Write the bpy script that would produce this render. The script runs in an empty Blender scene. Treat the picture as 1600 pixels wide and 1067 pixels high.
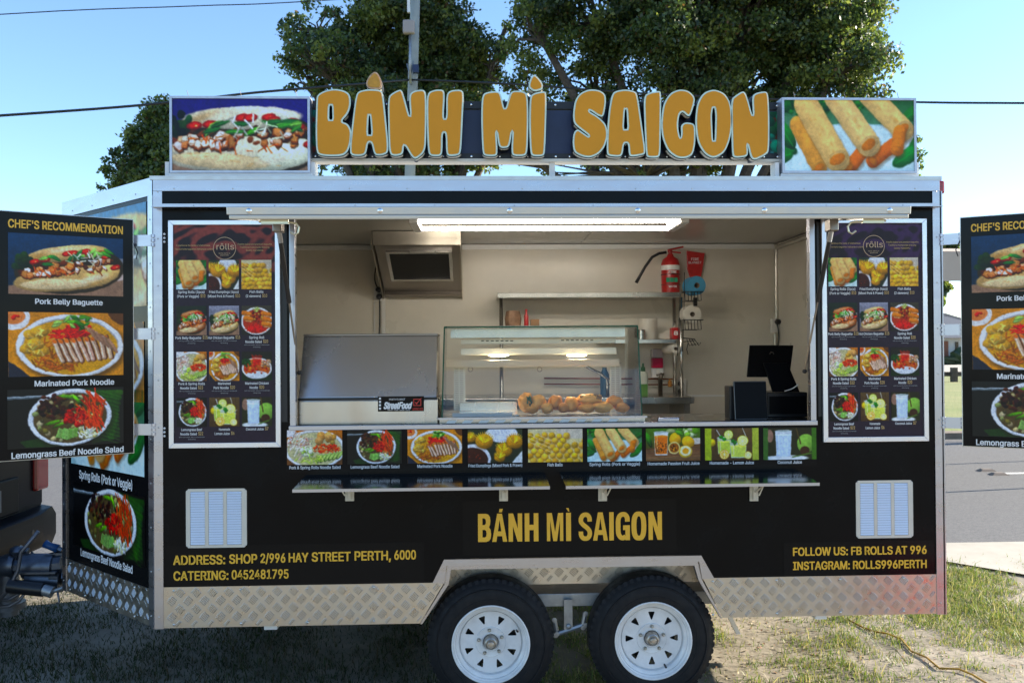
import bpy, math, random
import numpy as np
from mathutils import Vector, Matrix, noise
R = math.radians
rnd = random.Random(7)
sc = bpy.context.scene
COL = sc.collection

# ---------------------------------------------------------------- camera
CX, CD, CH = 1.607, 4.537, 1.816
YAW, PIT, ROL, FPX = 0.039, 0.009, -0.007, 1400.0
fwd = Vector((math.sin(YAW)*math.cos(PIT), math.cos(YAW)*math.cos(PIT), math.sin(PIT)))
rgt0 = Vector((math.cos(YAW), -math.sin(YAW), 0))
up0 = rgt0.cross(fwd)
cr, sr = math.cos(ROL), math.sin(ROL)
CAMP = Vector((CX, -CD, CH))
cam = bpy.data.cameras.new('camera')
camo = bpy.data.objects.new('camera', cam); COL.objects.link(camo)
ax, ay, az = rgt0*cr + up0*sr, up0*cr - rgt0*sr, -fwd
M = Matrix((ax, ay, az)).transposed().to_4x4(); M.translation = CAMP
camo.matrix_world = M
cam.sensor_width = 36; cam.lens = 36*FPX/1600
cam.clip_start = .05; cam.clip_end = 3000
cam.dof.use_dof = True; cam.dof.focus_distance = 4.6; cam.dof.aperture_fstop = 7.1
sc.camera = camo

# ---------------------------------------------------------------- light
SUN_EL, SUN_AZ = R(22), R(11)          # azimuth measured from +X towards +Y
sdir = Vector((math.cos(SUN_AZ)*math.cos(SUN_EL), math.sin(SUN_AZ)*math.cos(SUN_EL), math.sin(SUN_EL)))
w = bpy.data.worlds.new('World'); sc.world = w; w.use_nodes = True
nt = w.node_tree
bg = nt.nodes['Background']
sky = nt.nodes.new('ShaderNodeTexSky'); sky.sky_type = 'NISHITA'; sky.sun_disc = False
sky.sun_elevation = SUN_EL; sky.sun_rotation = math.pi/2 - SUN_AZ
sky.air_density = 1.0; sky.dust_density = 0.25; sky.ozone_density = 4.0
nt.links.new(sky.outputs[0], bg.inputs[0]); bg.inputs[1].default_value = 0.105
sl = bpy.data.lights.new('sun', 'SUN'); sl.energy = 4.8; sl.angle = R(.5); sl.color = (1, .9, .74)
so = bpy.data.objects.new('sun', sl); COL.objects.link(so)
so.rotation_euler = sdir.to_track_quat('Z', 'Y').to_euler(); so.location = (12, 6, 9)
sc.view_settings.view_transform = 'Standard'; sc.view_settings.look = 'None'
sc.view_settings.gamma = 1; sc.view_settings.use_curve_mapping = False
sc.view_settings.exposure = 1.66
sc.cycles.max_bounces = 8; sc.cycles.transparent_max_bounces = 16
sc.cycles.use_denoising = True
sc.cycles.sample_clamp_indirect = 6

# ---------------------------------------------------------------- helpers
def ray(px, py):
    a, b = px-800, py-533.5
    u, v = a*cr + b*sr, -a*sr + b*cr
    return (fwd*FPX + rgt0*u - up0*v).normalized()
class Frame:
    """a flat face with its origin, its sideways and upward directions and its outward normal"""
    def __init__(s, o, u, v=(0, 0, 1)):
        s.o = Vector(o); s.u = Vector(u).normalized(); s.v = Vector(v).normalized(); s.n = s.u.cross(s.v)
    def at(s, u, v, d=0): return s.o + s.u*u + s.v*v + s.n*d
    def hit(s, px, py, d=0):
        r = ray(px, py); o = s.o + s.n*d
        t = (o-CAMP).dot(s.n)/r.dot(s.n); q = CAMP + r*t - o
        return q.dot(s.u), q.dot(s.v)
    def rect(s, x0, y0, x1, y1, d=0):
        xm, ym = (x0+x1)/2, (y0+y1)/2
        return (s.hit(x0, ym, d)[0], s.hit(x1, ym, d)[0], s.hit(xm, y1, d)[1], s.hit(xm, y0, d)[1])
WORLD = Frame((0, 0, 0), (1, 0, 0))              # normal is -Y, towards the viewer's side
def PL(y): return Frame((0, y, 0), (1, 0, 0))
def gnd(px, py, z=0):
    r = ray(px, py); t = (z-CH)/r.z; q = CAMP + r*t
    return q.x, q.y

_mats = {}
def lin(c): return tuple(((x/12.92) if x <= .04045 else ((x+.055)/1.055)**2.4) for x in c)
def mat(name, col=(.5, .5, .5), rough=.5, metal=0, var=.0, vscale=8, bump=0, bscale=60, coat=0, emit=None, es=0, col2=None, rvar=0, spec=None, stretch=None):
    if name in _mats: return _mats[name]
    m = bpy.data.materials.new(name); m.use_nodes = True; t = m.node_tree; b = t.nodes['Principled BSDF']
    b.inputs['Roughness'].default_value = rough; b.inputs['Metallic'].default_value = metal
    b.inputs['Base Color'].default_value = (*col, 1)
    if spec is not None: b.inputs['Specular IOR Level'].default_value = spec
    if coat: b.inputs['Coat Weight'].default_value = coat; b.inputs['Coat Roughness'].default_value = .05
    tc = t.nodes.new('ShaderNodeTexCoord'); mp = t.nodes.new('ShaderNodeMapping')
    t.links.new(tc.outputs['Object'], mp.inputs[0])
    if stretch: mp.inputs['Scale'].default_value = stretch
    if var or col2:
        n = t.nodes.new('ShaderNodeTexNoise'); n.inputs['Scale'].default_value = vscale; n.inputs['Detail'].default_value = 8
        n.inputs['Roughness'].default_value = .62
        rp = t.nodes.new('ShaderNodeValToRGB'); rp.color_ramp.elements[0].position = .3; rp.color_ramp.elements[1].position = .7
        c2 = col2 or tuple(max(0, c*(1-var)) for c in col)
        rp.color_ramp.elements[0].color = (*c2, 1); rp.color_ramp.elements[1].color = (*col, 1)
        t.links.new(mp.outputs[0], n.inputs[0]); t.links.new(n.outputs[0], rp.inputs[0]); t.links.new(rp.outputs[0], b.inputs['Base Color'])
    if rvar:
        n = t.nodes.new('ShaderNodeTexNoise'); n.inputs['Scale'].default_value = vscale*1.7; n.inputs['Detail'].default_value = 6
        mr = t.nodes.new('ShaderNodeMapRange'); mr.inputs[1].default_value = .3; mr.inputs[2].default_value = .7
        mr.inputs[3].default_value = max(.02, rough-rvar); mr.inputs[4].default_value = rough+rvar
        t.links.new(mp.outputs[0], n.inputs[0]); t.links.new(n.outputs[0], mr.inputs[0]); t.links.new(mr.outputs[0], b.inputs['Roughness'])
    if bump:
        n = t.nodes.new('ShaderNodeTexNoise'); n.inputs['Scale'].default_value = bscale; n.inputs['Detail'].default_value = 5
        bn = t.nodes.new('ShaderNodeBump'); bn.inputs['Strength'].default_value = 1; bn.inputs['Distance'].default_value = bump
        t.links.new(mp.outputs[0], n.inputs[0]); t.links.new(n.outputs[0], bn.inputs['Height']); t.links.new(bn.outputs[0], b.inputs['Normal'])
    if emit: b.inputs['Emission Color'].default_value = (*emit, 1); b.inputs['Emission Strength'].default_value = es
    _mats[name] = m; return m
def glass(name, tint=(.93, .97, .95), refl=1.0):
    if name in _mats: return _mats[name]
    m = bpy.data.materials.new(name); m.use_nodes = True; t = m.node_tree; t.nodes.clear()
    o = t.nodes.new('ShaderNodeOutputMaterial'); mx = t.nodes.new('ShaderNodeMixShader')
    tr = t.nodes.new('ShaderNodeBsdfTransparent'); gl = t.nodes.new('ShaderNodeBsdfGlossy'); fr = t.nodes.new('ShaderNodeFresnel')
    tr.inputs[0].default_value = (*tint, 1); gl.inputs['Roughness'].default_value = .01; fr.inputs[0].default_value = 1.45
    t.links.new(fr.outputs[0], mx.inputs[0]); t.links.new(tr.outputs[0], mx.inputs[1]); t.links.new(gl.outputs[0], mx.inputs[2]); t.links.new(mx.outputs[0], o.inputs[0])
    _mats[name] = m; return m

def tag(o, label=None, cat=None, group=None, kind=None):
    if label: o['label'] = label
    if cat: o['category'] = cat
    if group: o['group'] = group
    if kind: o['kind'] = kind
    return o
def thing(name, label, cat, loc=(0, 0, 0), group=None):
    o = bpy.data.objects.new(name, None); COL.objects.link(o); o.location = loc; o.empty_display_size = .1
    return tag(o, label, cat, group)
def rootloc(p):
    v = Vector((0, 0, 0))
    while p is not None: v = v + p.location; p = p.parent
    return v
class MB:
    def __init__(s): s.v = []; s.f = []; s.m = []
    def add(s, vs, fs, m=0):
        n = len(s.v); s.v += [tuple(v) for v in vs]; s.f += [tuple(i+n for i in f) for f in fs]; s.m += [m]*len(fs); return s
    def hexa(s, p, m=0):      # p: 8 corners, bottom four then top four
        return s.add(p, [(0, 3, 2, 1), (4, 5, 6, 7), (0, 1, 5, 4), (1, 2, 6, 5), (2, 3, 7, 6), (3, 0, 4, 7)], m)
    def box(s, x0, x1, y0, y1, z0, z1, m=0):
        return s.hexa([(x0, y0, z0), (x1, y0, z0), (x1, y1, z0), (x0, y1, z0), (x0, y0, z1), (x1, y0, z1), (x1, y1, z1), (x0, y1, z1)], m)
    def fbox(s, F, u0, u1, v0, v1, d0, d1, m=0):
        return s.hexa([F.at(u0, v0, d1), F.at(u1, v0, d1), F.at(u1, v0, d0), F.at(u0, v0, d0), F.at(u0, v1, d1), F.at(u1, v1, d1), F.at(u1, v1, d0), F.at(u0, v1, d0)], m)
    def prism(s, F, pts, d0, d1, m=0):   # polygon (u,v) counter-clockwise seen from outside, front at d1
        n = len(pts); vs = [F.at(u, v, d1) for u, v in pts] + [F.at(u, v, d0) for u, v in pts]
        fs = [tuple(range(n)), tuple(range(2*n-1, n-1, -1))] + [(i, i+n, (i+1) % n+n, (i+1) % n) for i in range(n)]
        return s.add(vs, fs, m)
    def tube(s, pts, r, n=10, m=0, caps=True):
        pts = [Vector(p) for p in pts]; rs = r if isinstance(r, (list, tuple)) else [r]*len(pts)
        rings = []; prev = None
        for i, p in enumerate(pts):
            t = (pts[min(i+1, len(pts)-1)] - pts[max(i-1, 0)]).normalized()
            a = prev if prev is not None else (Vector((0, 0, 1)) if abs(t.z) < .9 else Vector((1, 0, 0)))
            b1 = (a - t*a.dot(t)).normalized(); b2 = t.cross(b1); prev = b1
            rings.append([p + (b1*math.cos(2*math.pi*k/n) + b2*math.sin(2*math.pi*k/n))*rs[i] for k in range(n)])
        vs = [q for rg in rings for q in rg]; fs = []
        for i in range(len(rings)-1):
            for k in range(n): fs.append((i*n+k, i*n+(k+1) % n, (i+1)*n+(k+1) % n, (i+1)*n+k))
        if caps: fs.append(tuple(range(n-1, -1, -1))); fs.append(tuple(range((len(rings)-1)*n, len(rings)*n)))
        return s.add(vs, fs, m)
    def lathe(s, c, axis, prof, n=32, m=0, a=None):   # prof: (radius, distance along axis)
        c = Vector(c); t = Vector(axis).normalized(); a = Vector((0, 0, 1)) if abs(t.z) < .9 else Vector((1, 0, 0))
        b1 = (a - t*a.dot(t)).normalized(); b2 = t.cross(b1); vs = []; fs = []
        for r, h in prof:
            for k in range(n): vs.append(c + t*h + (b1*math.cos(2*math.pi*k/n) + b2*math.sin(2*math.pi*k/n))*r)
        for i in range(len(prof)-1):
            for k in range(n): fs.append((i*n+k, i*n+(k+1) % n, (i+1)*n+(k+1) % n, (i+1)*n+k))
        return s.add(vs, fs, m)
    def ball(s, c, rx, ry, rz, seg=14, rings=9, m=0, rot=0, lump=0, seed=0):
        vs = []; fs = []
        for i in range(rings+1):
            th = math.pi*i/rings
            for k in range(seg):
                ph = 2*math.pi*k/seg; x, y, z = math.sin(th)*math.cos(ph), math.sin(th)*math.sin(ph), math.cos(th)
                q = 1 + (lump*noise.noise(Vector((x*1.7+seed, y*1.7, z*1.7))) if lump else 0)
                x, y, z = x*rx*q, y*ry*q, z*rz*q
                vs.append((c[0]+x*math.cos(rot)-y*math.sin(rot), c[1]+x*math.sin(rot)+y*math.cos(rot), c[2]+z))
        for i in range(rings):
            for k in range(seg): fs.append((i*seg+k, (i+1)*seg+k, (i+1)*seg+(k+1) % seg, i*seg+(k+1) % seg))
        return s.add(vs, fs, m)
    def build(s, name, mats, parent=None, smooth=False, bevel=0, seg=2, auto=None):
        off = rootloc(parent)
        me = bpy.data.meshes.new(name); me.from_pydata([(v[0]-off.x, v[1]-off.y, v[2]-off.z) for v in s.v], [], s.f)
        if not isinstance(mats, (list, tuple)): mats = [mats]
        for m in mats: me.materials.append(m)
        if len(mats) > 1: me.polygons.foreach_set('material_index', s.m)
        if smooth: me.polygons.foreach_set('use_smooth', [True]*len(me.polygons))
        me.validate(); me.update()
        if auto is not None:
            me.polygons.foreach_set('use_smooth', [True]*len(me.polygons)); me.set_sharp_from_angle(angle=R(auto))
        o = bpy.data.objects.new(name, me); COL.objects.link(o)
        if parent: o.parent = parent
        if bevel:
            b = o.modifiers.new('bevel', 'BEVEL'); b.width = bevel; b.segments = seg; b.limit_method = 'ANGLE'
        return o
def B(x0, x1, y0, y1, z0, z1, name, m, parent=None, bevel=0):
    return MB().box(x0, x1, y0, y1, z0, z1).build(name, m, parent, bevel=bevel)
def copyobj(o, parent, loc=None):
    c = o.copy(); COL.objects.link(c); c.parent = parent
    if loc is not None: c.location = loc
    return c

# lettering: glyph outlines of the built-in font, fitted to a rectangle of a face
_tc = {}
try:      # the clean sans face that ships inside Blender; its default face otherwise
    import os
    FONT = bpy.data.fonts.load(os.path.join(bpy.utils.system_resource('DATAFILES', path='fonts'), 'Inter.woff2'))
except Exception: FONT = None
def glyphs(s, off):
    k = (s, off)
    if k not in _tc:
        cu = bpy.data.curves.new('lettering', 'FONT'); cu.body = s; cu.size = 1
        if FONT: cu.font = FONT
        cu.offset = off; cu.resolution_u = 3
        o = bpy.data.objects.new('lettering', cu); COL.objects.link(o)
        bpy.context.view_layer.update()
        me = bpy.data.meshes.new_from_object(o.evaluated_get(bpy.context.evaluated_depsgraph_get()))
        vs = [tuple(v.co) for v in me.vertices]; fs = [tuple(p.vertices) for p in me.polygons]
        bpy.data.objects.remove(o); bpy.data.meshes.remove(me); _tc[k] = (vs, fs)
    return _tc[k]
def text(mb, F, s, u0, u1, vb, vt, d=.003, m=0, off=.022, skew=0, thick=0):
    vs, fs = glyphs(s, 0)
    if not vs: return
    hv, _ = glyphs('H', 0); cap = max(v[1] for v in hv); base = min(v[1] for v in hv)
    x0 = min(v[0] for v in vs); x1 = max(v[0] for v in vs)
    bx = off*1.25; by = off*.7                       # bold: the outline laid down again a little to each side
    kx = (u1-u0)/(x1-x0+2*bx); ky = (vt-vb)/(cap-base+2*by)
    n = 0 if off <= 0 else max(1, int(math.ceil(bx/.036)))
    sh = [(0, 0)] if n == 0 else [(bx*i/n, by*j) for i in range(-n, n+1) for j in ((-1, 1) if i else (0,))]
    for k, (sx, sy) in enumerate(sh):
        mb.add([F.at(u0+(v[0]-x0+bx+sx)*kx + skew*(v[1]-base)*ky, vb+(v[1]-base+by+sy)*ky, d+k*.00012) for v in vs], fs, m)
def ptext(mb, F, s, x0, y0, x1, y1, d=.003, m=0, off=.022, yr=None):
    """x0,y0 = left end of the baseline, x1 = right end, y1 = cap height line at the left end, in photograph pixels on face F"""
    a = F.hit(x0, y0, d); b = F.hit(x1, yr if yr is not None else y0, d); c = F.hit(x0, y1, d)
    vb = (a[1]+b[1])/2
    text(mb, F, s, a[0], b[0], vb, vb + (c[1]-a[1]), d, m, off)
# ---------------------------------------------------------------- printed food pictures (flat print, colour held per grid point)
class Cv:
    def __init__(s, A, ny, bgc=(.1, .1, .1), seed=0):
        s.A = A; s.ny = ny; s.nx = int(ny*A); s.r = random.Random(seed)
        y, x = np.mgrid[0:s.ny+1, 0:s.nx+1]; s.X = x/s.nx*A; s.Y = y/s.ny
        s.c = np.ones((s.ny+1, s.nx+1, 3))*np.array(bgc)
        g = np.random.default_rng(seed+5); s.g = g; s.px = 1/ny
    def _sl(s, x0, y0, x1, y1):
        i0 = max(0, int(y0*s.ny)-1); i1 = min(s.ny+1, int(y1*s.ny)+3); j0 = max(0, int(x0/s.A*s.nx)-1); j1 = min(s.nx+1, int(x1/s.A*s.nx)+3)
        return slice(i0, max(i0, i1)), slice(j0, max(j0, j1))
    def grad(s, top, bot, ang=0):
        t = np.clip(s.Y+ang*(s.X/s.A-.5), 0, 1)[..., None]; s.c = np.array(top)*(1-t)+np.array(bot)*t
    def ell(s, cx, cy, rx, ry=None, a=0, col=(1, 1, 1), sh=0, soft=1.2, al=1):
        ry = ry or rx; m = max(rx, ry)*1.05
        k = s._sl(cx-m, cy-m, cx+m, cy+m); x = s.X[k]-cx; y = s.Y[k]-cy
        if x.size == 0: return
        ca, sa = math.cos(a), math.sin(a); u = (x*ca+y*sa)/rx; v = (-x*sa+y*ca)/ry
        d = np.sqrt(u*u+v*v)+1e-9; w = np.clip((1-d)*min(rx, ry)/(s.px*soft)+.5, 0, 1)[..., None]*al
        c = np.array(col)[None, None, :]*np.ones_like(x)[..., None]
        if sh: c = c*(1 + sh*(-(x/rx*.5+y/ry)*.55)[..., None]) * (1-.35*abs(sh)*np.clip(d, 0, 1)[..., None]**3)
        s.c[k] = s.c[k]*(1-w)+np.clip(c, 0, 1.2)*w
    def cap(s, x0, y0, x1, y1, r, col, sh=0, r2=None, soft=1.2, al=1):
        r2 = r2 or r; m = max(r, r2)
        k = s._sl(min(x0, x1)-m, min(y0, y1)-m, max(x0, x1)+m, max(y0, y1)+m); X = s.X[k]; Y = s.Y[k]
        if X.size == 0: return
        dx, dy = x1-x0, y1-y0; L = dx*dx+dy*dy+1e-9
        t = np.clip(((X-x0)*dx+(Y-y0)*dy)/L, 0, 1); rr = r+(r2-r)*t
        ex, ey = X-x0-t*dx, Y-y0-t*dy; d = np.sqrt(ex*ex+ey*ey)
        w = np.clip((rr-d)/(s.px*soft)+.5, 0, 1)[..., None]*al
        c = np.array(col)[None, None, :]*np.ones_like(X)[..., None]
        if sh: c = c*(1-sh*(ey/rr*.7+ex/rr*.3)[..., None])*(1-.3*sh*np.clip(d/rr, 0, 1)[..., None]**3)
        s.c[k] = s.c[k]*(1-w)+np.clip(c, 0, 1.2)*w
    def poly(s, P, col, al=1):       # convex
        P = [(p[0], p[1]) for p in P]; a = sum(P[i][0]*P[(i+1) % len(P)][1]-P[(i+1) % len(P)][0]*P[i][1] for i in range(len(P)))
        if a < 0: P = P[::-1]
        xs = [p[0] for p in P]; ys = [p[1] for p in P]; k = s._sl(min(xs), min(ys), max(xs), max(ys)); X = s.X[k]; Y = s.Y[k]
        if X.size == 0: return
        d = np.full(X.shape, 9.)
        for i in range(len(P)):
            (x0, y0), (x1, y1) = P[i], P[(i+1) % len(P)]; L = math.hypot(x1-x0, y1-y0)+1e-9
            d = np.minimum(d, ((x1-x0)*(Y-y0)-(y1-y0)*(X-x0))/L)
        w = np.clip(d/s.px+.5, 0, 1)[..., None]*al; s.c[k] = s.c[k]*(1-w)+np.array(col)*w
    def jit(s, c, a=.08):
        k = 1+s.r.uniform(-a, a)*2; return tuple(min(1, max(0, x*k+s.r.uniform(-a, a)*.35)) for x in c)
    def noise(s, amt=.1, step=3):
        n = s.g.random((s.ny//step+3, s.nx//step+3)); i = np.arange(s.ny+1)/step; j = np.arange(s.nx+1)/step
        i0 = i.astype(int); j0 = j.astype(int); fi = (i-i0)[:, None]; fj = (j-j0)[None, :]
        v = n[i0][:, j0]*(1-fi)*(1-fj)+n[i0+1][:, j0]*fi*(1-fj)+n[i0][:, j0+1]*(1-fi)*fj+n[i0+1][:, j0+1]*fi*fj
        s.c = s.c*(1+amt*(v-.5)*2)[..., None]
    def strands(s, cx, cy, rx, ry, n, col, w=.008, L=.16, a0=None, da=.7, bend=0):
        for _ in range(n):
            t = s.r.uniform(0, 6.28); q = math.sqrt(s.r.random()); x = cx+rx*q*math.cos(t); y = cy+ry*q*math.sin(t)
            a = (a0 if a0 is not None else s.r.uniform(0, 3.14)) + s.r.uniform(-da, da); l = L*s.r.uniform(.5, 1.1)/2
            s.cap(x-l*math.cos(a), y-l*math.sin(a), x+l*math.cos(a), y+l*math.sin(a), w*s.r.uniform(.7, 1.2), s.jit(col, .16), sh=.4)
    def blobs(s, cx, cy, rx, ry, n, cols, r0=.03, r1=.06, sh=.6, asp=.7):
        for _ in range(n):
            t = s.r.uniform(0, 6.28); q = math.sqrt(s.r.random()); r = s.r.uniform(r0, r1)
            s.ell(cx+rx*q*math.cos(t), cy+ry*q*math.sin(t), r, r*s.r.uniform(asp, 1), s.r.uniform(0, 3), s.jit(s.r.choice(cols)), sh=sh)
    def chunk(s, x, y, r, cols=None, edge=(.55, .24, .09)):
        n = s.r.randint(5, 7); a0 = s.r.uniform(0, 6); el = s.r.uniform(.55, 1); ro = s.r.uniform(0, 3.1); P = []
        for i in range(n):
            a = a0+6.283*i/n+s.r.uniform(-.25, .25); u, v = r*s.r.uniform(.75, 1.1)*math.cos(a), r*el*s.r.uniform(.75, 1.1)*math.sin(a)
            P.append((x+u*math.cos(ro)-v*math.sin(ro), y+u*math.sin(ro)+v*math.cos(ro)))
        s.poly([(p[0]+r*.18, p[1]+r*.30) for p in P], (.16, .06, .03), al=.75); s.poly(P, edge)
        c = s.jit(s.r.choice(cols or [(.93, .86, .80), (.86, .66, .50), (.80, .50, .30), (.95, .90, .86)]), .06)
        s.poly([(x+(p[0]-x)*.84-r*.05, y+(p[1]-y)*.80-r*.10) for p in P], c); s.poly([(x+(p[0]-x)*.5-r*.18, y+(p[1]-y)*.4-r*.28) for p in P], tuple(min(1, v*1.15) for v in c), al=.7)
        if s.r.random() < .6: s.cap(x-r*.5, y+r*.15, x+r*.5, y+r*.28, r*.07, (.66, .36, .20), al=.8)
    def disp(s, amt, step):
        def f():
            n = s.g.random((s.ny//step+4, s.nx//step+4)); i = np.arange(s.ny+1)/step; j = np.arange(s.nx+1)/step; i0 = i.astype(int); j0 = j.astype(int)
            fi = (i-i0)[:, None]; fj = (j-j0)[None, :]; fi = fi*fi*(3-2*fi); fj = fj*fj*(3-2*fj)
            return (n[i0][:, j0]*(1-fi)*(1-fj)+n[i0+1][:, j0]*fi*(1-fj)+n[i0][:, j0+1]*(1-fi)*fj+n[i0+1][:, j0+1]*fi*fj-.5)*2*amt*s.ny
        jj, ii = np.meshgrid(np.arange(s.nx+1), np.arange(s.ny+1)); i = np.clip(ii+f(), 0, s.ny-.001); j = np.clip(jj+f(), 0, s.nx-.001)
        i0 = i.astype(int); j0 = j.astype(int); fi = (i-i0)[..., None]; fj = (j-j0)[..., None]; q = s.c; i1 = np.minimum(i0+1, s.ny); j1 = np.minimum(j0+1, s.nx)
        s.c = q[i0, j0]*(1-fi)*(1-fj)+q[i1, j0]*fi*(1-fj)+q[i0, j1]*(1-fi)*fj+q[i1, j1]*fi*fj
    def organic(s):
        s.disp(.0065, max(3, s.ny//9)); s.disp(.0045, max(2, s.ny//28)); s.noise(.07, max(3, s.ny//12)); s.noise(.05, 1)
    def leaf(s, x, y, a, L, w, col=(.18, .42, .12)):
        dx, dy = math.cos(a)*L/2, math.sin(a)*L/2
        s.ell(x, y, L/2, w, a, s.jit(col), sh=.5); s.cap(x-dx*.8, y-dy*.8, x+dx*.8, y+dy*.8, .004, tuple(c*1.5 for c in col))
def warp(c, z, a, cx=.5, cy=.5):
    x = (c.X/c.A-cx)*c.A/z; y = (c.Y-cy)/z; u = x*math.cos(a)+y*math.sin(a)+cx*c.A; v = -x*math.sin(a)+y*math.cos(a)+cy
    i = np.clip(v*c.ny, 0, c.ny-1.001); j = np.clip(u/c.A*c.nx, 0, c.nx-1.001); i0 = i.astype(int); j0 = j.astype(int); fi = (i-i0)[..., None]; fj = (j-j0)[..., None]; q = c.c
    c.c = q[i0, j0]*(1-fi)*(1-fj)+q[i0+1, j0]*fi*(1-fj)+q[i0, j0+1]*(1-fi)*fj+q[i0+1, j0+1]*fi*fj
MEAT = [(.80, .55, .38), (.93, .82, .74), (.72, .38, .2), (.88, .68, .52)]
GRN = [(.20, .45, .12), (.10, .28, .10), (.36, .58, .2)]
def d_baguette(c, zoom=1, bgt=(.06, .20, .33), crust=(.85, .68, .44), bright=0):
    A = c.A; c.grad(bgt, tuple(x*.55 for x in bgt)); k = A/1.87
    c.ell(A*.78, 1.02, A*.62, .52, -.1, (.72, .60, .52)); c.ell(A*.95, .75, A*.34, .4, 0, (.80, .74, .74), al=.6)
    c.poly([(0, .86), (A, .72), (A, 1.1), (0, 1.1)], (.55, .42, .34))
    c.ell(A*.53, .58, A*.48, .40, -.10, (.16, .12, .07))
    c.ell(A*.50, .30, A*.36, .13, -.16, crust, sh=.5); c.ell(A*.62, .22, A*.22, .07, -.03, tuple(min(1, x*1.15) for x in crust), sh=.3)
    c.ell(A*.50, .72, A*.46, .21, -.13, tuple(x*.93 for x in crust), sh=.45); c.ell(A*.78, .66, A*.2, .16, -.4, tuple(min(1, x*1.1) for x in crust), sh=.5)
    c.ell(A*.40, .82, A*.30, .09, -.06, (.92, .80, .62), sh=.3); c.ell(A*.46, .24, A*.22, .035, -.18, (.95, .88, .76), al=.6, soft=6); c.ell(A*.74, .70, A*.12, .05, -.3, (.96, .90, .80), al=.7, soft=6); c.ell(A*.25, .36, A*.10, .04, -.5, (.70, .48, .24), al=.5, soft=6)
    for i in range(14): c.ell(c.r.uniform(.2, .8)*A, c.r.uniform(.72, .86), .03, .008, -.1, (.80, .58, .32), al=.5)
    for i in range(46):
        t = c.r.random(); x = A*(.10+.80*t); y = .66-.24*t+c.r.uniform(-.12, .10)
        c.ell(x, y, c.r.uniform(.03, .075), c.r.uniform(.02, .05), c.r.uniform(-.8, .4), c.jit(c.r.choice([(.22, .10, .05), (.45, .2, .1), (.3, .12, .06)])), sh=.4)
    c.blobs(A*.12, .47, .14*k, .13, 26, [(.05, .13, .06), (.08, .2, .08), (.03, .07, .04)], .03, .07)
    for i in range(30):
        t = c.r.random(); x = A*(.15+.72*t); y = .70-.24*t+c.r.uniform(-.11, .05); a = c.r.uniform(-1, .2)
        c.chunk(x, y, c.r.uniform(.045, .085))
    for i in range(9): c.chunk(A*(.14+.04*i), .70-.012*i+c.r.uniform(-.02, .03), c.r.uniform(.05, .08))
    for x, y in ((.22, .46), (.31, .42), (.50, .30), (.55, .29), (.66, .25), (.69, .28), (.80, .27), (.84, .32), (.93, .5)):
        c.ell(A*x, y, .085, .045, -.25, (.62, .05, .05), sh=.5); c.ell(A*x, y-.004, .055, .024, -.25, (.90, .25, .15)); c.ell(A*x+.02, y, .012, .008, 0, (.95, .85, .6))
    for i in range(15):
        t = c.r.random(); c.leaf(A*(.28+.6*t), .46-.18*t+c.r.uniform(-.07, .07), c.r.uniform(-1.2, .6), c.r.uniform(.12, .24), .03, c.r.choice([(.22, .50, .15), (.12, .34, .14), (.45, .66, .3)]))
    c.strands(A*.62, .38, A*.22, .12, 16, (.93, .95, .82), .009, .14)
    c.strands(A*.50, .62, A*.30, .08, 16, (.86, .35, .12), .008, .1)
    c.noise(.12, 2)
def bowl(c, cx, cy, rx, ry, rim=(.93, .93, .95), inn=(.55, .35, .16), a=0):
    c.ell(cx+.03, cy+.05, rx*1.02, ry*1.03, a, (.10, .07, .05), al=.55, soft=8)
    c.ell(cx, cy, rx, ry, a, tuple(x*.86 for x in rim)); c.ell(cx-.005, cy-.012, rx*.985, ry*.975, a, rim)
    c.ell(cx, cy, rx*.90, ry*.90, a, tuple(x*.70 for x in rim)); c.ell(cx+.003, cy+.012, rx*.88, ry*.88, a, inn)
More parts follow.
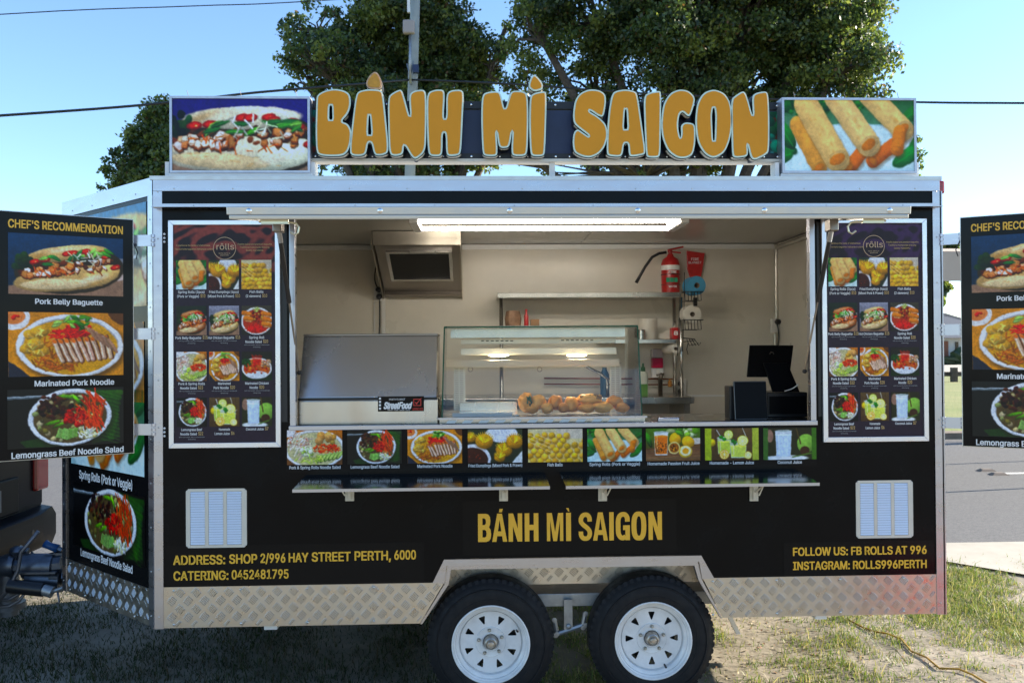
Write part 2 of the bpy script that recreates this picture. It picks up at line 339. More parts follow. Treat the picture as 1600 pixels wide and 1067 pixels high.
def d_porknoodle(c):
    A = c.A; c.grad((.78, .50, .20), (.85, .56, .22)); c.poly([(0, .75), (A*.2, 1.02), (0, 1.02)], (.1, .12, .18)); c.ell(A*.94, .02, .2, .1, .9, (.35, .2, .1))
    c.ell(A*.03, .08, A*.15, .20, 0, (.90, .88, .88)); c.ell(A*.03, .06, A*.11, .13, 0, (.85, .50, .3)); c.blobs(A*.05, .06, .05, .04, 5, [(.8, .15, .08)], .015, .03)
    bowl(c, A*.53, .53, A*.47, .50, inn=(.80, .58, .24))
    c.strands(A*.42, .78, A*.22, .13, 90, (.62, .32, .12), .009, .14, da=1.5); c.strands(A*.5, .6, A*.3, .2, 60, (.70, .40, .16), .009, .16)
    for x, y in ((.20, .36), (.26, .30), (.17, .56), (.26, .60), (.22, .50)):
        c.ell(A*x, y, .13, .09, c.r.uniform(-.5, .5), (.84, .62, .28), sh=.6); c.strands(A*x, y, .08, .06, 9, (.93, .76, .42), .008, .08)
    c.blobs(A*.55, .28, A*.16, .10, 26, [(.78, .10, .06), (.88, .22, .1), (.62, .06, .04)], .025, .06); c.strands(A*.52, .34, A*.17, .08, 34, (.85, .18, .08), .011, .14)
    for i in range(14): c.leaf(A*c.r.uniform(.40, .68), c.r.uniform(.06, .22), c.r.uniform(-1, 1), c.r.uniform(.08, .2), .03, c.r.choice([(.3, .55, .15), (.15, .38, .1), (.55, .70, .35)]))
    for i in range(9):
        x = A*(.42+.055*i); y = .62-.012*i+c.r.uniform(-.02, .02); a = 1.25-.12*(i-4)*-.25+c.r.uniform(-.1, .1); L = .17+.01*c.r.random()
        dx, dy = math.cos(a)*L, math.sin(a)*L
        c.cap(x-dx+.02, y-dy, x+dx+.02, y+dy, .034, (.35, .18, .1)); c.cap(x-dx, y-dy, x+dx, y+dy, .030, c.jit((.78, .62, .52), .05), sh=.4)
        c.cap(x-dx-.012, y-dy, x+dx-.012, y+dy, .009, (.93, .85, .78)); c.cap(x-dx*.8, y-dy*.9, x-dx, y-dy, .027, (.82, .42, .22))
    for i in range(8): c.cap(A*(.66+.03*i), .22+.03*i, A*(.76+.026*i), .42+.03*i, .020, c.jit((.62, .45, .36)), sh=.5)
    c.noise(.12, 2)
def d_salad(c, leafbg=True, dark=(.035, .04, .035)):
    A = c.A; c.grad(dark, dark)
    if leafbg:
        for i in range(9): c.cap(A*.62+.02*i, .1+.0*i, A*(.97-.01*i), .10+.1*i, .05, c.jit((.10, .25, .07), .1), sh=.4)
        c.poly([(A*.66, .0), (A*.93, .06), (A*.97, .9), (A*.72, .98)], (.10, .26, .07), al=.6)
        c.poly([(A*.10, .88), (A*.38, .80), (A*.55, 1.0), (A*.15, .99)], (.08, .20, .06))
        for i in range(14): c.cap(A*.8, .06+i*.065, A*.96, .16+i*.065, .006, (.2, .42, .12), al=.7)
    c.cap(0, .14, A*.32, .13, .03, (.32, .36, .38), r2=.018); c.cap(0, .13, A*.30, .12, .008, (.7, .74, .78))
    bowl(c, A*.53, .50, A*.36 if A > 1.3 else A*.46, .49, (.90, .92, .97), (.30, .24, .14), -.08)
    R0 = A*.31 if A > 1.3 else A*.39
    c.blobs(A*.53, .52, R0, .4, 60, [(.35, .32, .16), (.55, .58, .35), (.7, .66, .5)], .03, .06)
    c.blobs(A*.53-R0*.45, .32, R0*.5, .22, 75, [(.13, .05, .04), (.22, .09, .06), (.30, .14, .08), (.08, .04, .03)], .02, .05)
    c.strands(A*.53+R0*.62, .38, R0*.33, .3, 60, (.86, .28, .06), .011, .3, a0=1.25, da=.5)
    for x, y, a in ((-.1, .14, .1), (.05, .15, .2), (-.5, .58, -.3), (-.3, .62, -.45), (.2, .22, .9)): c.ell(A*.53+R0*x, y, .13, .028, a, (.32, .55, .12), sh=.6)
    c.blobs(A*.53+R0*.14, .50, R0*.32, .15, 55, [(.72, .05, .05), (.85, .12, .09), (.55, .02, .03)], .02, .045); c.strands(A*.53+R0*.2, .5, R0*.3, .12, 24, (.9, .3, .25), .007, .07)
    for i in range(11): c.cap(A*.53+R0*(-.32+.05*i), .70+.01*(i % 3), A*.53+R0*(-.38+.055*i), .88-.01*abs(i-5), .017, c.jit((.50, .70, .35), .08), sh=.5)
    c.blobs(A*.53+R0*.48, .80, R0*.26, .08, 30, [(.90, .92, .84), (.78, .84, .6), (.85, .8, .5)], .02, .05)
    c.strands(A*.53+R0*.5, .78, R0*.3, .08, 20, (.93, .93, .88), .008, .12)
    c.noise(.14, 2)
def roll(c, x0, y0, x1, y1, r, col=(.88, .68, .42)):
    c.cap(x0+.02, y0+.03, x1+.02, y1+.03, r, (.35, .22, .1), al=.5, soft=5); c.cap(x0, y0, x1, y1, r, col, sh=.38)
    c.cap(x0+r*.1, y0-r*.25, x1, y1-r*.25, r*.4, tuple(min(1, v*1.14) for v in col), al=.55, soft=6)
    a = math.atan2(y1-y0, x1-x0); c.ell(x1, y1, r*.62, r*.98, a, tuple(v*.86 for v in col), sh=.3); c.ell(x1, y1, r*.4, r*.68, a, (.78, .45, .18), sh=.3)
    for _ in range(7):
        t = c.r.random(); c.ell(x0+(x1-x0)*t+c.r.uniform(-r, r)*.5, y0+(y1-y0)*t, .022, .012, a, (.74, .48, .24), al=.35, soft=3)
def d_rolls(c, gx=1):
    A = c.A; c.grad((.10, .32, .10), (.60, .76, .80)); c.blobs(A*.3, .1, A*.35, .12, 70, [(.06, .3, .08), (.14, .45, .12), (.3, .6, .2)], .02, .06)
    c.ell(A*.55, .80, A*.62, .46, 0, (.66, .80, .82)); c.ell(A*.55, .76, A*.56, .40, 0, (.80, .90, .92))
    c.blobs(A*.2, .14, A*.18, .1, 40, [(.05, .28, .08), (.12, .42, .12)], .03, .07)
    for x, y, a, L in ((.03, .62, .3, .5), (.08, .48, 1., .4), (.95, .2, -.5, .4), (.95, .62, -1., .5), (.88, .75, -.6, .4), (.05, .75, -.3, .3)): c.leaf(A*x, y, a, L, .09, (.10, .40, .14))
    roll(c, A*.16, .36, A*.30, .88, .10, (.84, .58, .30)); roll(c, A*.50, .84, A*.46, .92, .09, (.84, .45, .16)); roll(c, A*.60, .66, A*.50, .88, .085, (.82, .42, .15)); roll(c, A*.80, .60, A*.66, .80, .085, (.80, .40, .13))
    roll(c, A*.22, .12, A*.42, .78, .155, (.90, .72, .46)); roll(c, A*.42, .04, A*.63, .60, .148, (.92, .75, .50)); roll(c, A*.64, .0, A*.86, .42, .14, (.91, .74, .48))
    roll(c, A*.84, .44, A*.82, .66, .08, (.84, .48, .2))
    c.noise(.07, 3)
def d_dump(c):
    A = c.A; c.grad((.16, .20, .13), (.12, .15, .10)); c.ell(A*.62, .15, A*.3, .25, 0, (.85, .87, .93)); c.poly([(A*.8, 1.02), (A, .65), (A, 1.02)], (.88, .89, .90))
    c.ell(A*.08, .9, A*.34, .46, 0, (.90, .90, .94)); c.ell(A*.08, .92, A*.29, .38, 0, (.22, .08, .05), sh=.3); c.blobs(A*.1, .85, A*.2, .16, 8, [(.6, .2, .08)], .01, .02)
    def dm(x, y, r):
        c.ell(x, y+.03, r*1.05, r*.85, 0, (.3, .18, .06), al=.6, soft=6); c.ell(x, y, r, r*.85, .2, (.84, .58, .16), sh=.6)
        for i in range(11):
            a = -2.6+i*.22; c.cap(x+r*.15*math.cos(a), y+r*.1, x+r*1.15*math.cos(a), y+r*1.1*math.sin(a), .020, c.jit((.93, .72, .28), .12), sh=.4, r2=.01)
    dm(A*.05, .25, .16); dm(A*.30, .36, .26); dm(A*.66, .62, .24); dm(A*.86, .38, .24); dm(A*.58, .84, .16); c.noise(.12, 2)
def d_balls(c):
    A = c.A; c.grad((.80, .76, .62), (.85, .78, .52)); c.poly([(A*.5, 0), (A, 0), (A, .3), (A*.6, .28)], (.78, .74, .68))
    for j in range(6):
        for i in range(8):
            x = A*(.04+.135*i+.06*(j % 2))+c.r.uniform(-.02, .02); y = .20+.155*j+c.r.uniform(-.03, .03)
            if y < .35 and x > A*.72: continue
            r = c.r.uniform(.085, .105); c.ell(x+.01, y+.03, r*1.03, r, 0, (.58, .36, .10), al=.7, soft=4); c.ell(x, y, r, r*.88, c.r.uniform(-.5, .5), c.jit((.88, .68, .30), .07), sh=.5)
    for i in range(4): c.cap(-.02, .05+.10*i, A*.42, .34+.12*i, .008, (.93, .82, .58))
    c.noise(.08, 2)
def glassjar(c, x, y0, y1, w, col, top=(.9, .95, .95)):
    c.poly([(x-w, y0), (x+w, y0), (x+w*.88, y1), (x-w*.88, y1)], tuple(v*.5+.4 for v in top)); c.poly([(x-w*.93, y0+.12), (x+w*.93, y0+.12), (x+w*.82, y1-.03), (x-w*.82, y1-.03)], col)
    c.ell(x, y0, w, .035, 0, (.93, .96, .97)); c.ell(x, y0, w*.88, .022, 0, (.6, .66, .66)); c.ell(x, y0+.12, w*.93, .03, 0, tuple(min(1, v*1.2) for v in col))
    c.cap(x-w*.6, y0+.1, x-w*.55, y1-.1, .012, (1, 1, 1), al=.5)
def citrus(c, x, y, r, rind=(.93, .80, .2), fl=(.96, .90, .55)):
    c.ell(x, y, r, r, 0, rind); c.ell(x, y, r*.86, r*.86, 0, (.98, .97, .86)); c.ell(x, y, r*.76, r*.76, 0, fl)
    for i in range(8): c.cap(x, y, x+r*.75*math.cos(i*.785), y+r*.75*math.sin(i*.785), .005, (.99, .98, .88))
def d_passion(c):
    A = c.A; c.grad((.24, .42, .10), (.30, .18, .10)); c.blobs(A*.7, .12, A*.3, .14, 30, [(.3, .5, .12), (.5, .65, .25), (.7, .75, .6)], .04, .1); c.ell(A*.95, .4, A*.2, .1, 0, (.80, .76, .72))
    c.poly([(0, .62), (A, .48), (A, 1.02), (0, 1.02)], (.32, .20, .12))
    for i in range(26): c.cap(0, .66+i*.014, A, .50+i*.02, .004, c.jit((.62, .46, .34), .2), al=.7)
    c.leaf(A*.05, .35, 1.2, .5, .08, (.16, .36, .1))
    c.ell(A*.54, .34, .18, .2, 0, (.92, .68, .15), sh=.5); c.ell(A*.78, .42, .2, .17, .4, (.93, .70, .2), sh=.5); c.leaf(A*.62, .14, .4, .3, .07, (.3, .5, .16)); c.leaf(A*.46, .08, 0, .3, .07, (.55, .6, .4))
    glassjar(c, A*.28, .12, .82, .22, (.86, .46, .12))
    for i in range(60): c.ell(A*.28+c.r.uniform(-.17, .17), c.r.uniform(.42, .74), .012, .014, 0, (.16, .08, .02))
    c.ell(A*.52, .60, .19, .19, 0, (.88, .80, .55)); c.ell(A*.52, .60, .15, .15, 0, (.60, .34, .08)); c.blobs(A*.52, .6, .11, .11, 24, [(.12, .06, .03), (.86, .55, .1)], .01, .028)
    c.ell(A*.73, .72, .21, .19, 0, (.90, .76, .30), sh=.3); c.ell(A*.73, .70, .17, .155, 0, (.95, .90, .75)); c.ell(A*.73, .70, .10, .09, 0, (.93, .64, .18)); c.noise(.08, 2)
def d_lemon(c, bars=True):
    A = c.A; c.grad((.34, .26, .16), (.26, .18, .10)); 
    for i in range(5): c.cap(A*(.2+.17*i), 0, A*(.2+.17*i), .7, .006, (.2, .14, .08))
    c.ell(A*.14, .45, .1, .12, 0, (.85, .72, .1), sh=.5); glassjar(c, A*.36, .30, .80, .22, (.72, .78, .34), (.7, .8, .5)); glassjar(c, A*.62, .44, .93, .26, (.80, .84, .40), (.7, .8, .6))
    c.cap(A*.22, .06, A*.34, .4, .012, (.85, .87, .9)); c.cap(A*.42, .2, A*.56, .55, .012, (.25, .3, .3)); c.cap(A*.70, 0, A*.80, .4, .009, (.85, .87, .85))
    citrus(c, A*.44, .20, .14, (.72, .80, .15), (.85, .90, .45)); citrus(c, A*.70, .40, .17, (.86, .84, .2), (.93, .92, .55)); citrus(c, A*.36, .82, .15, (.88, .66, .15), (.90, .70, .25)); citrus(c, A*.80, .85, .12, (.9, .8, .2))
    for x, y in ((.30, .28), (.36, .34), (.56, .46), (.52, .40)): c.leaf(A*x, y, c.r.uniform(-1, 1), .14, .05, (.12, .45, .12))
    if bars: c.poly([(0, 0), (A*.12, 0), (A*.12, 1), (0, 1)], (.62, .68, .24)); c.poly([(A*.88, 0), (A, 0), (A, 1), (A*.88, 1)], (.66, .70, .30))
    c.noise(.08, 2)
def d_coco(c, bars=True):
    A = c.A; c.grad((.14, .13, .07), (.13, .15, .07)); c.ell(A*.12, .25, .12, .2, 0, (.55, .42, .36)); c.ell(A*.80, .50, .28, .30, 0, (.50, .68, .30), sh=.45); c.ell(A*.78, .72, .15, .14, 0, (.22, .13, .07)); c.cap(A*.62, .0, A*.70, .5, .02, (.28, .22, .1))
    c.ell(A*.42, .95, A*.42, .09, 0, (.86, .88, .90)); c.cap(A*.55, .92, A*.9, .80, .02, (.30, .42, .16))
    glassjar(c, A*.38, .10, .92, .26 if A > 1.2 else .21, (.74, .82, .92), (.80, .86, .95)); 
    for i in range(4): c.cap(A*.38-.13+.085*i, .3, A*.38-.11+.075*i, .85, .022, (.84, .90, .98), al=.6, soft=4)
    if bars: c.poly([(0, 0), (A*.09, 0), (A*.09, 1), (0, 1)], (.20, .36, .14)); c.poly([(A*.91, 0), (A, 0), (A, 1), (A*.91, 1)], (.22, .40, .12))
    c.noise(.06, 3)
def d_psroll(c):
    A = c.A; c.grad((.72, .42, .18), (.45, .28, .16)); c.ell(A*.02, .02, .22, .18, 0, (.9, .88, .9)); bowl(c, A*.5, .55, A*.56, .56, inn=(.75, .72, .55))
    c.strands(A*.22, .45, A*.24, .34, 90, (.90, .80, .74), .014, .2, a0=2.4, da=.8); c.blobs(A*.2, .4, A*.2, .25, 24, [(.86, .45, .3), (.8, .6, .5)], .012, .03)
    c.blobs(A*.74, .26, A*.18, .14, 7, [(.80, .58, .30), (.84, .64, .38)], .10, .14); c.blobs(A*.72, .54, A*.24, .12, 50, [(.82, .18, .06), (.92, .34, .12)], .02, .045); c.strands(A*.72, .55, A*.25, .12, 50, (.90, .28, .08), .009, .12)
    c.blobs(A*.36, .62, A*.12, .14, 26, [(.90, .93, .78), (.70, .82, .35), (.86, .9, .8)], .03, .07)
    for i in range(6): c.ell(A*(.58+.075*i), .84-.02*i, .15, .05, -.9, (.30, .48, .14), sh=.5); c.ell(A*(.585+.075*i), .83-.02*i, .125, .034, -.9, (.72, .80, .46))
    c.strands(A*.4, .86, A*.25, .1, 30, (.66, .74, .34), .012, .2); c.noise(.14, 2)
def d_sandw(c, green=False):
    if green: d_baguette(c, bgt=(.55, .55, .62), crust=(.80, .66, .42)); c.blobs(c.A*.5, .48, c.A*.34, .13, 40, [(.70, .74, .55), (.5, .58, .3), (.85, .83, .7)], .02, .05)
    else: d_baguette(c, bgt=(.10, .14, .10), crust=(.66, .34, .16))
def d_srsalad(c):
    A = c.A; c.grad((.22, .2, .16), (.14, .12, .1)); bowl(c, A*.5, .53, A*.52, .47, inn=(.66, .22, .10)); c.blobs(A*.5, .35, A*.2, .2, 40, [(.5, .15, .08), (.75, .65, .3), (.35, .1, .06)], .02, .05)
    c.strands(A*.45, .78, A*.28, .12, 60, (.88, .20, .08), .011, .2); 
    for x, y in ((.16, .28), (.22, .46), (.82, .3), (.84, .5), (.82, .66)): c.cap(A*x-.09, y-.03, A*x+.1, y+.02, .085, (.80, .46, .2), sh=.5); c.cap(A*x-.08, y+.06, A*x+.1, y+.08, .01, (.9, .75, .6))
    c.strands(A*.5, .14, A*.15, .06, 14, (.7, .75, .4), .012, .1); c.noise(.12, 2)
def d_chicken(c):
    A = c.A; c.grad((.12, .1, .08), (.06, .16, .06)); bowl(c, A*.5, .58, A*.5, .36, inn=(.75, .35, .12)); c.ell(A*.5, .80, A*.36, .13, 0, (.84, .86, .90))
    c.blobs(A*.5, .52, A*.42, .24, 70, [(.82, .28, .08), (.86, .5, .18), (.7, .15, .06)], .025, .055); c.blobs(A*.14, .40, .14, .12, 22, [(.08, .22, .08), (.16, .38, .12)], .03, .06); c.blobs(A*.8, .42, .16, .12, 18, [(.86, .7, .55), (.78, .55, .4)], .03, .06)
    for i in range(9): c.cap(A*(.40+.028*i), .45, A*(.34+.04*i), .12+.02*(i % 3), .010, (.82, .18, .08))
    c.noise(.12, 2)
_pm = {}
def picmat():
    if 'picture_print' in _mats: return _mats['picture_print']
    m = mat('picture_print', (.5, .5, .5), .3, spec=.3); t = m.node_tree; a = t.nodes.new('ShaderNodeVertexColor'); a.layer_name = 'print'
    t.links.new(a.outputs[0], t.nodes['Principled BSDF'].inputs['Base Color']); return m
def canvas(key, fn, A, ny, seed, gain=1.12):
    k = (key, round(A, 2), ny)
    if k not in _pm:
        c = Cv(A, ny, seed=seed); fn(c); (c.organic() if key[:4] != 'wood' else None); v = np.clip(c.c, 0, 1); v = np.where(v <= .04045, v/12.92, ((v+.055)/1.055)**2.4)*gain; mu = v.mean(2, keepdims=True); v = np.clip(mu+(v-mu)*1.18, 0, .92)
        _pm[k] = (c.nx, c.ny, v)
    return _pm[k]
def picture(F, u0, u1, v0, v1, key, fn, ny, parent, d=.003, seed=1, name='food_photo', gain=1.12):
    A = round((u1-u0)/(v1-v0), 1); nx, ny, v = canvas(key, fn, A, ny, seed, gain); off = rootloc(parent)
    jj, ii = np.meshgrid(np.arange(nx+1), np.arange(ny+1))
    o = np.array(F.at(0, 0, d)-off); U = np.array(F.u); V = np.array(F.v)
    co = o + (u0+(u1-u0)*jj/nx)[..., None]*U + (v1-(v1-v0)*ii/ny)[..., None]*V
    i0 = (ii[:-1, :-1]*(nx+1)+jj[:-1, :-1]).ravel(); q = np.stack([i0, i0+nx+1, i0+nx+2, i0+1], 1).astype(np.int32)
    me = bpy.data.meshes.new(name); me.vertices.add((nx+1)*(ny+1)); me.vertices.foreach_set('co', co.astype(np.float32).ravel())
    me.loops.add(q.size); me.loops.foreach_set('vertex_index', q.ravel()); me.polygons.add(len(q)); me.polygons.foreach_set('loop_start', np.arange(0, q.size, 4, dtype=np.int32))
    me.update(calc_edges=True); a = me.color_attributes.new('print', 'FLOAT_COLOR', 'POINT')
    a.data.foreach_set('color', np.concatenate([v.reshape(-1, 3), np.ones(((nx+1)*(ny+1), 1))], 1).astype(np.float32).ravel())
    me.materials.append(picmat()); ob = bpy.data.objects.new(name, me); COL.objects.link(ob); ob.parent = parent
    return ob
# ---------------------------------------------------------------- materials
ALU = mat('brushed_aluminium', (.52, .52, .57), .30, 1, rvar=.05, vscale=4, bump=.00008, bscale=9, stretch=(1, 1, 4))
ALUD = mat('dull_aluminium', (.62, .61, .58), .42, 1, rvar=.1, vscale=9)
CHECK = mat('tread_plate_aluminium', (.60, .56, .50), .33, 1, rvar=.08, vscale=12)
STEEL = mat('stainless_steel', (.66, .65, .62), .24, 1, var=.28, rvar=.07, vscale=3, bump=.0004, bscale=3, stretch=(1, 1, .3))
STEELD = mat('dark_steel', (.30, .27, .24), .35, 1)
GALV = mat('galvanised_steel', (.42, .44, .46), .45, .8, var=.35, vscale=18)
BLACK = mat('black_vinyl_wrap', (.0045, .0045, .005), .22, 0, spec=.13, rvar=.12, vscale=2.5, bump=.0012, bscale=2.0)
BLACK2 = mat('black_printed_panel', (.006, .006, .0065), .18, 0, spec=.15, rvar=.04, vscale=4, bump=.0004, bscale=3)
NAVY = mat('navy_sign_board', (.018, .032, .095), .4, 0, var=.3, vscale=6)
PLAST = mat('black_plastic', (.012, .012, .014), .35)
RUB = mat('tyre_rubber', (.009, .009, .010), .7, 0, spec=.3, rvar=.12, vscale=14, bump=.0006, bscale=90)
WHITE = mat('white_paint', (.78, .78, .76), .35, 0, var=.06, vscale=12)
RIMW = mat('white_wheel_paint', (.80, .80, .79), .25, 0, var=.26, vscale=9, coat=.3)
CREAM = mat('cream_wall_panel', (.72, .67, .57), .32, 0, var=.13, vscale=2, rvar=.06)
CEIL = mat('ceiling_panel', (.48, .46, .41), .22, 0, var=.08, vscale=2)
GOLD = mat('gold_lettering', (.82, .45, .03), .4)
GOLDP = mat('pale_gold_lettering', (.62, .42, .16), .4)
WLET = mat('white_lettering', (.80, .80, .80), .4)
GREYL = mat('grey_lettering', (.38, .38, .38), .5)
ORANGE = mat('orange_acrylic', (.66, .27, .016), .38, 0, spec=.2, var=.07, vscale=4, rvar=.05)
MINT = mat('mint_acrylic_edge', (.66, .84, .72), .35, 0, var=.18, vscale=14)
UNDERC = mat('cream_underside', (.80, .74, .58), .4, 0, var=.25, vscale=12)
DARKR = mat('black_letter_return', (.012, .012, .014), .4)
GLS = glass('cabinet_glass', (.975, .988, .98)); GEDGE = mat('green_glass_edge', (.02, .12, .08), .1)
TUBE = mat('lit_tube', (1, 1, 1), .5, emit=(1, .93, .82), es=11)
RED = mat('red_enamel', (.50, .02, .02), .3, 0, var=.15); REDL = mat('red_lens', (.30, .012, .012), .12, coat=.5)

def shape(mb, F, loops, d0, d1, m=0, ms=None):
    """a flat outline with holes, given thickness"""
    cu = bpy.data.curves.new('outline', 'CURVE'); cu.dimensions = '2D'; cu.fill_mode = 'BOTH'; cu.extrude = 1.0
    for L in loops:
        sp = cu.splines.new('POLY'); sp.points.add(len(L)-1)
        for i, (x, y) in enumerate(L): sp.points[i].co = (x, y, 0, 1)
        sp.use_cyclic_u = True
    o = bpy.data.objects.new('outline', cu); COL.objects.link(o); bpy.context.view_layer.update()
    me = bpy.data.meshes.new_from_object(o.evaluated_get(bpy.context.evaluated_depsgraph_get()))
    bpy.data.objects.remove(o)
    vs = [F.at(v.co.x, v.co.y, d1 if v.co.z > 0 else d0) for v in me.vertices]
    n = len(mb.v); mb.v += [tuple(v) for v in vs]
    for p in me.polygons:
        mb.f.append(tuple(i+n for i in p.vertices)); flat = abs(p.normal.z) > .7
        mb.m.append(m if flat or ms is None else (ms(p.normal) if callable(ms) else ms))
    bpy.data.meshes.remove(me)
def smooth_loop(P, it=2, k=.25):
    for _ in range(it):
        Q = []
        for i in range(len(P)):
            a, b = P[i], P[(i+1) % len(P)]
            Q += [(a[0]*(1-k)+b[0]*k, a[1]*(1-k)+b[1]*k), (a[0]*k+b[0]*(1-k), a[1]*k+b[1]*(1-k))]
        P = Q
    return P
def area(P): return sum(P[i][0]*P[(i+1) % len(P)][1]-P[(i+1) % len(P)][0]*P[i][1] for i in range(len(P)))/2
def inset(P, d):
    s = 1 if area(P) > 0 else -1; n = len(P); Q = []
    for i in range(n):
        a, b, c = P[i-1], P[i], P[(i+1) % n]
        e1 = (b[0]-a[0], b[1]-a[1]); e2 = (c[0]-b[0], c[1]-b[1]); l1 = math.hypot(*e1)+1e-9; l2 = math.hypot(*e2)+1e-9
        nx = -(e1[1]/l1+e2[1]/l2); ny = e1[0]/l1+e2[0]/l2; l = math.hypot(nx, ny)+1e-9; q = min(2.2, 2/max(l, .3))
        Q.append((b[0]+s*nx/l*d*min(q, 1.3), b[1]+s*ny/l*d*min(q, 1.3)))
    return Q
def circ(x, y, r, n=24): return [(x+r*math.cos(2*math.pi*i/n), y+r*math.sin(2*math.pi*i/n)) for i in range(n)]
def inside(P, x, y):
    c = False; j = len(P)-1
    for i in range(len(P)):
        if (P[i][1] > y) != (P[j][1] > y) and x < (P[j][0]-P[i][0])*(y-P[i][1])/(P[j][1]-P[i][1])+P[i][0]: c = not c
        j = i
    return c
def tread(F, P, d, parent, name='tread_bars'):
    """raised five-bar pattern of a tread plate inside outline P"""
    mb = MB(); us = [p[0] for p in P]; vs = [p[1] for p in P]; pu, pv = .080, .0405; r = 0; v = min(vs)+.012
    while v < max(vs):
        u = min(us)+(pu/2 if r % 2 else 0)
        while u < max(us):
            a = R(-42) if (r % 2) else R(48)
            ca, sa = math.cos(a), math.sin(a)
            for k in range(-2, 3):
                L = .0195*(1-.07*abs(k)); W = .0024; H = .0026
                cu, cv = u-sa*k*.0087, v+ca*k*.0087
                q = [(cu+ca*L*s1-sa*W*s2, cv+sa*L*s1+ca*W*s2) for s1, s2 in ((-1, -1), (1, -1), (1, 1), (-1, 1))]
                if not all(inside(P, *z) for z in q): continue
                t = [(cu+ca*L*.8*s1-sa*W*.12*s2, cv+sa*L*.8*s1+ca*W*.12*s2) for s1, s2 in ((-1, -1), (1, -1), (1, 1), (-1, 1))]
                mb.add([F.at(x, y, d) for x, y in q]+[F.at(x, y, d+H) for x, y in t], [(4, 5, 6, 7), (0, 1, 5, 4), (1, 2, 6, 5), (2, 3, 7, 6), (3, 0, 4, 7)])
            u += pu
        v += pv; r += 1
    o = mb.build(name, CHECK, parent); o['kind'] = 'stuff'; return o
def rivets(F, pts, d, parent, r=.0042, m=None):
    mb = MB()
    for u, v in pts: mb.lathe(F.at(u, v, d), F.n, [(r, 0), (r*.85, r*.45), (r*.3, r*.7), (0.0001, r*.72)], 8)
    o = mb.build('rivets', m or ALUD, parent, smooth=True); o['kind'] = 'stuff'; return o

# ---------------------------------------------------------------- the trailer
TR = thing('food_trailer', 'black and silver food trailer with open serving hatch and two white wheels', 'food trailer', (2, 1.17, 0))
F0 = WORLD
X0, X1, Z0, Z1, YB = 0.0, 4.0, .44, 2.686, 2.40
def pp(x, y, F=F0, d=0): return F.hit(x, y, d)
ox0 = pp(455, 500)[0]; ox1 = pp(1271, 500)[0]; oz0 = pp(860, 661)[1]; oz1 = 2.50
a0, a1, a2, a3 = pp(676, 909), pp(694, 872), pp(1095, 868), pp(1115, 903)
zs = (a0[1]+a3[1])/2; za = (a1[1]+a2[1])/2
mb = MB()
mb.prism(F0, [(X0, zs), (a0[0], zs), (a1[0], za), (a2[0], za), (a3[0], zs), (X1, zs), (X1, oz0), (X0, oz0)], -.03, 0)
mb.box(X0, ox0, 0, .03, oz0, Z1); mb.box(ox1, X1, 0, .03, oz0, Z1); mb.box(ox0, ox1, 0, .03, oz1, Z1)
mb.build('wall', BLACK, TR)
B(X0, X1, YB, YB+.03, .5, Z1, 'rear_wall', ALUD, TR)
B(X1-.03, X1, .03, YB, .44, Z1, 'end_wall', WHITE, TR)
B(X0-.02, X1+.01, -.01, YB+.04, Z1-.012, Z1+.008, 'roof', ALUD, TR)
B(X0, X1, .27, YB, .47, .50, 'chassis_floor', GALV, TR)
# lining
B(.03, 3.94, 2.35, 2.352, .5, 2.62, 'back_lining', CREAM, TR)
B(.03, .034, .03, 2.35, .5, 2.62, 'side_lining', CREAM, TR); B(3.936, 3.94, .03, 2.35, .5, 2.62, 'side_lining', CREAM, TR)
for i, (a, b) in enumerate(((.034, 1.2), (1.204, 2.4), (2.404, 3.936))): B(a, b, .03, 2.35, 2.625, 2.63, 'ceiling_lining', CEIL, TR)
B(.034, 3.93, 2.33, 2.35, 2.585, 2.62, 'ceiling_trim', WHITE, TR); B(.034, 3.936, 2.346, 2.35, 1.44, 1.455, 'wall_trim', WHITE, TR)
B(.034, 3.936, .0305, .035, za+.012, oz0-.05, 'front_lining', CREAM, TR)
# trims of the front face
rz = pp(850, 299)[1]
B(X0-.005, X1, -.006, -.0005, rz, Z1+.004, 'top_rail', ALU, TR, .001)
lx = pp(255, 600)[0]; rx = pp(1459, 600)[0]
B(X0-.004, lx, -.008, -.0005, Z0, rz-.001, 'corner_post', ALU, TR, .001); B(rx, X1+.006, -.008, -.0005, Z0, rz-.001, 'corner_post', ALU, TR, .001)
B(X1-.002, X1+.012, -.008, YB, Z0, rz-.001, 'corner_post', ALU, TR)
gz1 = pp(850, 319)[1]; gz0 = pp(850, 326)[1]
mb = MB(); mb.box(lx, X1-.03, -.018, -.0005, gz0, gz1); mb.box(lx-.03, X1-.02, -.075, -.019, gz0-.002, gz0+.001); mb.build('rain_gutter', ALU, TR)
B(X1+.002, X1+.05, .03, .10, Z1-.075, Z1-.005, 'marker_lamp', REDL, TR, .012)
B(X1-.0, X1+.012, .02, .11, Z1-.085, Z1+.002, 'lamp_base', PLAST, TR, .003)
rivets(F0, [(X0+.02, Z0+.06+.235*i) for i in range(10)]+[(X1-.02, Z0+.06+.235*i) for i in range(10)], .008, TR)
rivets(F0, [(.1+.29*i, rz+.012) for i in range(14)], .006, TR); rivets(F0, [(.2+.4*i, gz0+.014) for i in range(10)], .018, TR, .004)
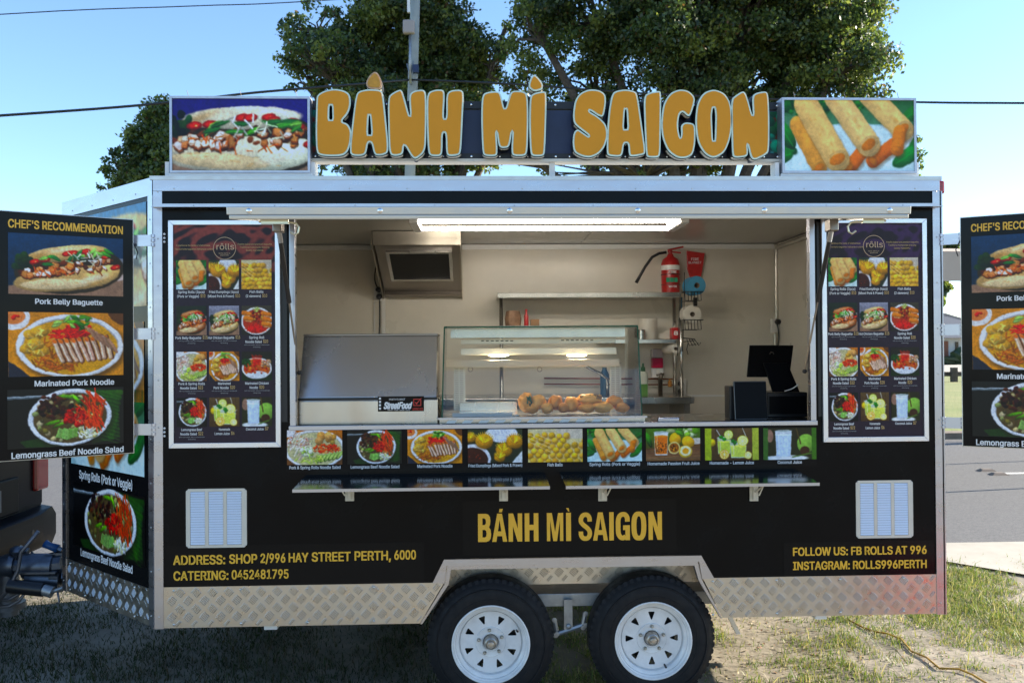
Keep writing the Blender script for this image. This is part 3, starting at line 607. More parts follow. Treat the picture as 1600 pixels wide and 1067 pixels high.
# opening frame
mb = MB(); fz = pp(860, 668)[1]
mb.box(ox0-.012, ox1+.012, -.014, .03, fz, oz0); mb.build('serving_sill', ALU, TR, bevel=.002)
B(ox0-.006, ox0+.022, -.012, .03, oz0, oz1, 'window_post', ALU, TR, .002); B(ox1-.022, ox1+.006, -.012, .03, oz0, oz1, 'window_post', ALU, TR, .002)
B(pp(437, 500)[0]+.004, ox0-.02, -.004, -.001, oz0+.02, oz1-.04, 'rubber_seal', PLAST, TR); B(ox1+.02, pp(1283, 500)[0]-.004, -.004, -.001, oz0+.02, oz1-.04, 'rubber_seal', PLAST, TR)
B(.034, 3.936, .035, .68, oz0-.045, oz0-.008, 'counter_top', STEEL, TR, .002)
# lifted hatch with gas struts
hx0, hx1 = ox0-.06, ox1+.06
HE = Vector((0, -.905, 2.345)); HH = Vector((0, -.028, 2.46)); hd = (HE-HH).normalized(); hu = Vector((0, -hd.z, hd.y)); hu = hu if hu.z > 0 else -hu
FH = Frame((0, HH.y, HH.z), (1, 0, 0), hd)      # u sideways, v outwards along the hatch, n across its thickness
L = (HE-HH).length; sgn = 1 if FH.n.z > 0 else -1
def hbox(mb, u0, u1, v0, v1, t0, t1, m=0):
    a, b = (t0, t1) if sgn > 0 else (-t1, -t0); return mb.fbox(FH, u0, u1, v0, v1, a, b, m)
hatch = hbox(MB(), hx0+.01, hx1-.01, 0, L-.03, .012, .05).build('hatch', mat('hatch_lining', (.55, .53, .48), .3, 0, var=.08), TR)
hbox(MB(), hx0, hx1, L-.03, L, 0, .018).build('lower_rail', mat('cream_rail', (.62, .60, .54), .35, .6), hatch, bevel=.004)
hbox(MB(), hx0-.01, hx1+.01, L-.028, L-.004, .0185, .052).build('edge_rail', ALUD, hatch, bevel=.003)
for q in (hx0, hx1-.009): hbox(MB(), q, q+.009, 0, L-.031, 0, .052).build('side_rail', ALUD, hatch)
mb = MB()
for i in range(6):
    p = FH.at(hx0+.08+(hx1-hx0-.16)*i/5, L-.004, sgn*.034); mb.lathe(p, hd, [(.012, 0), (.011, .003), (.006, .005), (.0001, .006)], 12)
mb.build('bolt', mat('bright_bolt', (.85, .85, .85), .2, 1), hatch, smooth=True)
HOOK = mat('galvanised_hook', (.72, .68, .5), .35, 1)
for s, u in ((1, hx0+.21), (-1, hx1-.18)):
    c = FH.at(u, L-.035, -sgn*.012)
    mb = MB(); mb.tube([c+Vector((-.10*s, 0, .004)), c+Vector((.02*s, 0, 0)), c+Vector((.03*s, 0, 0)), c+Vector((.05*s, 0, -.004)), c+Vector((.062*s, 0, -.02)), c+Vector((.058*s, 0, -.042)), c+Vector((.045*s, 0, -.05)), c+Vector((.028*s, 0, -.038))], .0045, 8)
    mb.box(c.x-.09*(1 if s > 0 else -.0)-.0, c.x+.02+.07*(s < 0), c.y-.006, c.y+.006, c.z-.006, c.z+.012); mb.build('hatch_catch', HOOK, hatch)
for px0, py0, px1, py1, sd in ((450, 362, 466, 582, 0), (1274, 362, 1252, 580, 1)):
    u = hx0+.045 if sd == 0 else hx1-.045
    pa = FH.at(u, .20, -sgn*.005); pb = Vector((ox0+.03 if sd == 0 else ox1-.032, .045, PL(.045).hit(px1, py1)[1])); md = pa.lerp(pb, .52)
    mb = MB(); mb.tube([pa, md], .0115, 12); mb.tube([md, pb], .005, 8, 1); mb.ball(pb, .012, .012, .012, m=0); mb.lathe(pa.lerp(pb, .03), (pb-pa), [(.0125, 0), (.0125, .075)], 12, 2)
    mb.build('gas_strut', [PLAST, STEELD, GREYL], TR, auto=40)
    mb = MB(); mb.box(u-.022, u+.022, pa.y-.02, pa.y+.05, pa.z-.045, pa.z+.012); mb.build('strut_bracket', STEELD, TR, bevel=.004)
# fold-down shelf in two leaves, with brackets
SHM = mat('polished_black_shelf', (.27, .28, .30), .13, 1, rvar=.03, vscale=4)
sz = PL(0).hit(865, 737)[1]
for x0, x1 in ((457, 859), (884, 1280)):
    F = PL(-.33); u0 = F.hit(x0, 757)[0]; u1 = F.hit(x1, 752)[0]
    mb = MB(); z = sz-.022
    mb.hexa([(u0, -.33, z-.012), (u1, -.33, z-.012), (u1, -.004, sz-.012), (u0, -.004, sz-.012), (u0, -.33, z), (u1, -.33, z), (u1, -.004, sz), (u0, -.004, sz)])
    sh = mb.build('fold_down_shelf', SHM, TR)
    B(u0, u1, -.336, -.3305, z-.013, z+.001, 'shelf_edge', ALU, sh)
BRK = mat('cream_bracket_steel', (.70, .66, .56), .4, 0, var=.25, vscale=22)
for x, s in ((546, -1), (787, 0), (942, 1), (1179, 1)):
    u, v = PL(-.02).hit(x, 783); 
    mb = MB(); mb.box(u-.022, u+.022, -.014, -.004, v, sz-.014); mb.box(u-.008, u+.008, -.026, -.0145, v+.01, sz-.014); mb.box(u-.008, u+.008, -.29, -.0265, sz-.036, sz-.0225)
    mb.tube([(u+.004, -.03, v+.05), (u+.004, -.20, sz-.04)], .006, 6)
    if s: mb.tube([(u+s*.02, -.03, v+.03), (u+s*.055, -.04, sz-.045), (u+s*.06, -.04, sz-.035)], .004, 6); mb.ball((u+s*.06, -.04, sz-.045), .009, .009, .009, 8, 6)
    mb.build('shelf_bracket', BRK, TR, bevel=.001)
# tread-plate skirts and arch
sl_ = [pp(256, 980)[0], pp(656, 974)[0], pp(694, 909)[0]]; s2_ = [pp(1129, 964)[0], pp(1098, 904)[0]]
PLf = [(lx, Z0+.004), (sl_[1], Z0+.004), (sl_[2], zs), (lx, zs)]; PRt = [(s2_[0], Z0+.004), (rx, Z0+.004), (rx, zs), (s2_[1], zs)]
for P in (PLf, PRt):
    o = MB().prism(F0, P, 0.0005, .004).build('tread_plate_skirt', CHECK, TR); tread(F0, P, .004, o)
    xs = [p[0] for p in P]; rivets(F0, [(min(xs[0], xs[3])+.05+k*.085*4*.97, zz) for k in range(4) for zz in (Z0+.02, zs-.018) if min(xs)+.05+k*.33 < max(xs)-.03], .004, o, .007)
i1, i2 = pp(709, 888), pp(1084, 884)
mb = MB(); shape(mb, F0, [[(a0[0], zs), (a1[0], za), (a2[0], za), (a3[0], zs), (s2_[1]-.005, zs-.003), (a2[0]-.012, za-.031), (a1[0]+.012, za-.031), (sl_[2]+.003, zs-.003)]], .0045, .012)
mb.build('arch_trim', ALU, TR, bevel=.001)
mb = MB(); shape(mb, F0, [[(sl_[2]+.004, zs-.005), (a1[0]+.016, za-.033), (a2[0]-.016, za-.033), (s2_[1]-.006, zs-.005), (s2_[0]-.002, Z0), (s2_[0]-.010, Z0), (s2_[1]-.022, zs-.01), (a2[0]-.034, za-.052), (a1[0]+.034, za-.052), (sl_[2]+.022, zs-.01), (sl_[1]+.012, Z0), (sl_[1]+.002, Z0)]], -.04, .003)
mb.build('arch_lip', ALU, TR)
ly = .225
PB = [(a0[0], Z0+.13), (a3[0]+.1, Z0+.13), (a3[0]+.1, za+.02), (a0[0], za+.02)]
FL = PL(ly); o = MB().prism(FL, PB, -.004, 0).build('arch_liner', CHECK, TR); tread(FL, [(a1[0], Z0+.14), (a2[0], Z0+.14), (a2[0], za-.03), (a1[0], za-.03)], .0005, o)
B(a0[0]-.05, a3[0]+.1, .03, ly, za+.003, za+.008, 'arch_roof', GALV, TR)
B(a0[0]-.2, a3[0]+.25, .222, .25, PL(.222).hit(890, 947)[1], PL(.222).hit(890, 927)[1], 'chassis_rail', GALV, TR, .003)
B(-.1, 4.0, .75, .82, .40, .47, 'cross_member', GALV, TR); B(-.1, 4.0, 1.55, 1.62, .40, .47, 'cross_member', GALV, TR)
# suspension hanger between the wheels
F = PL(.18); q = F.hit(888, 940); q1 = F.hit(892, 982)
mb = MB(); mb.box(q[0]-.022, q[0]+.022, .185, .205, q1[1]-.01, q[1]+.01); mb.lathe((q[0], .184, q1[1]+.012), (0, -1, 0), [(.014, 0), (.014, .01), (.006, .014), (.0001, .014)], 10)
for x0, y0, x1, y1 in ((868, 992, 915, 976), (866, 968, 870, 990), (915, 958, 911, 980)):
    a = F.hit(x0, y0); b = F.hit(x1, y1); mb.tube([(a[0], .195, a[1]), (b[0], .195, b[1])], .014, 8)
    mb.lathe((a[0], .182, a[1]), (0, -1, 0), [(.013, 0), (.013, .008), (.0001, .009)], 10); mb.lathe((b[0], .182, b[1]), (0, -1, 0), [(.013, 0), (.013, .008), (.0001, .009)], 10)
mb.build('suspension_hanger', GALV, TR, auto=35)
# wheels
def wheel(cx, cz, rot, name='wheel'):
    Wt = bpy.data.objects.new(name, None); COL.objects.link(Wt); Wt.parent = TR; Wt.location = (cx-2, .012-1.17, cz)
    c = Vector((cx, .012, cz)); ax = (0, -1, 0); Rr = .322
    prof = [(.19, -.02), (.192, -.004), (.205, .0), (.235, .004), (.262, .002), (.285, -.006), (.300, -.016), (.310, -.028), (.320, -.036), (.322, -.05), (.322, -.16), (.310, -.185), (.27, -.2), (.19, -.19)]
    mb = MB(); mb.lathe(c, ax, prof, 72); mb.lathe(c+Vector((0, -.0042, 0)), ax, [(.222, -.003), (.224, .0008), (.228, .0008), (.230, -.003)], 72); mb.lathe(c+Vector((0, -.002, 0)), ax, [(.272, -.004), (.274, .001), (.277, .001), (.28, -.006)], 72)
    mb.build('tyre', RUB, Wt, auto=28)
    mb = MB()
    for k in range(56):
        for rr0, rr1, yy in ((.3025, .3215, .02), ):
            a = 2*math.pi*k/56; e = Vector((math.cos(a), 0, math.sin(a))); t = Vector((-math.sin(a), 0, math.cos(a)))
            p = c+e*.3135+Vector((0, .0275, 0))
            hh = [p-t*.010-e*.012+Vector((0, -.006, 0)), p+t*.010-e*.012+Vector((0, -.006, 0)), p+t*.010+e*.011+Vector((0, .005, 0)), p-t*.010+e*.011+Vector((0, .005, 0))]
            mb.add(hh+[x+Vector((0, .02, 0)) for x in hh], [(0, 1, 2, 3), (0, 4, 5, 1), (1, 5, 6, 2), (2, 6, 7, 3), (3, 7, 4, 0)])
    t_ = mb.build('tread_blocks', RUB, Wt); t_['kind'] = 'stuff'
    rim = [(.152, -.055), (.160, -.05), (.163, -.03), (.170, -.024), (.178, -.022), (.180, -.010), (.186, -.006), (.190, .003), (.195, .006), (.199, .004), (.199, -.01)]
    mb = MB(); mb.lathe(c, ax, rim, 64)
    Fw = Frame(c, (1, 0, 0)); holes = []
    for k in range(8):
        a = rot+k*math.pi/4; ro, ri = .137, .095
        tri = [((ro)*math.cos(a-.135), ro*math.sin(a-.135)), (ro*math.cos(a+.135), ro*math.sin(a+.135)), (ri*math.cos(a+.03), ri*math.sin(a+.03)), (ri*math.cos(a-.03), ri*math.sin(a-.03))]
        holes.append(smooth_loop(tri, 1, .12))
    shape(mb, Fw, [circ(0, 0, .156, 64), circ(0, 0, .040, 24)]+holes, -.052, -.046)
    mb.lathe(c, ax, [(.04, -.05), (.040, -.044), (.046, -.040), (.05, -.044), (.075, -.040), (.078, -.046)], 40)
    mb.build('rim', RIMW, Wt, auto=30)
    mb = MB(); mb.lathe(c, ax, [(.038, -.06), (.036, -.03), (.030, -.012), (.024, -.008), (.022, -.012), (.0001, -.014)], 24); mb.lathe(c, ax, [(.018, -.02), (.016, .0), (.012, .004), (.0001, .005)], 20)
    mb.build('hub_cap', mat('worn_hub_metal', (.55, .50, .44), .4, .9, var=.4, vscale=30), Wt, auto=35)
    bm = None
    for k in range(5):
        a = R(90+72*k)+rot*.3; p = c+Vector((math.cos(a)*.062, .044, math.sin(a)*.062))
        if bm is None: b0 = MB().lathe((0, 0, 0), ax, [(.010, 0), (.010, .008), (.006, .013), (.005, .020), (.0001, .021)], 6); 
        mb = MB(); mb.v = [(v[0]+p.x, v[1]+p.y, v[2]+p.z) for v in b0.v]; mb.f = b0.f; mb.m = b0.m
        mb.build('wheel_nut', mat('nut_steel', (.45, .42, .36), .4, 1), Wt)
        bm = 1
    a = R(-65) if rot < .3 else R(25); MB().tube([c+Vector((math.cos(a)*.145, .03, math.sin(a)*.145)), c+Vector((math.cos(a)*.150, .0, math.sin(a)*.150))], .0055, 8).build('valve', PLAST, Wt)
    mb = MB().lathe(c, ax, [(.0001, -.09), (.13, -.09), (.14, -.12), (.14, -.17)], 32).build('brake_drum', PLAST, Wt, auto=40)
w1 = PL(.012).hit(767, 1003); w2 = PL(.012).hit(1021, 993)
wheel(w1[0], .325, R(20)); wheel(w2[0], .328, R(0))
# louvred vents
LOUV = mat('anodised_louvre', (.80, .84, .90), .35, .35); FRV = mat('vent_frame', (.66, .63, .55), .42, .25, var=.1)
for x0, y0, x1, y1 in ((291, 763, 386, 855), (1337, 750, 1426, 840)):
    u0, u1, v0, v1 = F0.rect(x0, y0, x1, y1)
    cw = (u1-u0); cols = [(u0+cw*(.07+.30*i), u0+cw*(.07+.30*i+.245)) for i in range(3)]
    vt = bpy.data.objects.new('vent', None); COL.objects.link(vt); vt.parent = TR; vt.location = ((u0+u1)/2-2, -1.17, v0)
    mb = MB(); shape(mb, F0, [smooth_loop([(u0, v0), (u1, v0), (u1, v1), (u0, v1)], 2, .04)]+[[(a, v0+.014), (b, v0+.014), (b, v1-.014), (a, v1-.014)] for a, b in cols], .001, .005); mb.build('vent_frame', FRV, vt)
    n = 21; proto = None; hgt = (v1-v0-.03)/n
    for a, b in cols:
        for k in range(n):
            z = v0+.015+hgt*k; mb = MB()
            if proto is None:
                w_ = b-a; mb.hexa([(0, -.001, 0), (w_, -.001, 0), (w_, -.001, .0001), (0, -.001, .0001), (.004, -.008, hgt*.12), (w_-.004, -.008, hgt*.12), (w_, -.002, hgt*.95), (0, -.002, hgt*.95)])
                me = bpy.data.meshes.new('louvre'); me.from_pydata(mb.v, [], mb.f); me.materials.append(LOUV); proto = me
            o = bpy.data.objects.new('louvre', proto); COL.objects.link(o); o.parent = vt; o.location = (a-vt.location.x-2, 0, z-v0)
    rivets(F0, [(u0+.008, v0+.008), (u1-.008, v0+.008), (u0+.008, v1-.008), (u1-.008, v1-.008)], .005, vt, .003)
# lettering panels on the body
def decal(x0, y0, x1, y1):
    u0, u1, v0, v1 = F0.rect(x0, y0, x1, y1); return MB().fbox(F0, u0, u1, v0, v1, .0003, .002).build('decal', BLACK2, TR)
dc = decal(723, 780, 1057, 865); mb = MB()
def condensed(mb, s, x0, yb0, x1, yb1, yt, off): ptext(mb, F0, s, x0, yb0, x1, yt, .0035, 0, off, yr=yb1)
def supe(rx, ry, n=2.7, N=32): return [(.5+rx*math.copysign(abs(math.cos(t))**(2/n), math.cos(t)), .5+ry*math.copysign(abs(math.sin(t))**(2/n), math.sin(t))) for t in [2*math.pi*i/N for i in range(N)]]
AO = [[(0, 0), (.28, 0), (.335, .2), (.665, .2), (.72, 0), (1, 0), (.66, 1), (.34, 1)], [(.385, .37), (.615, .37), (.5, .79)]]
BLK = {'H': ([[(0, 0), (.34, 0), (.34, .40), (.66, .40), (.66, 0), (1, 0), (1, 1), (.66, 1), (.66, .59), (.34, .59), (.34, 1), (0, 1)]], 0),
 'N': ([[(0, 0), (.32, 0), (.32, .55), (.66, 0), (1, 0), (1, 1), (.68, 1), (.68, .45), (.34, 1), (0, 1)]], 0),
 'M': ([[(0, 0), (.2, 0), (.2, .74), (.385, 0), (.615, 0), (.8, .74), (.8, 0), (1, 0), (1, 1), (.69, 1), (.5, .32), (.31, 1), (0, 1)]], 0), 'A': (AO, 0), 'Á': (AO, 0),
 'O': ([supe(.5, .515), supe(.165, .35, 2.4)], 0),
 'B': ([[(0, 0), (.62, 0), (.84, .035), (.96, .12), (1, .27), (.96, .42), (.84, .52), (.92, .61), (.95, .75), (.91, .89), (.79, .97), (.6, 1), (0, 1)], [(.34, .16), (.54, .16), (.63, .20), (.66, .29), (.62, .39), (.52, .43), (.34, .43)], [(.34, .60), (.5, .60), (.59, .64), (.61, .72), (.58, .80), (.49, .84), (.34, .84)]], 0),
 'S': (0, [(.83, .68), (.81, .81), (.68, .905), (.5, .925), (.30, .89), (.175, .78), (.19, .66), (.36, .56), (.62, .46), (.80, .35), (.83, .22), (.70, .10), (.5, .075), (.31, .10), (.18, .20), (.165, .33)]),
 'G': ([[(.52, .36), (.68, .36), (.68, .0), (1, 0), (1, .53), (.52, .53)]], [(.83, .66), (.80, .82), (.67, .905), (.5, .92), (.31, .88), (.18, .74), (.165, .5), (.18, .26), (.31, .12), (.5, .08), (.70, .13)])}
for ch, xa, xb in (('B', 198, 283), ('Á', 291, 388), ('N', 399, 487), ('H', 505, 594), ('M', 651, 757), ('Ì', 777, 808), ('S', 860, 946), ('A', 954, 1050), ('I', 1061, 1089), ('G', 1104, 1195), ('O', 1207, 1303), ('N', 1319, 1406)):
    xm = (xa+xb)/2; yb = 760+(363-.0125*(xm-240))/4.2105; mb = MB(); xa_, xb_ = 700+xa/4.2105, 700+xb/4.2105
    if ch in 'IÌ':
        u0_, v0_ = F0.hit(xa_, yb); u1_, v1_ = F0.hit(xb_, yb-44.2); mb.add([F0.at(u, v, .0035) for u, v in ((u0_, v0_), (u1_, v0_), (u1_, v1_), (u0_, v1_))], [(0, 1, 2, 3)])
        if ch == 'Ì': q = [F0.hit(xb_+dx, yb-44.2+dy) for dx, dy in ((-4.2, -2), (-2.2, -2), (-3.5, -7.2), (-7.6, -7.2))]; mb.add([F0.at(u, v, .0035) for u, v in q], [(0, 1, 2, 3)])
    else:
        u0_, v0_ = F0.hit(xa_, yb); u1_, v1_ = F0.hit(xb_, yb-44.2); w_, h_ = u1_-u0_, v1_-v0_; D = BLK[ch]
        T_ = lambda P: [(u0_+w_*x, v0_+h_*y) for x, y in P]
        if D[0]: shape(mb, F0, [T_(P) for P in D[0]], .003, .0036)
        if ch == 'Á': mb.add([F0.at(u, v, .0036) for u, v in T_([(.46, 1.05), (.66, 1.05), (.72, 1.17), (.50, 1.17)])], [(0, 1, 2, 3)])
        if D[1]:
            C_ = [Vector((x*w_, y*h_, 0)) for x, y in D[1]]; sm = []
            for i in range(len(C_)-1):
                a, b, c, d = C_[max(i-1, 0)], C_[i], C_[i+1], C_[min(i+2, len(C_)-1)]
                sm += [.5*((2*b)+(c-a)*t+(2*a-5*b+4*c-d)*t*t+(3*b-a-3*c+d)*t**3) for t in (0, .33, .67)]
            sm.append(C_[-1]); hw = .5*.335*w_; L_, R_ = [], []
            for i, p in enumerate(sm):
                t = (sm[min(i+1, len(sm)-1)]-sm[max(i-1, 0)]).normalized(); n_ = Vector((-t.y, t.x, 0))*hw; L_.append((u0_+p.x+n_.x, v0_+p.y+n_.y)); R_.append((u0_+p.x-n_.x, v0_+p.y-n_.y))
            for i in range(len(sm)-1): mb.add([F0.at(*q, .0037) for q in (L_[i], L_[i+1], R_[i+1], R_[i])], [(0, 1, 2, 3)])
    mb.build('letter', GOLD, dc)
dc = decal(257, 849, 663, 914); mb = MB()
for s, a, b in (('ADDRESS:', 270.5, 352), ('SHOP', 358, 402), ('2/996', 407, 446), ('HAY', 451, 482), ('STREET', 487, 548), ('PERTH,', 554, 611), ('6000', 616, 650)):
    ptext(mb, F0, s, a, 882.6-(a-270)*.0245, b, 868-(a-270)*.0245, .0035, 0, .02, yr=882.6-(b-270)*.0245)
for s, a, b in (('CATERING:', 271, 357), ('0452481795', 362, 451)): ptext(mb, F0, s, a, 907-(a-270)*.022, b, 892.5-(a-270)*.022, .0035, 0, .02, yr=907-(b-270)*.022)
tag(mb.build('lettering', GOLD, dc), kind='stuff')
dc = decal(1224, 845, 1459, 902); mb = MB()
ptext(mb, F0, 'FOLLOW US: FB ROLLS AT 996', 1239, 867, 1448, 854, .0035, 0, .02, yr=866); ptext(mb, F0, 'INSTAGRAM: ROLLS996PERTH', 1239, 889, 1448, 876, .0035, 0, .02, yr=888)
tag(mb.build('lettering', GOLD, dc), kind='stuff')
# small things under the floor edge
B(*[PL(.05).hit(x, 980)[0] for x in (413, 434)], .04, .1, Z0-.028, Z0-.001, 'step_lamp', WHITE, TR, .003)
B(*[PL(.05).hit(x, 980)[0] for x in (1273, 1291)], .04, .1, Z0-.028, Z0-.001, 'step_lamp', WHITE, TR, .003)
a = PL(.25).hit(1131, 962); b = PL(.25).hit(1150, 986); MB().hexa([(b[0]-.012, .2, b[1]), (b[0]+.012, .2, b[1]), (b[0]+.012, .22, b[1]), (b[0]-.012, .22, b[1]), (a[0]-.012, .2, a[1]+.05), (a[0]+.012, .2, a[1]+.05), (a[0]+.012, .22, a[1]+.05), (a[0]-.012, .22, a[1]+.05)]).build('mudguard_stay', ALUD, TR)
B(3.50, 3.56, .5, .54, .33, .46, 'steady_stub', BRK, TR); mb = MB(); mb.hexa([(3.74, .40, .36), (3.82, .40, .345), (3.82, .52, .345), (3.74, .52, .36), (3.72, .40, .44), (3.80, .40, .44), (3.80, .52, .44), (3.72, .52, .44)]); mb.build('rear_bracket', ALUD, TR)
# nose, turned back at an angle
n0 = Vector((0, 0, 0)); rr = ray(98, 620); best = None
NL = Vector((-.80, .80, 0))
# the far end lies where the sight line through the end post meets the 45 degree plane
FN = Frame((0, 0, 0), Vector((.74, -.72, 0)).normalized())
nu = FN.hit(99, 640)[0]
FN = Frame(FN.at(nu, 0), FN.u); NW = -nu    # u runs 0 at the far end to NW at the trailer's corner
MB().fbox(FN, 0, NW, Z0+.16, Z1-.02, -.03, 0).build('nose_wall', BLACK2, TR)
e = FN.at(0, 0); B(e.x-.0, e.x+.03, e.y, YB-e.y, Z0, Z1-.1, 'nose_front', ALUD, TR)
mb = MB(); v = [FN.at(0, Z1-.02), FN.at(NW, Z1-.02), Vector((0, YB, Z1-.02)), Vector((e.x, YB-e.y, Z1-.02))]
mb.add([tuple(q) for q in v]+[(q.x, q.y, q.z+.01) for q in v], [(0, 3, 2, 1), (4, 5, 6, 7), (0, 1, 5, 4), (1, 2, 6, 5), (2, 3, 7, 6), (3, 0, 4, 7)]); mb.build('nose_roof', ALUD, TR)
zt = FN.hit(99, 318)[1]
def slope(mb, u0, u1, z0a, z0b, z1a, z1b, d0, d1):   # quad with sloping edges: a = far end, b = near end
    mb.hexa([FN.at(u0, z0a, d1), FN.at(u1, z0b, d1), FN.at(u1, z0b, d0), FN.at(u0, z0a, d0), FN.at(u0, z1a, d1), FN.at(u1, z1b, d1), FN.at(u1, z1b, d0), FN.at(u0, z1a, d0)])
mb = MB(); slope(mb, 0, NW-.012, Z1-.085, Z1-.085, Z1+.004, Z1+.004, .0005, .006); mb.build('nose_top_rail', ALU, TR)
MB().fbox(FN, NW-.055, NW-.006, Z0, Z1-.086, .0005, .008).build('corner_post', ALU, TR); MB().fbox(FN, 0, .05, Z0, Z1-.086, .0005, .008).build('corner_post', ALU, TR)
rivets(FN, [(NW-.03, Z0+.06+.22*i) for i in range(10)]+[(.02, Z0+.06+.22*i) for i in range(10)], .008, TR); rivets(FN, [(.15+.26*i, Z1-.06) for i in range(4)], .006, TR)
zk0 = FN.hit(112, 876)[1]; zk1 = FN.hit(232, 917)[1]; zk = (zk0+zk1)/2
P = [(.051, Z0+.004), (NW-.056, Z0+.004), (NW-.056, zk), (.051, zk)]
o = MB().prism(FN, P, .0005, .004).build('tread_plate_skirt', CHECK, TR); tread(FN, P, .004, o); rivets(FN, [(.1+.2*i, z) for i in range(5) for z in (Z0+.02, zk-.02)], .004, o, .007)
# nose pictures
def nrect(x0, y0, x1, y1): return FN.rect(x0, y0, x1, y1)
pu0, pu1 = FN.hit(112, 640)[0], FN.hit(226, 640)[0]
zA, zB = FN.hit(226, 745)[1], 1.50
picture(FN, pu0, pu1, zA, zA+.44, 'rolls_nose', d_rolls, 90, TR, seed=3)
picture(FN, pu0, pu1+.03, 2.05, Z1-.11, 'bag_nose', lambda c: (d_baguette(c, bgt=(.28, .52, .66)), warp(c, 1.5, .1, .4, .4)), 80, TR, seed=5)
picture(FN, pu0, pu1, 1.56, 1.97, 'pork', d_porknoodle, 70, TR, seed=2)
zC, zD = FN.hit(170, 868)[1], FN.hit(170, 753)[1]
picture(FN, pu0+.03, pu1+.01, zC, zD-.035, 'salad_nose', lambda c: d_salad(c, dark=(.012, .012, .013)), 110, TR, seed=4)
mb = MB()
a = FN.hit(126, 744); b = FN.hit(209, 758); text(mb, FN, 'Spring Rolls (Pork or Veggie)', a[0], b[0], zA-.075, zA-.028, .008)
a = FN.hit(127, 874); b = FN.hit(208, 898); text(mb, FN, 'Lemongrass Beef Noodle Salad', a[0], b[0], zC-.05, zC-.008)
tag(mb.build('lettering', WLET, TR), kind='stuff')
# ---------------------------------------------------------------- roof sign
SGN = thing('roof_sign', 'long navy roof sign with chunky orange letters reading BÁNH MÌ SAIGON', 'sign', (2.4, .1, Z1))
FS = PL(.10)
u0, u1, v0, v1 = FS.rect(484, 156, 1222, 250)
MB().fbox(FS, u0, u1, v0+.02, v1-.055, -.05, 0).build('back_board', NAVY, SGN)
MB().fbox(FS, u0, u1, v0, v0+.03, -.055, .012).fbox(FS, u0, u1, v1-.05, v1-.012, -.055, .008).build('board_frame', DARKR, SGN)
MB().fbox(FS, u0, u1, v0-.014, v0-.0005, -.06, .03).build('bottom_rail', mat('cream_rail_paint', (.75, .72, .62), .4, var=.15), SGN)
mb = MB()
for i in range(34):
    u = u0+.03+(u1-u0-.06)*i/33
    mb.lathe(FS.at(u, v0+.014, .012), FS.n, [(.007, 0), (.005, .004), (.0001, .005)], 8)
    if i % 2: mb.lathe(FS.at(u, v1-.03, .008), FS.n, [(.007, 0), (.005, .004), (.0001, .005)], 8)
o = mb.build('screws', mat('bright_bolt', (.85, .85, .85)), SGN); o['kind'] = 'stuff'
for x in (490, 863, 1214):
    a = FS.hit(x, 265)[0]; B(a-.014, a+.014, .10, .13, Z1+.008, v0-.014, 'support_post', WHITE, SGN)
for x0, x1, k in ((485.5, 497, 0), (1203, 1221, 1)):
    a, b, c, d = FS.rect(x0, 160, x1, 245); picture(FS, a, b, v0+.035, v1-.06, 'leafy%d' % k, (lambda c: (c.grad((.10, .3, .3), (.25, .5, .5)), c.blobs(c.A*.5, .5, c.A*.7, .6, 30, [(.1, .35, .2), (.15, .5, .4), (.4, .15, .1)], .06, .2))), 50, SGN, seed=8+k)
LA = (480, 110); LB = (840, 110); S = 4.2105
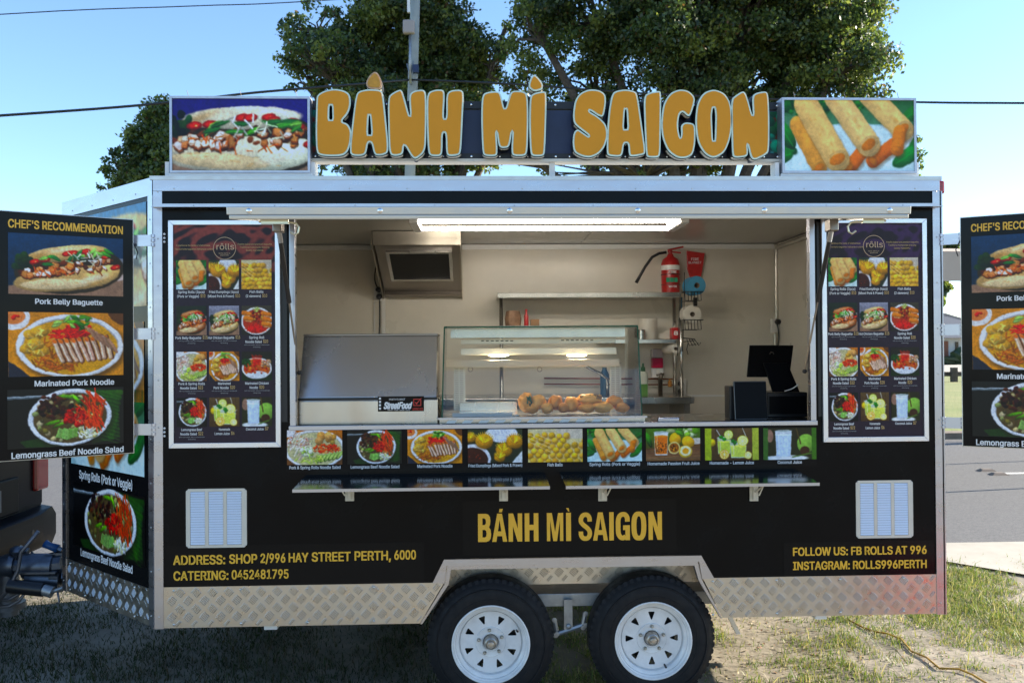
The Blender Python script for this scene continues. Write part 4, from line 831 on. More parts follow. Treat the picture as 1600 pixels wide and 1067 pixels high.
LET = [
 (LA, [(60, 210), (64, 165), (110, 136), (180, 122), (245, 134), (282, 160), (288, 225), (270, 285), (222, 338), (268, 352), (292, 400), (288, 470), (268, 535), (235, 562), (165, 566), (95, 562), (60, 545), (55, 400)], [[(146, 232), (164, 232), (167, 326), (143, 326)]]),
 (LA, [(340, 138), (400, 125), (488, 130), (502, 165), (516, 300), (534, 480), (532, 545), (485, 562), (440, 558), (424, 476), (400, 474), (388, 548), (360, 564), (295, 562), (278, 535), (298, 330), (320, 165)], [[(404, 298), (414, 298), (424, 424), (398, 424)]]),
 (LA, [(530, 180), (560, 150), (615, 124), (632, 150), (682, 338), (668, 165), (700, 135), (768, 126), (785, 160), (784, 400), (778, 535), (716, 586), (688, 572), (636, 480), (632, 552), (585, 565), (540, 556), (534, 400)], []),
 (LA, [(788, 150), (840, 128), (896, 128), (906, 160), (896, 318), (916, 318), (914, 158), (945, 132), (1012, 128), (1032, 150), (1024, 300), (1014, 520), (1002, 560), (930, 566), (914, 545), (912, 412), (890, 412), (890, 545), (872, 566), (810, 564), (794, 535), (786, 300)], []),
 (LA, [(1150, 160), (1192, 142), (1262, 138), (1278, 170), (1300, 272), (1330, 165), (1348, 136), (1412, 136), (1450, 155), (1456, 300), (1450, 540), (1430, 564), (1360, 564), (1342, 545), (1352, 375), (1334, 490), (1318, 510), (1276, 512), (1258, 495), (1243, 375), (1254, 545), (1240, 566), (1168, 564), (1152, 540), (1144, 300)], []),
 (LA, [(1464, 175), (1492, 150), (1560, 138), (1577, 155), (1566, 540), (1552, 566), (1482, 566), (1467, 540), (1460, 350)], []),
 (LA, [(1453, 112), (1468, 55), (1490, 26), (1522, 50), (1553, 95), (1547, 128), (1492, 142)], []),
 (LA, [(383, 85), (410, 35), (442, 8), (468, 22), (486, 60), (494, 100), (478, 128), (402, 122)], []),
 (LB, [(232, 290), (245, 200), (278, 152), (335, 126), (405, 130), (448, 160), (450, 220), (434, 308), (402, 302), (344, 262), (340, 272), (402, 308), (452, 358), (463, 430), (442, 505), (402, 552), (345, 576), (288, 566), (240, 540), (230, 480), (236, 412), (262, 386), (300, 412), (336, 438), (334, 426), (282, 388), (238, 350)], []),
 (LB, [(488, 155), (520, 135), (580, 126), (640, 138), (658, 160), (692, 400), (712, 545), (690, 558), (612, 570), (600, 548), (597, 480), (568, 480), (560, 552), (540, 570), (470, 564), (453, 545), (463, 300)], [[(574, 258), (586, 258), (593, 388), (566, 388)]]),
 (LB, [(698, 168), (740, 146), (800, 136), (814, 148), (810, 400), (808, 562), (785, 575), (725, 574), (713, 555), (703, 350)], []),
 (LB, [(816, 300), (828, 220), (870, 152), (930, 126), (992, 134), (1038, 180), (1026, 240), (1004, 304), (984, 300), (955, 272), (932, 290), (922, 370), (938, 452), (946, 420), (942, 365), (968, 343), (1020, 348), (1038, 370), (1038, 480), (1022, 555), (980, 578), (920, 578), (858, 534), (822, 450), (812, 370)], []),
 (LB, [(1036, 340), (1048, 220), (1090, 148), (1160, 124), (1232, 152), (1272, 220), (1282, 340), (1268, 450), (1232, 542), (1160, 582), (1098, 552), (1050, 470)], [[(1153, 248), (1165, 248), (1171, 300), (1166, 462), (1153, 462), (1146, 300)]]),
 (LB, [(1272, 192), (1308, 162), (1352, 136), (1375, 160), (1421, 330), (1410, 170), (1440, 148), (1502, 138), (1518, 160), (1525, 300), (1524, 532), (1500, 558), (1430, 592), (1402, 576), (1378, 470), (1386, 552), (1370, 570), (1300, 577), (1280, 560), (1276, 400)], []),
]
FL2 = PL(.0)
for k, (O, out, holes) in enumerate(LET):
    def cv(P, it, kk): return [FL2.hit(O[0]+x/S, O[1]+y/S) for x, y in smooth_loop(P, it, kk)]
    po = cv(out, 2, .22); ph = [cv(h, 1, .15) for h in holes]
    mb = MB()
    shape(mb, FL2, [inset(po, -.001)]+[inset(h, .001) for h in ph], -.088, -.006, 0, None)
    side = mb.m
    lt = mb.build('letter', [DARKR, UNDERC], SGN)
    # return faces that point down get a thin cream shell
    mb = MB(); shape(mb, FL2, [inset(po, -.004)], -.035, -.0065, 0); lo = MB()
    for f in mb.f:
        q = [Vector(mb.v[i]) for i in f]; n = (q[1]-q[0]).cross(q[2]-q[0])
        if n.length and n.normalized().z < -.55: lo.add(q, [tuple(range(len(q)))])
    if lo.f: tag(lo.build('underside', UNDERC, lt), kind='stuff')
    mb = MB(); shape(mb, FL2, [po]+ph, -.0055, .0); mb.build('rim', MINT if k != 7 else mat('broken_rim_brown', (.35, .16, .07), .6, 0, col2=(.62, .52, .36), vscale=40), lt)
    mb = MB(); shape(mb, FL2, [inset(po, .0082)]+[inset(h, -.0082) for h in ph], .0005, .004); mb.build('face', ORANGE if k != 7 else mat('broken_amber_acrylic', (.62, .30, .02), .5, var=.4, vscale=30), lt)
# light boxes
FRB = mat('light_box_frame', (.60, .62, .68), .4, .7, var=.25, vscale=20)
def lightbox(x0, y0, x1, y1, label, fn, key, side):
    F = PL(.03); u0, u1, v0, v1 = F.rect(x0, y0, x1, y1)
    bx = thing('sign_light_box', label, 'sign', ((u0+u1)/2, .1, v0))
    mb = MB()
    if side < 0: mb.prism(Frame((0, 0, 0), (1, 0, 0), (0, 1, 0)), [(u0, .035), (u1, .035), (u1, .15), (u0-.17, .62)][::1], v0, v1)
    else: mb.box(u0, u1, .035, .15, v0, v1)
    mb.build('case', FRB, bx)
    f = .012; mb = MB(); mb.fbox(F, u0, u1, v1-f, v1, 0, .012).fbox(F, u0, u1, v0, v0+f, 0, .012).fbox(F, u0, u0+f, v0+f, v1-f, 0, .012).fbox(F, u1-f, u1, v0+f, v1-f, 0, .012); mb.build('frame', FRB, bx)
    picture(F, u0+f, u1-f, v0+f, v1-f, key, fn, 120, bx, d=.004, seed=11)
    MB().fbox(F, u0-.005, u1+.01, v0-.014, v0-.001, -.1, .006).build('base_rail', WHITE, bx)
    for u in (u0-.03, u1-.0): B(u, u+.02, .04, .12, Z1+.008, v0+.06, 'support_post', WHITE, bx)
    if side < 0:
        d_ = Vector((-.17, .585, 0)); FF = Frame(F.at(u0-.17-.0, 0)+Vector((0, .59, 0)), -d_); Lw = d_.length
        picture(FF, .01, Lw-.01, v0+.01, v1-.02, 'side', lambda c: (c.grad((.06, .14, .26), (.08, .16, .2)), c.blobs(c.A*.5, .85, c.A*.6, .14, 50, [(.6, .45, .4), (.35, .2, .2), (.2, .35, .3), (.7, .6, .6)], .02, .06)), 60, bx, d=.003, seed=4)
    for t in (.12, .5, .9): p = F.at(u0+(u1-u0)*t, v1, -.03); MB().tube([p, p+Vector((-.01, 0, .04))], .0015, 5).build('wire_tie', PLAST, bx)
lightbox(266, 151.5, 485, 271, 'picture light box of a filled baguette, left end of the roof sign', lambda c: (d_baguette(c, bgt=(.16, .14, .46), crust=(.95, .90, .78)), warp(c, 1.22, .13, .5, .47)), 'bagroof', -1)
lightbox(1221, 154, 1430.5, 271.5, 'picture light box of golden spring rolls, right end of the roof sign', lambda c: (d_rolls(c), warp(c, 1.16, 0, .5, .45)), 'rollroof', 1)

# ---------------------------------------------------------------- menus
DISH = dict(rolls=d_rolls, dump=d_dump, balls=d_balls, sand=d_sandw, chick=lambda c: d_sandw(c, True), srs=d_srsalad, ps=d_psroll, pork=d_porknoodle, mc=d_chicken, salad=lambda c: d_salad(c, False), lemon=lambda c: d_lemon(c, False), coco=lambda c: d_coco(c, False))
FRM = mat('menu_frame', (.80, .80, .84), .3, .9, rvar=.05)
def wood(c):
    x, y = c.X, c.Y; n = np.zeros_like(x)
    for k in range(5): n += np.sin(x*(9+6*k)*2+3*np.sin(y*(18+5*k)+k)+3*np.sin(x*9+k)+y*30)/(k+1)
    t = np.clip(.5+.9*np.sin(n*2.2+y*26), 0, 1)[..., None]; fade = np.clip((.33-y)/.18, 0, 1)[..., None]
    c.c = (np.array((.14, .08, .11))*(1-t)+np.array(c.hi)*t)*fade+np.array((.17, .125, .185))*(1-fade); c.noise(.1, 3)
def menu(x0, y0, x1, y1, label, hi, group):
    F = F0; u0, u1, v0, v1 = F.rect(x0, y0, x1, y1); W, H = u1-u0, v1-v0
    mn = thing('menu_board', label, 'menu board', ((u0+u1)/2, -.01, v0), group)
    f = .024; a, b, c, d = u0+f, u1-f, v0+f*1.05, v1-f*.95
    MB().fbox(F, a, b, c, d, .004, .012).build('menu_sheet', BLACK2, mn)
    for nm, P in (('top', [(u0, v1), (a, d), (b, d), (u1, v1)]), ('bot', [(u0, v0), (u1, v0), (b, c), (a, c)]), ('l', [(u0, v0), (a, c), (a, d), (u0, v1)]), ('r', [(u1, v0), (u1, v1), (b, d), (b, c)])):
        if area(P) < 0: P = P[::-1]
        q = [(p[0]*.9985+.0015*(u0+u1)/2, p[1]*.9985+.0015*(v0+v1)/2) for p in P]
        MB().prism(F, q, .004, .024).build('frame_rail', FRM, mn, bevel=.0015)
    picture(F, a+.001, b-.001, c+.001, d-.001, 'wood'+str(hi), lambda cc: (setattr(cc, 'hi', hi), wood(cc)), 300, mn, d=.0135, seed=5, name='printed_ground', gain=.8)
    w_, h_ = b-a, d-c
    X = lambda t: a+w_*t
    Y = lambda t: d-h_*t
    mw, mg, ms = MB(), MB(), MB()
    ring = MB(); cx_, cy_, r_ = X(.50), Y(.108), w_*.112
    shape(ring, F, [circ(cx_, cy_, r_, 40), circ(cx_, cy_, r_*.955, 40)], .0150, .0155)
    text(ring, F, 'rôlls', cx_-r_*.70, cx_+r_*.84, cy_-r_*.12, cy_+r_*.42, .0155, 0, .0, skew=.0)
    text(ring, F, 'BITE INTO A', cx_-r_*.5, cx_+r_*.5, cy_-r_*.5, cy_-r_*.40, .0155, 0, 0); text(ring, F, 'BANH MI', cx_-r_*.35, cx_+r_*.35, cy_-r_*.66, cy_-r_*.56, .0155, 0, 0)
    ring.build('logo', mat('logo_gold', (.62, .42, .24), .4), mn)
    for i, (s, p, q, yy) in enumerate((('Experience the taste of Vietnamese', .03, .36, .098), ('Take out home baguettes Vietnamese cuisine', .01, .385, .115), ('Freshly baked and premium baguette', .63, .965, .093), ('Traditional homemade dressing', .65, .94, .107), ('Quality ingredients', .71, .88, .121))):
        text(mg, F, s, X(p), X(q), Y(yy), Y(yy-.0075), .0155, 0, .0)
    rows = [.182, .398, .612, .842]; hh = .134; cols = [.025, .345, .665]; cw = .295
    rows = [.162, .372, .582, .792]; 
    items = [[('rolls', 'Spring Rolls (3pcs)', '(Pork or Veggie)', '$10'), ('dump', 'Fried Dumplings (4pcs)', '(Mixed Pork & Prawn)', '$10'), ('balls', 'Fish Balls', '(2 skewers)', '$10')],
             [('sand', None, 'Pork Belly Baguette', '$15'), ('chick', None, 'Hot Chicken Baguette', '$15'), ('srs', 'Spring Roll', 'Noodle Salad', '$20')],
             [('ps', 'Pork & Spring Rolls', 'Noodle Salad', '$22'), ('pork', 'Marinated', 'Pork Noodle', '$20'), ('mc', 'Marinated Chicken', 'Noodle', '$20')],
             [('salad', 'Lemongrass Beef', 'Noodle Salad', '$22'), ('lemon', 'Homemade', 'Lemon Juice', '$6'), ('coco', None, 'Coconut Juice', '$7')]]
    for r, row in enumerate(items):
        for k, (dk, l1, l2, pr) in enumerate(row):
            yy = rows[r]; p0 = X(cols[k]); p1 = X(cols[k]+cw); cxm = (p0+p1)/2
            picture(F, p0, p1, Y(yy+hh), Y(yy), 'm'+dk, DISH[dk], 56, mn, d=.0152, seed=7)
            yb = yy+hh+.018
            if l1:
                wl = min(cw*.98, .0136*len(l1))*w_; text(mw, F, l1, cxm-wl/2, cxm+wl/2, Y(yb), Y(yb-.0115), .0155, 0, .012); yb += .0195
            wl = .0134*len(l2)*w_; wp = .016*len(pr)*w_; g = .014*w_; tot = wl+wp+g; kx = min(1, cw*w_*1.07/tot); wl *= kx; wp *= kx; g *= kx
            s0 = cxm-(wl+wp+g)/2; text(mw, F, l2, s0, s0+wl, Y(yb), Y(yb-.0115), .0155, 0, .012); text(mg, F, pr, s0+wl+g, s0+wl+g+wp, Y(yb), Y(yb-.0145), .0155, 0, .012)
            if r in (1, 2) or (r == 3 and k == 0):
                text(ms, F, 'with rice noodle, lettuce & homemade', cxm-cw*.42*w_, cxm+cw*.42*w_, Y(yb+.011), Y(yb+.006), .0155, 0, 0)
                text(ms, F, 'dressing', cxm-cw*.12*w_, cxm+cw*.12*w_, Y(yb+.021), Y(yb+.016), .0155, 0, 0)
    [tag(o_, kind='stuff') for o_ in (mw.build('lettering', WLET, mn), mg.build('price_lettering', GOLDP, mn), ms.build('small_print', GREYL, mn))]
menu(265.5, 345, 439.5, 699, 'silver framed menu board with brown wood print, left of the serving window', (.56, .27, .24), 'framed menu boards')
menu(1282.5, 342.5, 1446.5, 689.5, 'silver framed menu board with dark purple print, right of the serving window', (.26, .16, .30), 'framed menu boards')
mb = MB()
for y in (366, 372, 378, 669, 675, 681): p = F0.hit(257, y); mb.lathe(F0.at(p[0], p[1], .0005), F0.n, [(.006, 0), (.0055, .003), (.0001, .004)], 10)
mb.build('screw_heads', WHITE, TR)['kind'] = 'stuff'

# strip of pictures under the window
u0, u1, v0, v1 = F0.rect(447, 667, 1276, 734)
z1_ = fz-.003; z0_ = F0.hit(860, 733)[1]
ST = thing('picture_strip', 'black strip of nine captioned dish photos under the serving window', 'menu strip', ((u0+u1)/2, 0, z0_))
MB().fbox(F0, u0, u1, z0_, z1_, .0005, .004).build('strip_panel', BLACK2, ST)
xs = [(449, 535), (543, 628), (637, 722), (731, 816), (825, 910), (917.5, 1002.5), (1009, 1093.5), (1101, 1185), (1192, 1275)]
fs = [('ps', d_psroll, 'Pork & Spring Rolls Noodle Salad', 452, 532), ('salad', d_salad, 'Lemongrass Beef Noodle Salad', 548, 624), ('pork', d_porknoodle, 'Marinated Pork Noodle', 652, 707), ('dump', d_dump, 'Fried Dumplings (Mixed Pork & Prawn)', 732, 816),
      ('balls', d_balls, 'Fish Balls', 855.5, 879), ('rolls', d_rolls, 'Spring Rolls (Pork or Veggie)', 921, 1000), ('pass', d_passion, 'Homemade Passion Fruit Juice', 1012, 1093), ('lemons', d_lemon, 'Homemade - Lemon Juice', 1109, 1178), ('cocos', d_coco, 'Coconut Juice', 1215, 1253)]
mb = MB()
for (x0, x1), (k, fn, cap, c0, c1) in zip(xs, fs):
    a = F0.hit(x0, 700)[0]; b = F0.hit(x1, 700)[0]; xm = (x0+x1)/2
    yt = 671.5-(xm-490)*.0045; yb = 725.5-(xm-490)*.0108
    picture(F0, a, b, F0.hit(xm, yb)[1], F0.hit(xm, yt)[1], 's'+k, fn, 74, ST, d=.0065, seed=9)
    ycap = 732.5-(xm-490)*.0112
    ptext(mb, F0, cap, c0, ycap+.2, c1, ycap-4.6, .006, 0, .012, yr=ycap-.3)
tag(mb.build('lettering', WLET, ST), kind='stuff')

# ---------------------------------------------------------------- folding display boards on both ends
def side_board(F, W, zt, zb, label, hinge, group):
    """u runs 0..W from the board's left edge; layout fractions are shared by both boards"""
    bd = thing('display_board', label, 'sign', F.at(W/2, zb), group); H = zt-zb
    MB().fbox(F, 0, W, zb, zt, -.028, -.004).build('board_panel', ALUD, bd, bevel=.002); MB().fbox(F, .004, W-.004, zb+.004, zt-.004, -.0035, .0).build('printed_panel', BLACK2, bd)
    yy = lambda t: zt-H*t
    a, b = W*.085, W*.915
    for key, fn, t0, t1 in (('bag', d_baguette, .088, .334), ('pork', d_porknoodle, .398, .660), ('salad', d_salad, .722, .970)):
        pass
    picture(F, a, b, yy(.332), yy(.088), 'bbag', d_baguette, 120, bd, d=.003, seed=21)
    picture(F, a, b, yy(.664), yy(.404), 'bpork', d_porknoodle, 120, bd, d=.003, seed=22)
    picture(F, a-.004, b, yy(.952), yy(.715), 'bsalad', d_salad, 120, bd, d=.003, seed=23)
    mg, mw = MB(), MB()
    text(mg, F, "CHEF'S RECOMMENDATION", W*.085, W*.915, yy(.068), yy(.034), .003, 0, .018)
    text(mw, F, 'Pork Belly Baguette', W*.27, W*.76, yy(.371), yy(.349), .003, 0, .018); text(mw, F, 'Marinated Pork Noodle', W*.265, W*.845, yy(.704), yy(.681), .003, 0, .018)
    text(mw, F, 'Lemongrass Beef Noodle Salad', W*.105, W*.915, yy(.990), yy(.965), .004, 0, .018)
    mg.build('heading', GOLD, bd); tag(mw.build('lettering', WLET, bd), kind='stuff')
    for t in (.09, .49, .90):
        mb = MB(); z = yy(t); p = F.at(W if hinge > 0 else 0, 0, -.03); q = Vector((-.004 if hinge > 0 else X1+.004, -.008, 0))
        p = Vector((p.x, p.y, 0)); dd = (q-p).normalized(); nn = Vector((-dd.y, dd.x, 0))*.004
        for s in (1,): mb.add([p-nn+Vector((0, 0, z-.028)), q-nn+Vector((0, 0, z-.028)), q+nn+Vector((0, 0, z-.028)), p+nn+Vector((0, 0, z-.028)), p-nn+Vector((0, 0, z+.028)), q-nn+Vector((0, 0, z+.028)), q+nn+Vector((0, 0, z+.028)), p+nn+Vector((0, 0, z+.028))], [(0, 3, 2, 1), (4, 5, 6, 7), (0, 1, 5, 4), (1, 2, 6, 5), (2, 3, 7, 6), (3, 0, 4, 7)])
        for kz in (-.022, 0, .022): mb.lathe(q+Vector((0, -.004, z+kz-.008)), (0, 0, 1), [(.0001, 0), (.009, 0), (.009, .016), (.0001, .016)], 10); mb.lathe(p+Vector((0, 0, z+kz-.008)), (0, 0, 1), [(.0001, 0), (.008, 0), (.008, .016), (.0001, .016)], 10)
        mb.build('hinge_arm', ALU, bd)
    MB().tube([F.at(W if hinge > 0 else 0, yy(.10), -.01), F.at(W+.02 if hinge > 0 else -.02, yy(.14), -.01), F.at(W+.012 if hinge > 0 else -.01, yy(.17), -.01)], .003, 6).build('cable_tie', PLAST, bd)
    return bd
def at_depth(px, py, dep):
    r = ray(px, py); return CAMP + r*(dep/r.dot(fwd))
pr = at_depth(209.5, 525, 4.45); pl = at_depth(-7, 525, 4.45*366/395.5)
Fb = Frame((pl.x, pl.y, 0), (pr.x-pl.x, pr.y-pl.y, 0)); Wb = (Vector((pr.x-pl.x, pr.y-pl.y))).length
zt = (Fb.hit(209, 342)[1]+Fb.hit(1, 329)[1])/2; zb = (Fb.hit(209, 708)[1]+Fb.hit(1, 722)[1])/2
side_board(Fb, Wb, zt, zb, "black chef's recommendation board cut by the photo's left edge, hinged to the nose corner", 1, "chef's recommendation boards")
pl = at_depth(1501.5, 520, 4.55); pr = at_depth(1600, 516, 4.55*357.5/368.5)
Fb = Frame((pl.x, pl.y, 0), (pr.x-pl.x, pr.y-pl.y, 0)); zt = Fb.hit(1502, 339.5)[1]; zb = Fb.hit(1504, 697.5)[1]
side_board(Fb, Wb, zt, zb, "black chef's recommendation board cut by the photo's right edge, hinged to the rear corner", -1, "chef's recommendation boards")
# ---------------------------------------------------------------- inside the trailer
zc = oz0-.008                       # counter height
# ceiling light
LF = PL(1.02); u0, u1, _, _ = LF.rect(646, 340, 1056, 362)
lt = thing('ceiling_light', 'twin tube batten light glowing on the trailer ceiling', 'light', ((u0+u1)/2, 1.02, 2.62))
mb = MB(); mb.box(u0, u1, .66, 1.07, 2.608, 2.622); mb.build('batten_body', mat('batten_grey', (.035, .035, .033), .5), lt, bevel=.002)
mb = MB(); mb.box(u0, u0+.05, .665, 1.065, 2.55, 2.607)
mb.build('end_cap', WHITE, lt, bevel=.004); mb = MB(); mb.box(u1-.05, u1, .665, 1.065, 2.55, 2.607); mb.build('end_cap', WHITE, lt, bevel=.004)
for y in (.70, 1.03): MB().tube([(u0+.052, y, 2.568), (u1-.052, y, 2.568)], .0125, 12).build('tube', TUBE, lt, smooth=True)
# exhaust hood
BW = PL(2.34)
hu0, hu1 = 1.607+(600-745)/1400*6.88+.0, 1.607+(729-745)/1400*6.88
hf = 1.55; FF = PL(hf); x0, x1 = FF.hit(582, 375)[0], FF.hit(720, 375)[0]; zf = FF.hit(650, 383)[1]; zb_ = BW.hit(660, 469)[1]
hd_ = thing('exhaust_hood', 'stainless exhaust hood with dark filter opening above the lidded cooker', 'extractor hood', ((x0+x1)/2, 2.34, zb_))
SATIN = mat('satin_steel', (.50, .45, .37), .42, 1, var=.3, rvar=.08, vscale=4)
mb = MB(); mb.box(x0, x1, hf, hf+.012, zf, 2.622); mb.build('front_band', SATIN, hd_, bevel=.002)
for s, x in ((0, x0), (1, x1)):
    mb = MB(); mb.prism(Frame((x-.004 if s else x-.004, 0, 0), (0, -1, 0)), [(-2.34, zb_), (-(hf+.013), zf), (-(hf+.013), 2.622), (-2.34, 2.622)], 0, .008); mb.build('side_panel', SATIN, hd_)
sv = Vector((0, 2.30-(hf+.06), zb_+.03-(zf-.01))); SL = sv.length; FH2 = Frame((0, 2.30, zb_+.03), (1, 0, 0), -sv)
mb = MB(); mb.fbox(FH2, x0+.006, x1-.006, 0, SL, -.03, -.02); mb.build('inner_panel', STEELD, hd_)
mb = MB(); mb.fbox(FH2, x0+.006, x1-.006, 0, .04, -.019, .01); mb.build('drip_tray', STEELD, hd_)
a, b = x0+.075, x1-.065; c, d = SL*.32, SL*.90
mb = MB(); shape(mb, FH2, [[(a, c), (b, c), (b, d), (a, d)], [(a+.022, c+.022), (b-.022, c+.022), (b-.022, d-.022), (a+.022, d-.022)]], -.019, -.004); mb.build('filter_frame', STEEL, hd_)
MB().fbox(FH2, a+.022, b-.022, c+.022, d-.022, -.0195, -.016).build('filter_opening', mat('filter_black', (.004, .004, .004), .6), hd_)
# wall fittings
SOCK = mat('socket_white', (.72, .70, .66), .35)
def socket(px0, py0, px1, py1, label, plugs, y=2.346, cables=()):
    F = PL(y); u0, u1, v0, v1 = F.rect(px0, py0, px1, py1); t = thing('power_outlet', label, 'power outlet', ((u0+u1)/2, y, v0)); MB().fbox(F, u0, u1, v0, v1, 0, .025).build('faceplate', SOCK, t, bevel=.004)
    for px, py in plugs:
        p = F.hit(px, py); MB().lathe(F.at(p[0], p[1], .0255), F.n, [(.022, 0), (.022, .02), (.016, .034), (.0001, .036)], 16).build('plug', PLAST, t, auto=40)
    return t
socket(584.5, 449, 603, 471, 'white double outlet with two black plugs beside the exhaust hood', [(592, 453), (593, 464)])
socket(1203, 498, 1221, 520, 'white outlet with one black plug on the conduit at the right wall corner', [(1213, 503)], 2.30)
socket(1059, 592, 1071, 622, 'white outlet with two black plugs low behind the shelf leg', [(1062, 599), (1062, 611)])
def cable(name, label, pts, r, m, cat='cable', y=None):
    P = []
    for p in pts:
        if len(p) == 3: q = PL(p[2]).hit(p[0], p[1]); P.append((q[0], p[2], q[1]))
        else: q = PL(y).hit(*p); P.append((q[0], y, q[1]))
    # smooth
    V = [Vector(p) for p in P]; out = []
    for i in range(len(V)-1):
        a, b, c, d = V[max(i-1, 0)], V[i], V[i+1], V[min(i+2, len(V)-1)]
        for k in range(6):
            t = k/6; out.append(.5*((2*b)+(c-a)*t+(2*a-5*b+4*c-d)*t*t+(3*b-a-3*c+d)*t**3))
    out.append(V[-1]); o = MB().tube(out, r, 7).build(name, m, None, smooth=True); return tag(o, label, cat)
cable('power_cable', 'black cable curving down from the hood to the outlet beside it', [(589, 412), (586, 425), (586, 440), (591, 452)], .005, PLAST, y=2.30)
cable('power_cable', 'black cable dropping straight from the outlet beside the hood', [(593, 466), (593, 500), (592.5, 524)], .005, PLAST, y=2.30)
cable('power_cable', 'black cable hanging from the outlet at the right wall corner', [(1214, 505), (1216, 515), (1217, 530), (1215, 545)], .006, PLAST, y=2.25)
PIPE = mat('conduit_grey', (.60, .57, .50), .25, .5)
mb = MB(); q0, q1 = PL(2.32).hit(1213, 382), PL(2.32).hit(1213, 497); mb.tube([(q0[0], 2.315, q0[1]), (q1[0], 2.315, q1[1])], .018, 10); mb.tube([(q0[0], 2.315, 2.59), (3.90, .3, 2.59)], .018, 10)
q2 = PL(2.32).hit(1211, 522); q3 = PL(2.32).hit(1211, 545); mb.tube([(q2[0], 2.32, q2[1]), (q3[0], 2.32, q3[1])], .014, 10)
tag(mb.build('conduit', PIPE, auto=40), 'pale conduit running down the right rear corner inside the trailer', 'conduit')
q0, q1 = PL(2.33).hit(599, 471), PL(2.33).hit(599, 560); mb = MB(); mb.box(q0[0]-.014, q0[0]+.014, 2.325, 2.345, q1[1], q0[1]); mb.box(q0[0]-.075, q0[0]-.065, 2.335, 2.345, q1[1], q0[1]); tag(mb.build('cable_trunking', SOCK), 'white cable trunking below the outlet beside the hood', 'trunking')
# shelf unit on the rear wall
SF = 1.98; F = PL(SF); u0, u1, v0, v1 = F.rect(777, 457, 1064, 465)
su = thing('wall_shelf_unit', 'stainless two tier shelf unit along the rear wall', 'shelf', ((u0+u1)/2, 2.2, zc-.2))
B(u0, u1, SF, 2.34, v0, v1, 'top_shelf', STEEL, su, .003)
p0, p1 = F.hit(962, 534), F.hit(1058, 534); z2 = F.hit(1020, 530)[1]; B(p0[0]-.1, p1[0], SF+.02, 2.34, z2-.03, z2, 'lower_shelf', STEEL, su, .003)
for x, y in ((783, SF+.03), (1053.5, SF+.30), (1064, SF+.03)):
    u = PL(y).hit(x, 500)[0]; MB().tube([(u, y, 1.30), (u, y, v0)], .014, 10).build('leg', STEEL, su, smooth=True)
# things on and round the shelves
def on(px, y=SF+.15): return PL(y).hit(px, 500)[0]
def lab(o, n, l, c): return tag(o, l, c)
# extinguisher
ey = 2.22; F = PL(ey-.06); eu0, eu1 = F.hit(1036, 425)[0], F.hit(1064.5, 425)[0]; ez0, ez1 = v1+.001, F.hit(1050, 400)[1]; ec = (eu0+eu1)/2; er = (eu1-eu0)/2
ex = thing('fire_extinguisher', 'red fire extinguisher with white band standing on the top steel shelf', 'fire extinguisher', (ec, ey, ez0))
h = ez1-ez0
mb = MB(); mb.lathe((ec, ey, ez0), (0, 0, 1), [(.0001, 0), (er*.95, 0), (er, .01), (er, h*.82), (er*.85, h*.93), (er*.4, h), (er*.3, h+.02), (.0001, h+.02)], 28); mb.build('cylinder', RED, ex, auto=40)
for t0, t1, m in ((.63, .76, WHITE), (.235, .25, PLAST), (.50, .525, PLAST)): MB().lathe((ec, ey, ez0), (0, 0, 1), [(er+.001, h*t0), (er+.003, h*t0), (er+.003, h*t1), (er+.001, h*t1)], 28).build('label_band' if m is WHITE else 'retaining_band', m, ex, auto=40)
mb = MB(); GR = mat('green_label', (.02, .30, .16), .4)
fr = PL(ey-er-.004)
for k in (-1, 0, 1): mb.fbox(fr, ec-.018+k*.030-.0, ec+.008+k*.030, ez0+h*.30, ez0+h*.42, -.006, .001)
mb.build('pictogram', GR, ex)
mb = MB(); text(mb, fr, 'FIRE', ec-.03, ec+.03, ez0+h*.54, ez0+h*.60, .002); text(mb, fr, 'WATER', ec-.03, ec+.03, ez0+h*.16, ez0+h*.21, .002); tag(mb.build('lettering', WLET, ex), kind='stuff')
mb = MB(); top = Vector((ec, ey, ez1+.02)); mb.tube([top, top+Vector((0, 0, .03))], .016, 10); mb.tube([top+Vector((-.02, 0, .03)), top+Vector((.10, 0, .055))], .007, 6); mb.tube([top+Vector((-.02, 0, .02)), top+Vector((.08, 0, .01))], .006, 6); mb.build('valve_lever', RED, ex, auto=40)
hp = [PL(2.18).hit(*q) for q in ((1041, 394.5), (1030, 396), (1019, 402), (1008, 417), (1000, 431), (994, 442))]
mb = MB(); mb.tube([(q[0], 2.18, q[1]) for q in hp], [.011]*5+[.014], 9); mb.build('hose', PLAST, ex, smooth=True)
# fire blanket pouch
F = PL(2.325); P = [F.hit(*q) for q in ((1072, 392), (1100.5, 396), (1098, 414), (1095, 432), (1078, 436), (1073, 420))]
fb = thing('fire_blanket', 'red fire blanket pouch on the rear wall beside the extinguisher', 'fire blanket', (P[0][0], 2.33, P[4][1]))
mb = MB(); mb.prism(F, P[::-1], 0, .018); mb.build('pouch', mat('red_pouch', (.55, .03, .03), .3, 0, var=.25, vscale=30, bump=.003, bscale=40), fb, bevel=.004)
mb = MB(); fr = PL(2.305)
for s, x0, y0, x1, y1 in (('FIRE', 1080, 407, 1092, 403), ('BLANKET', 1076, 412, 1096, 408.5)): ptext(mb, fr, s, x0, y0, x1, y1, .001, 0, .01)
for x, y in ((1079, 400), (1094, 400)): pass
tag(mb.build('lettering', WLET, fb), kind='stuff')
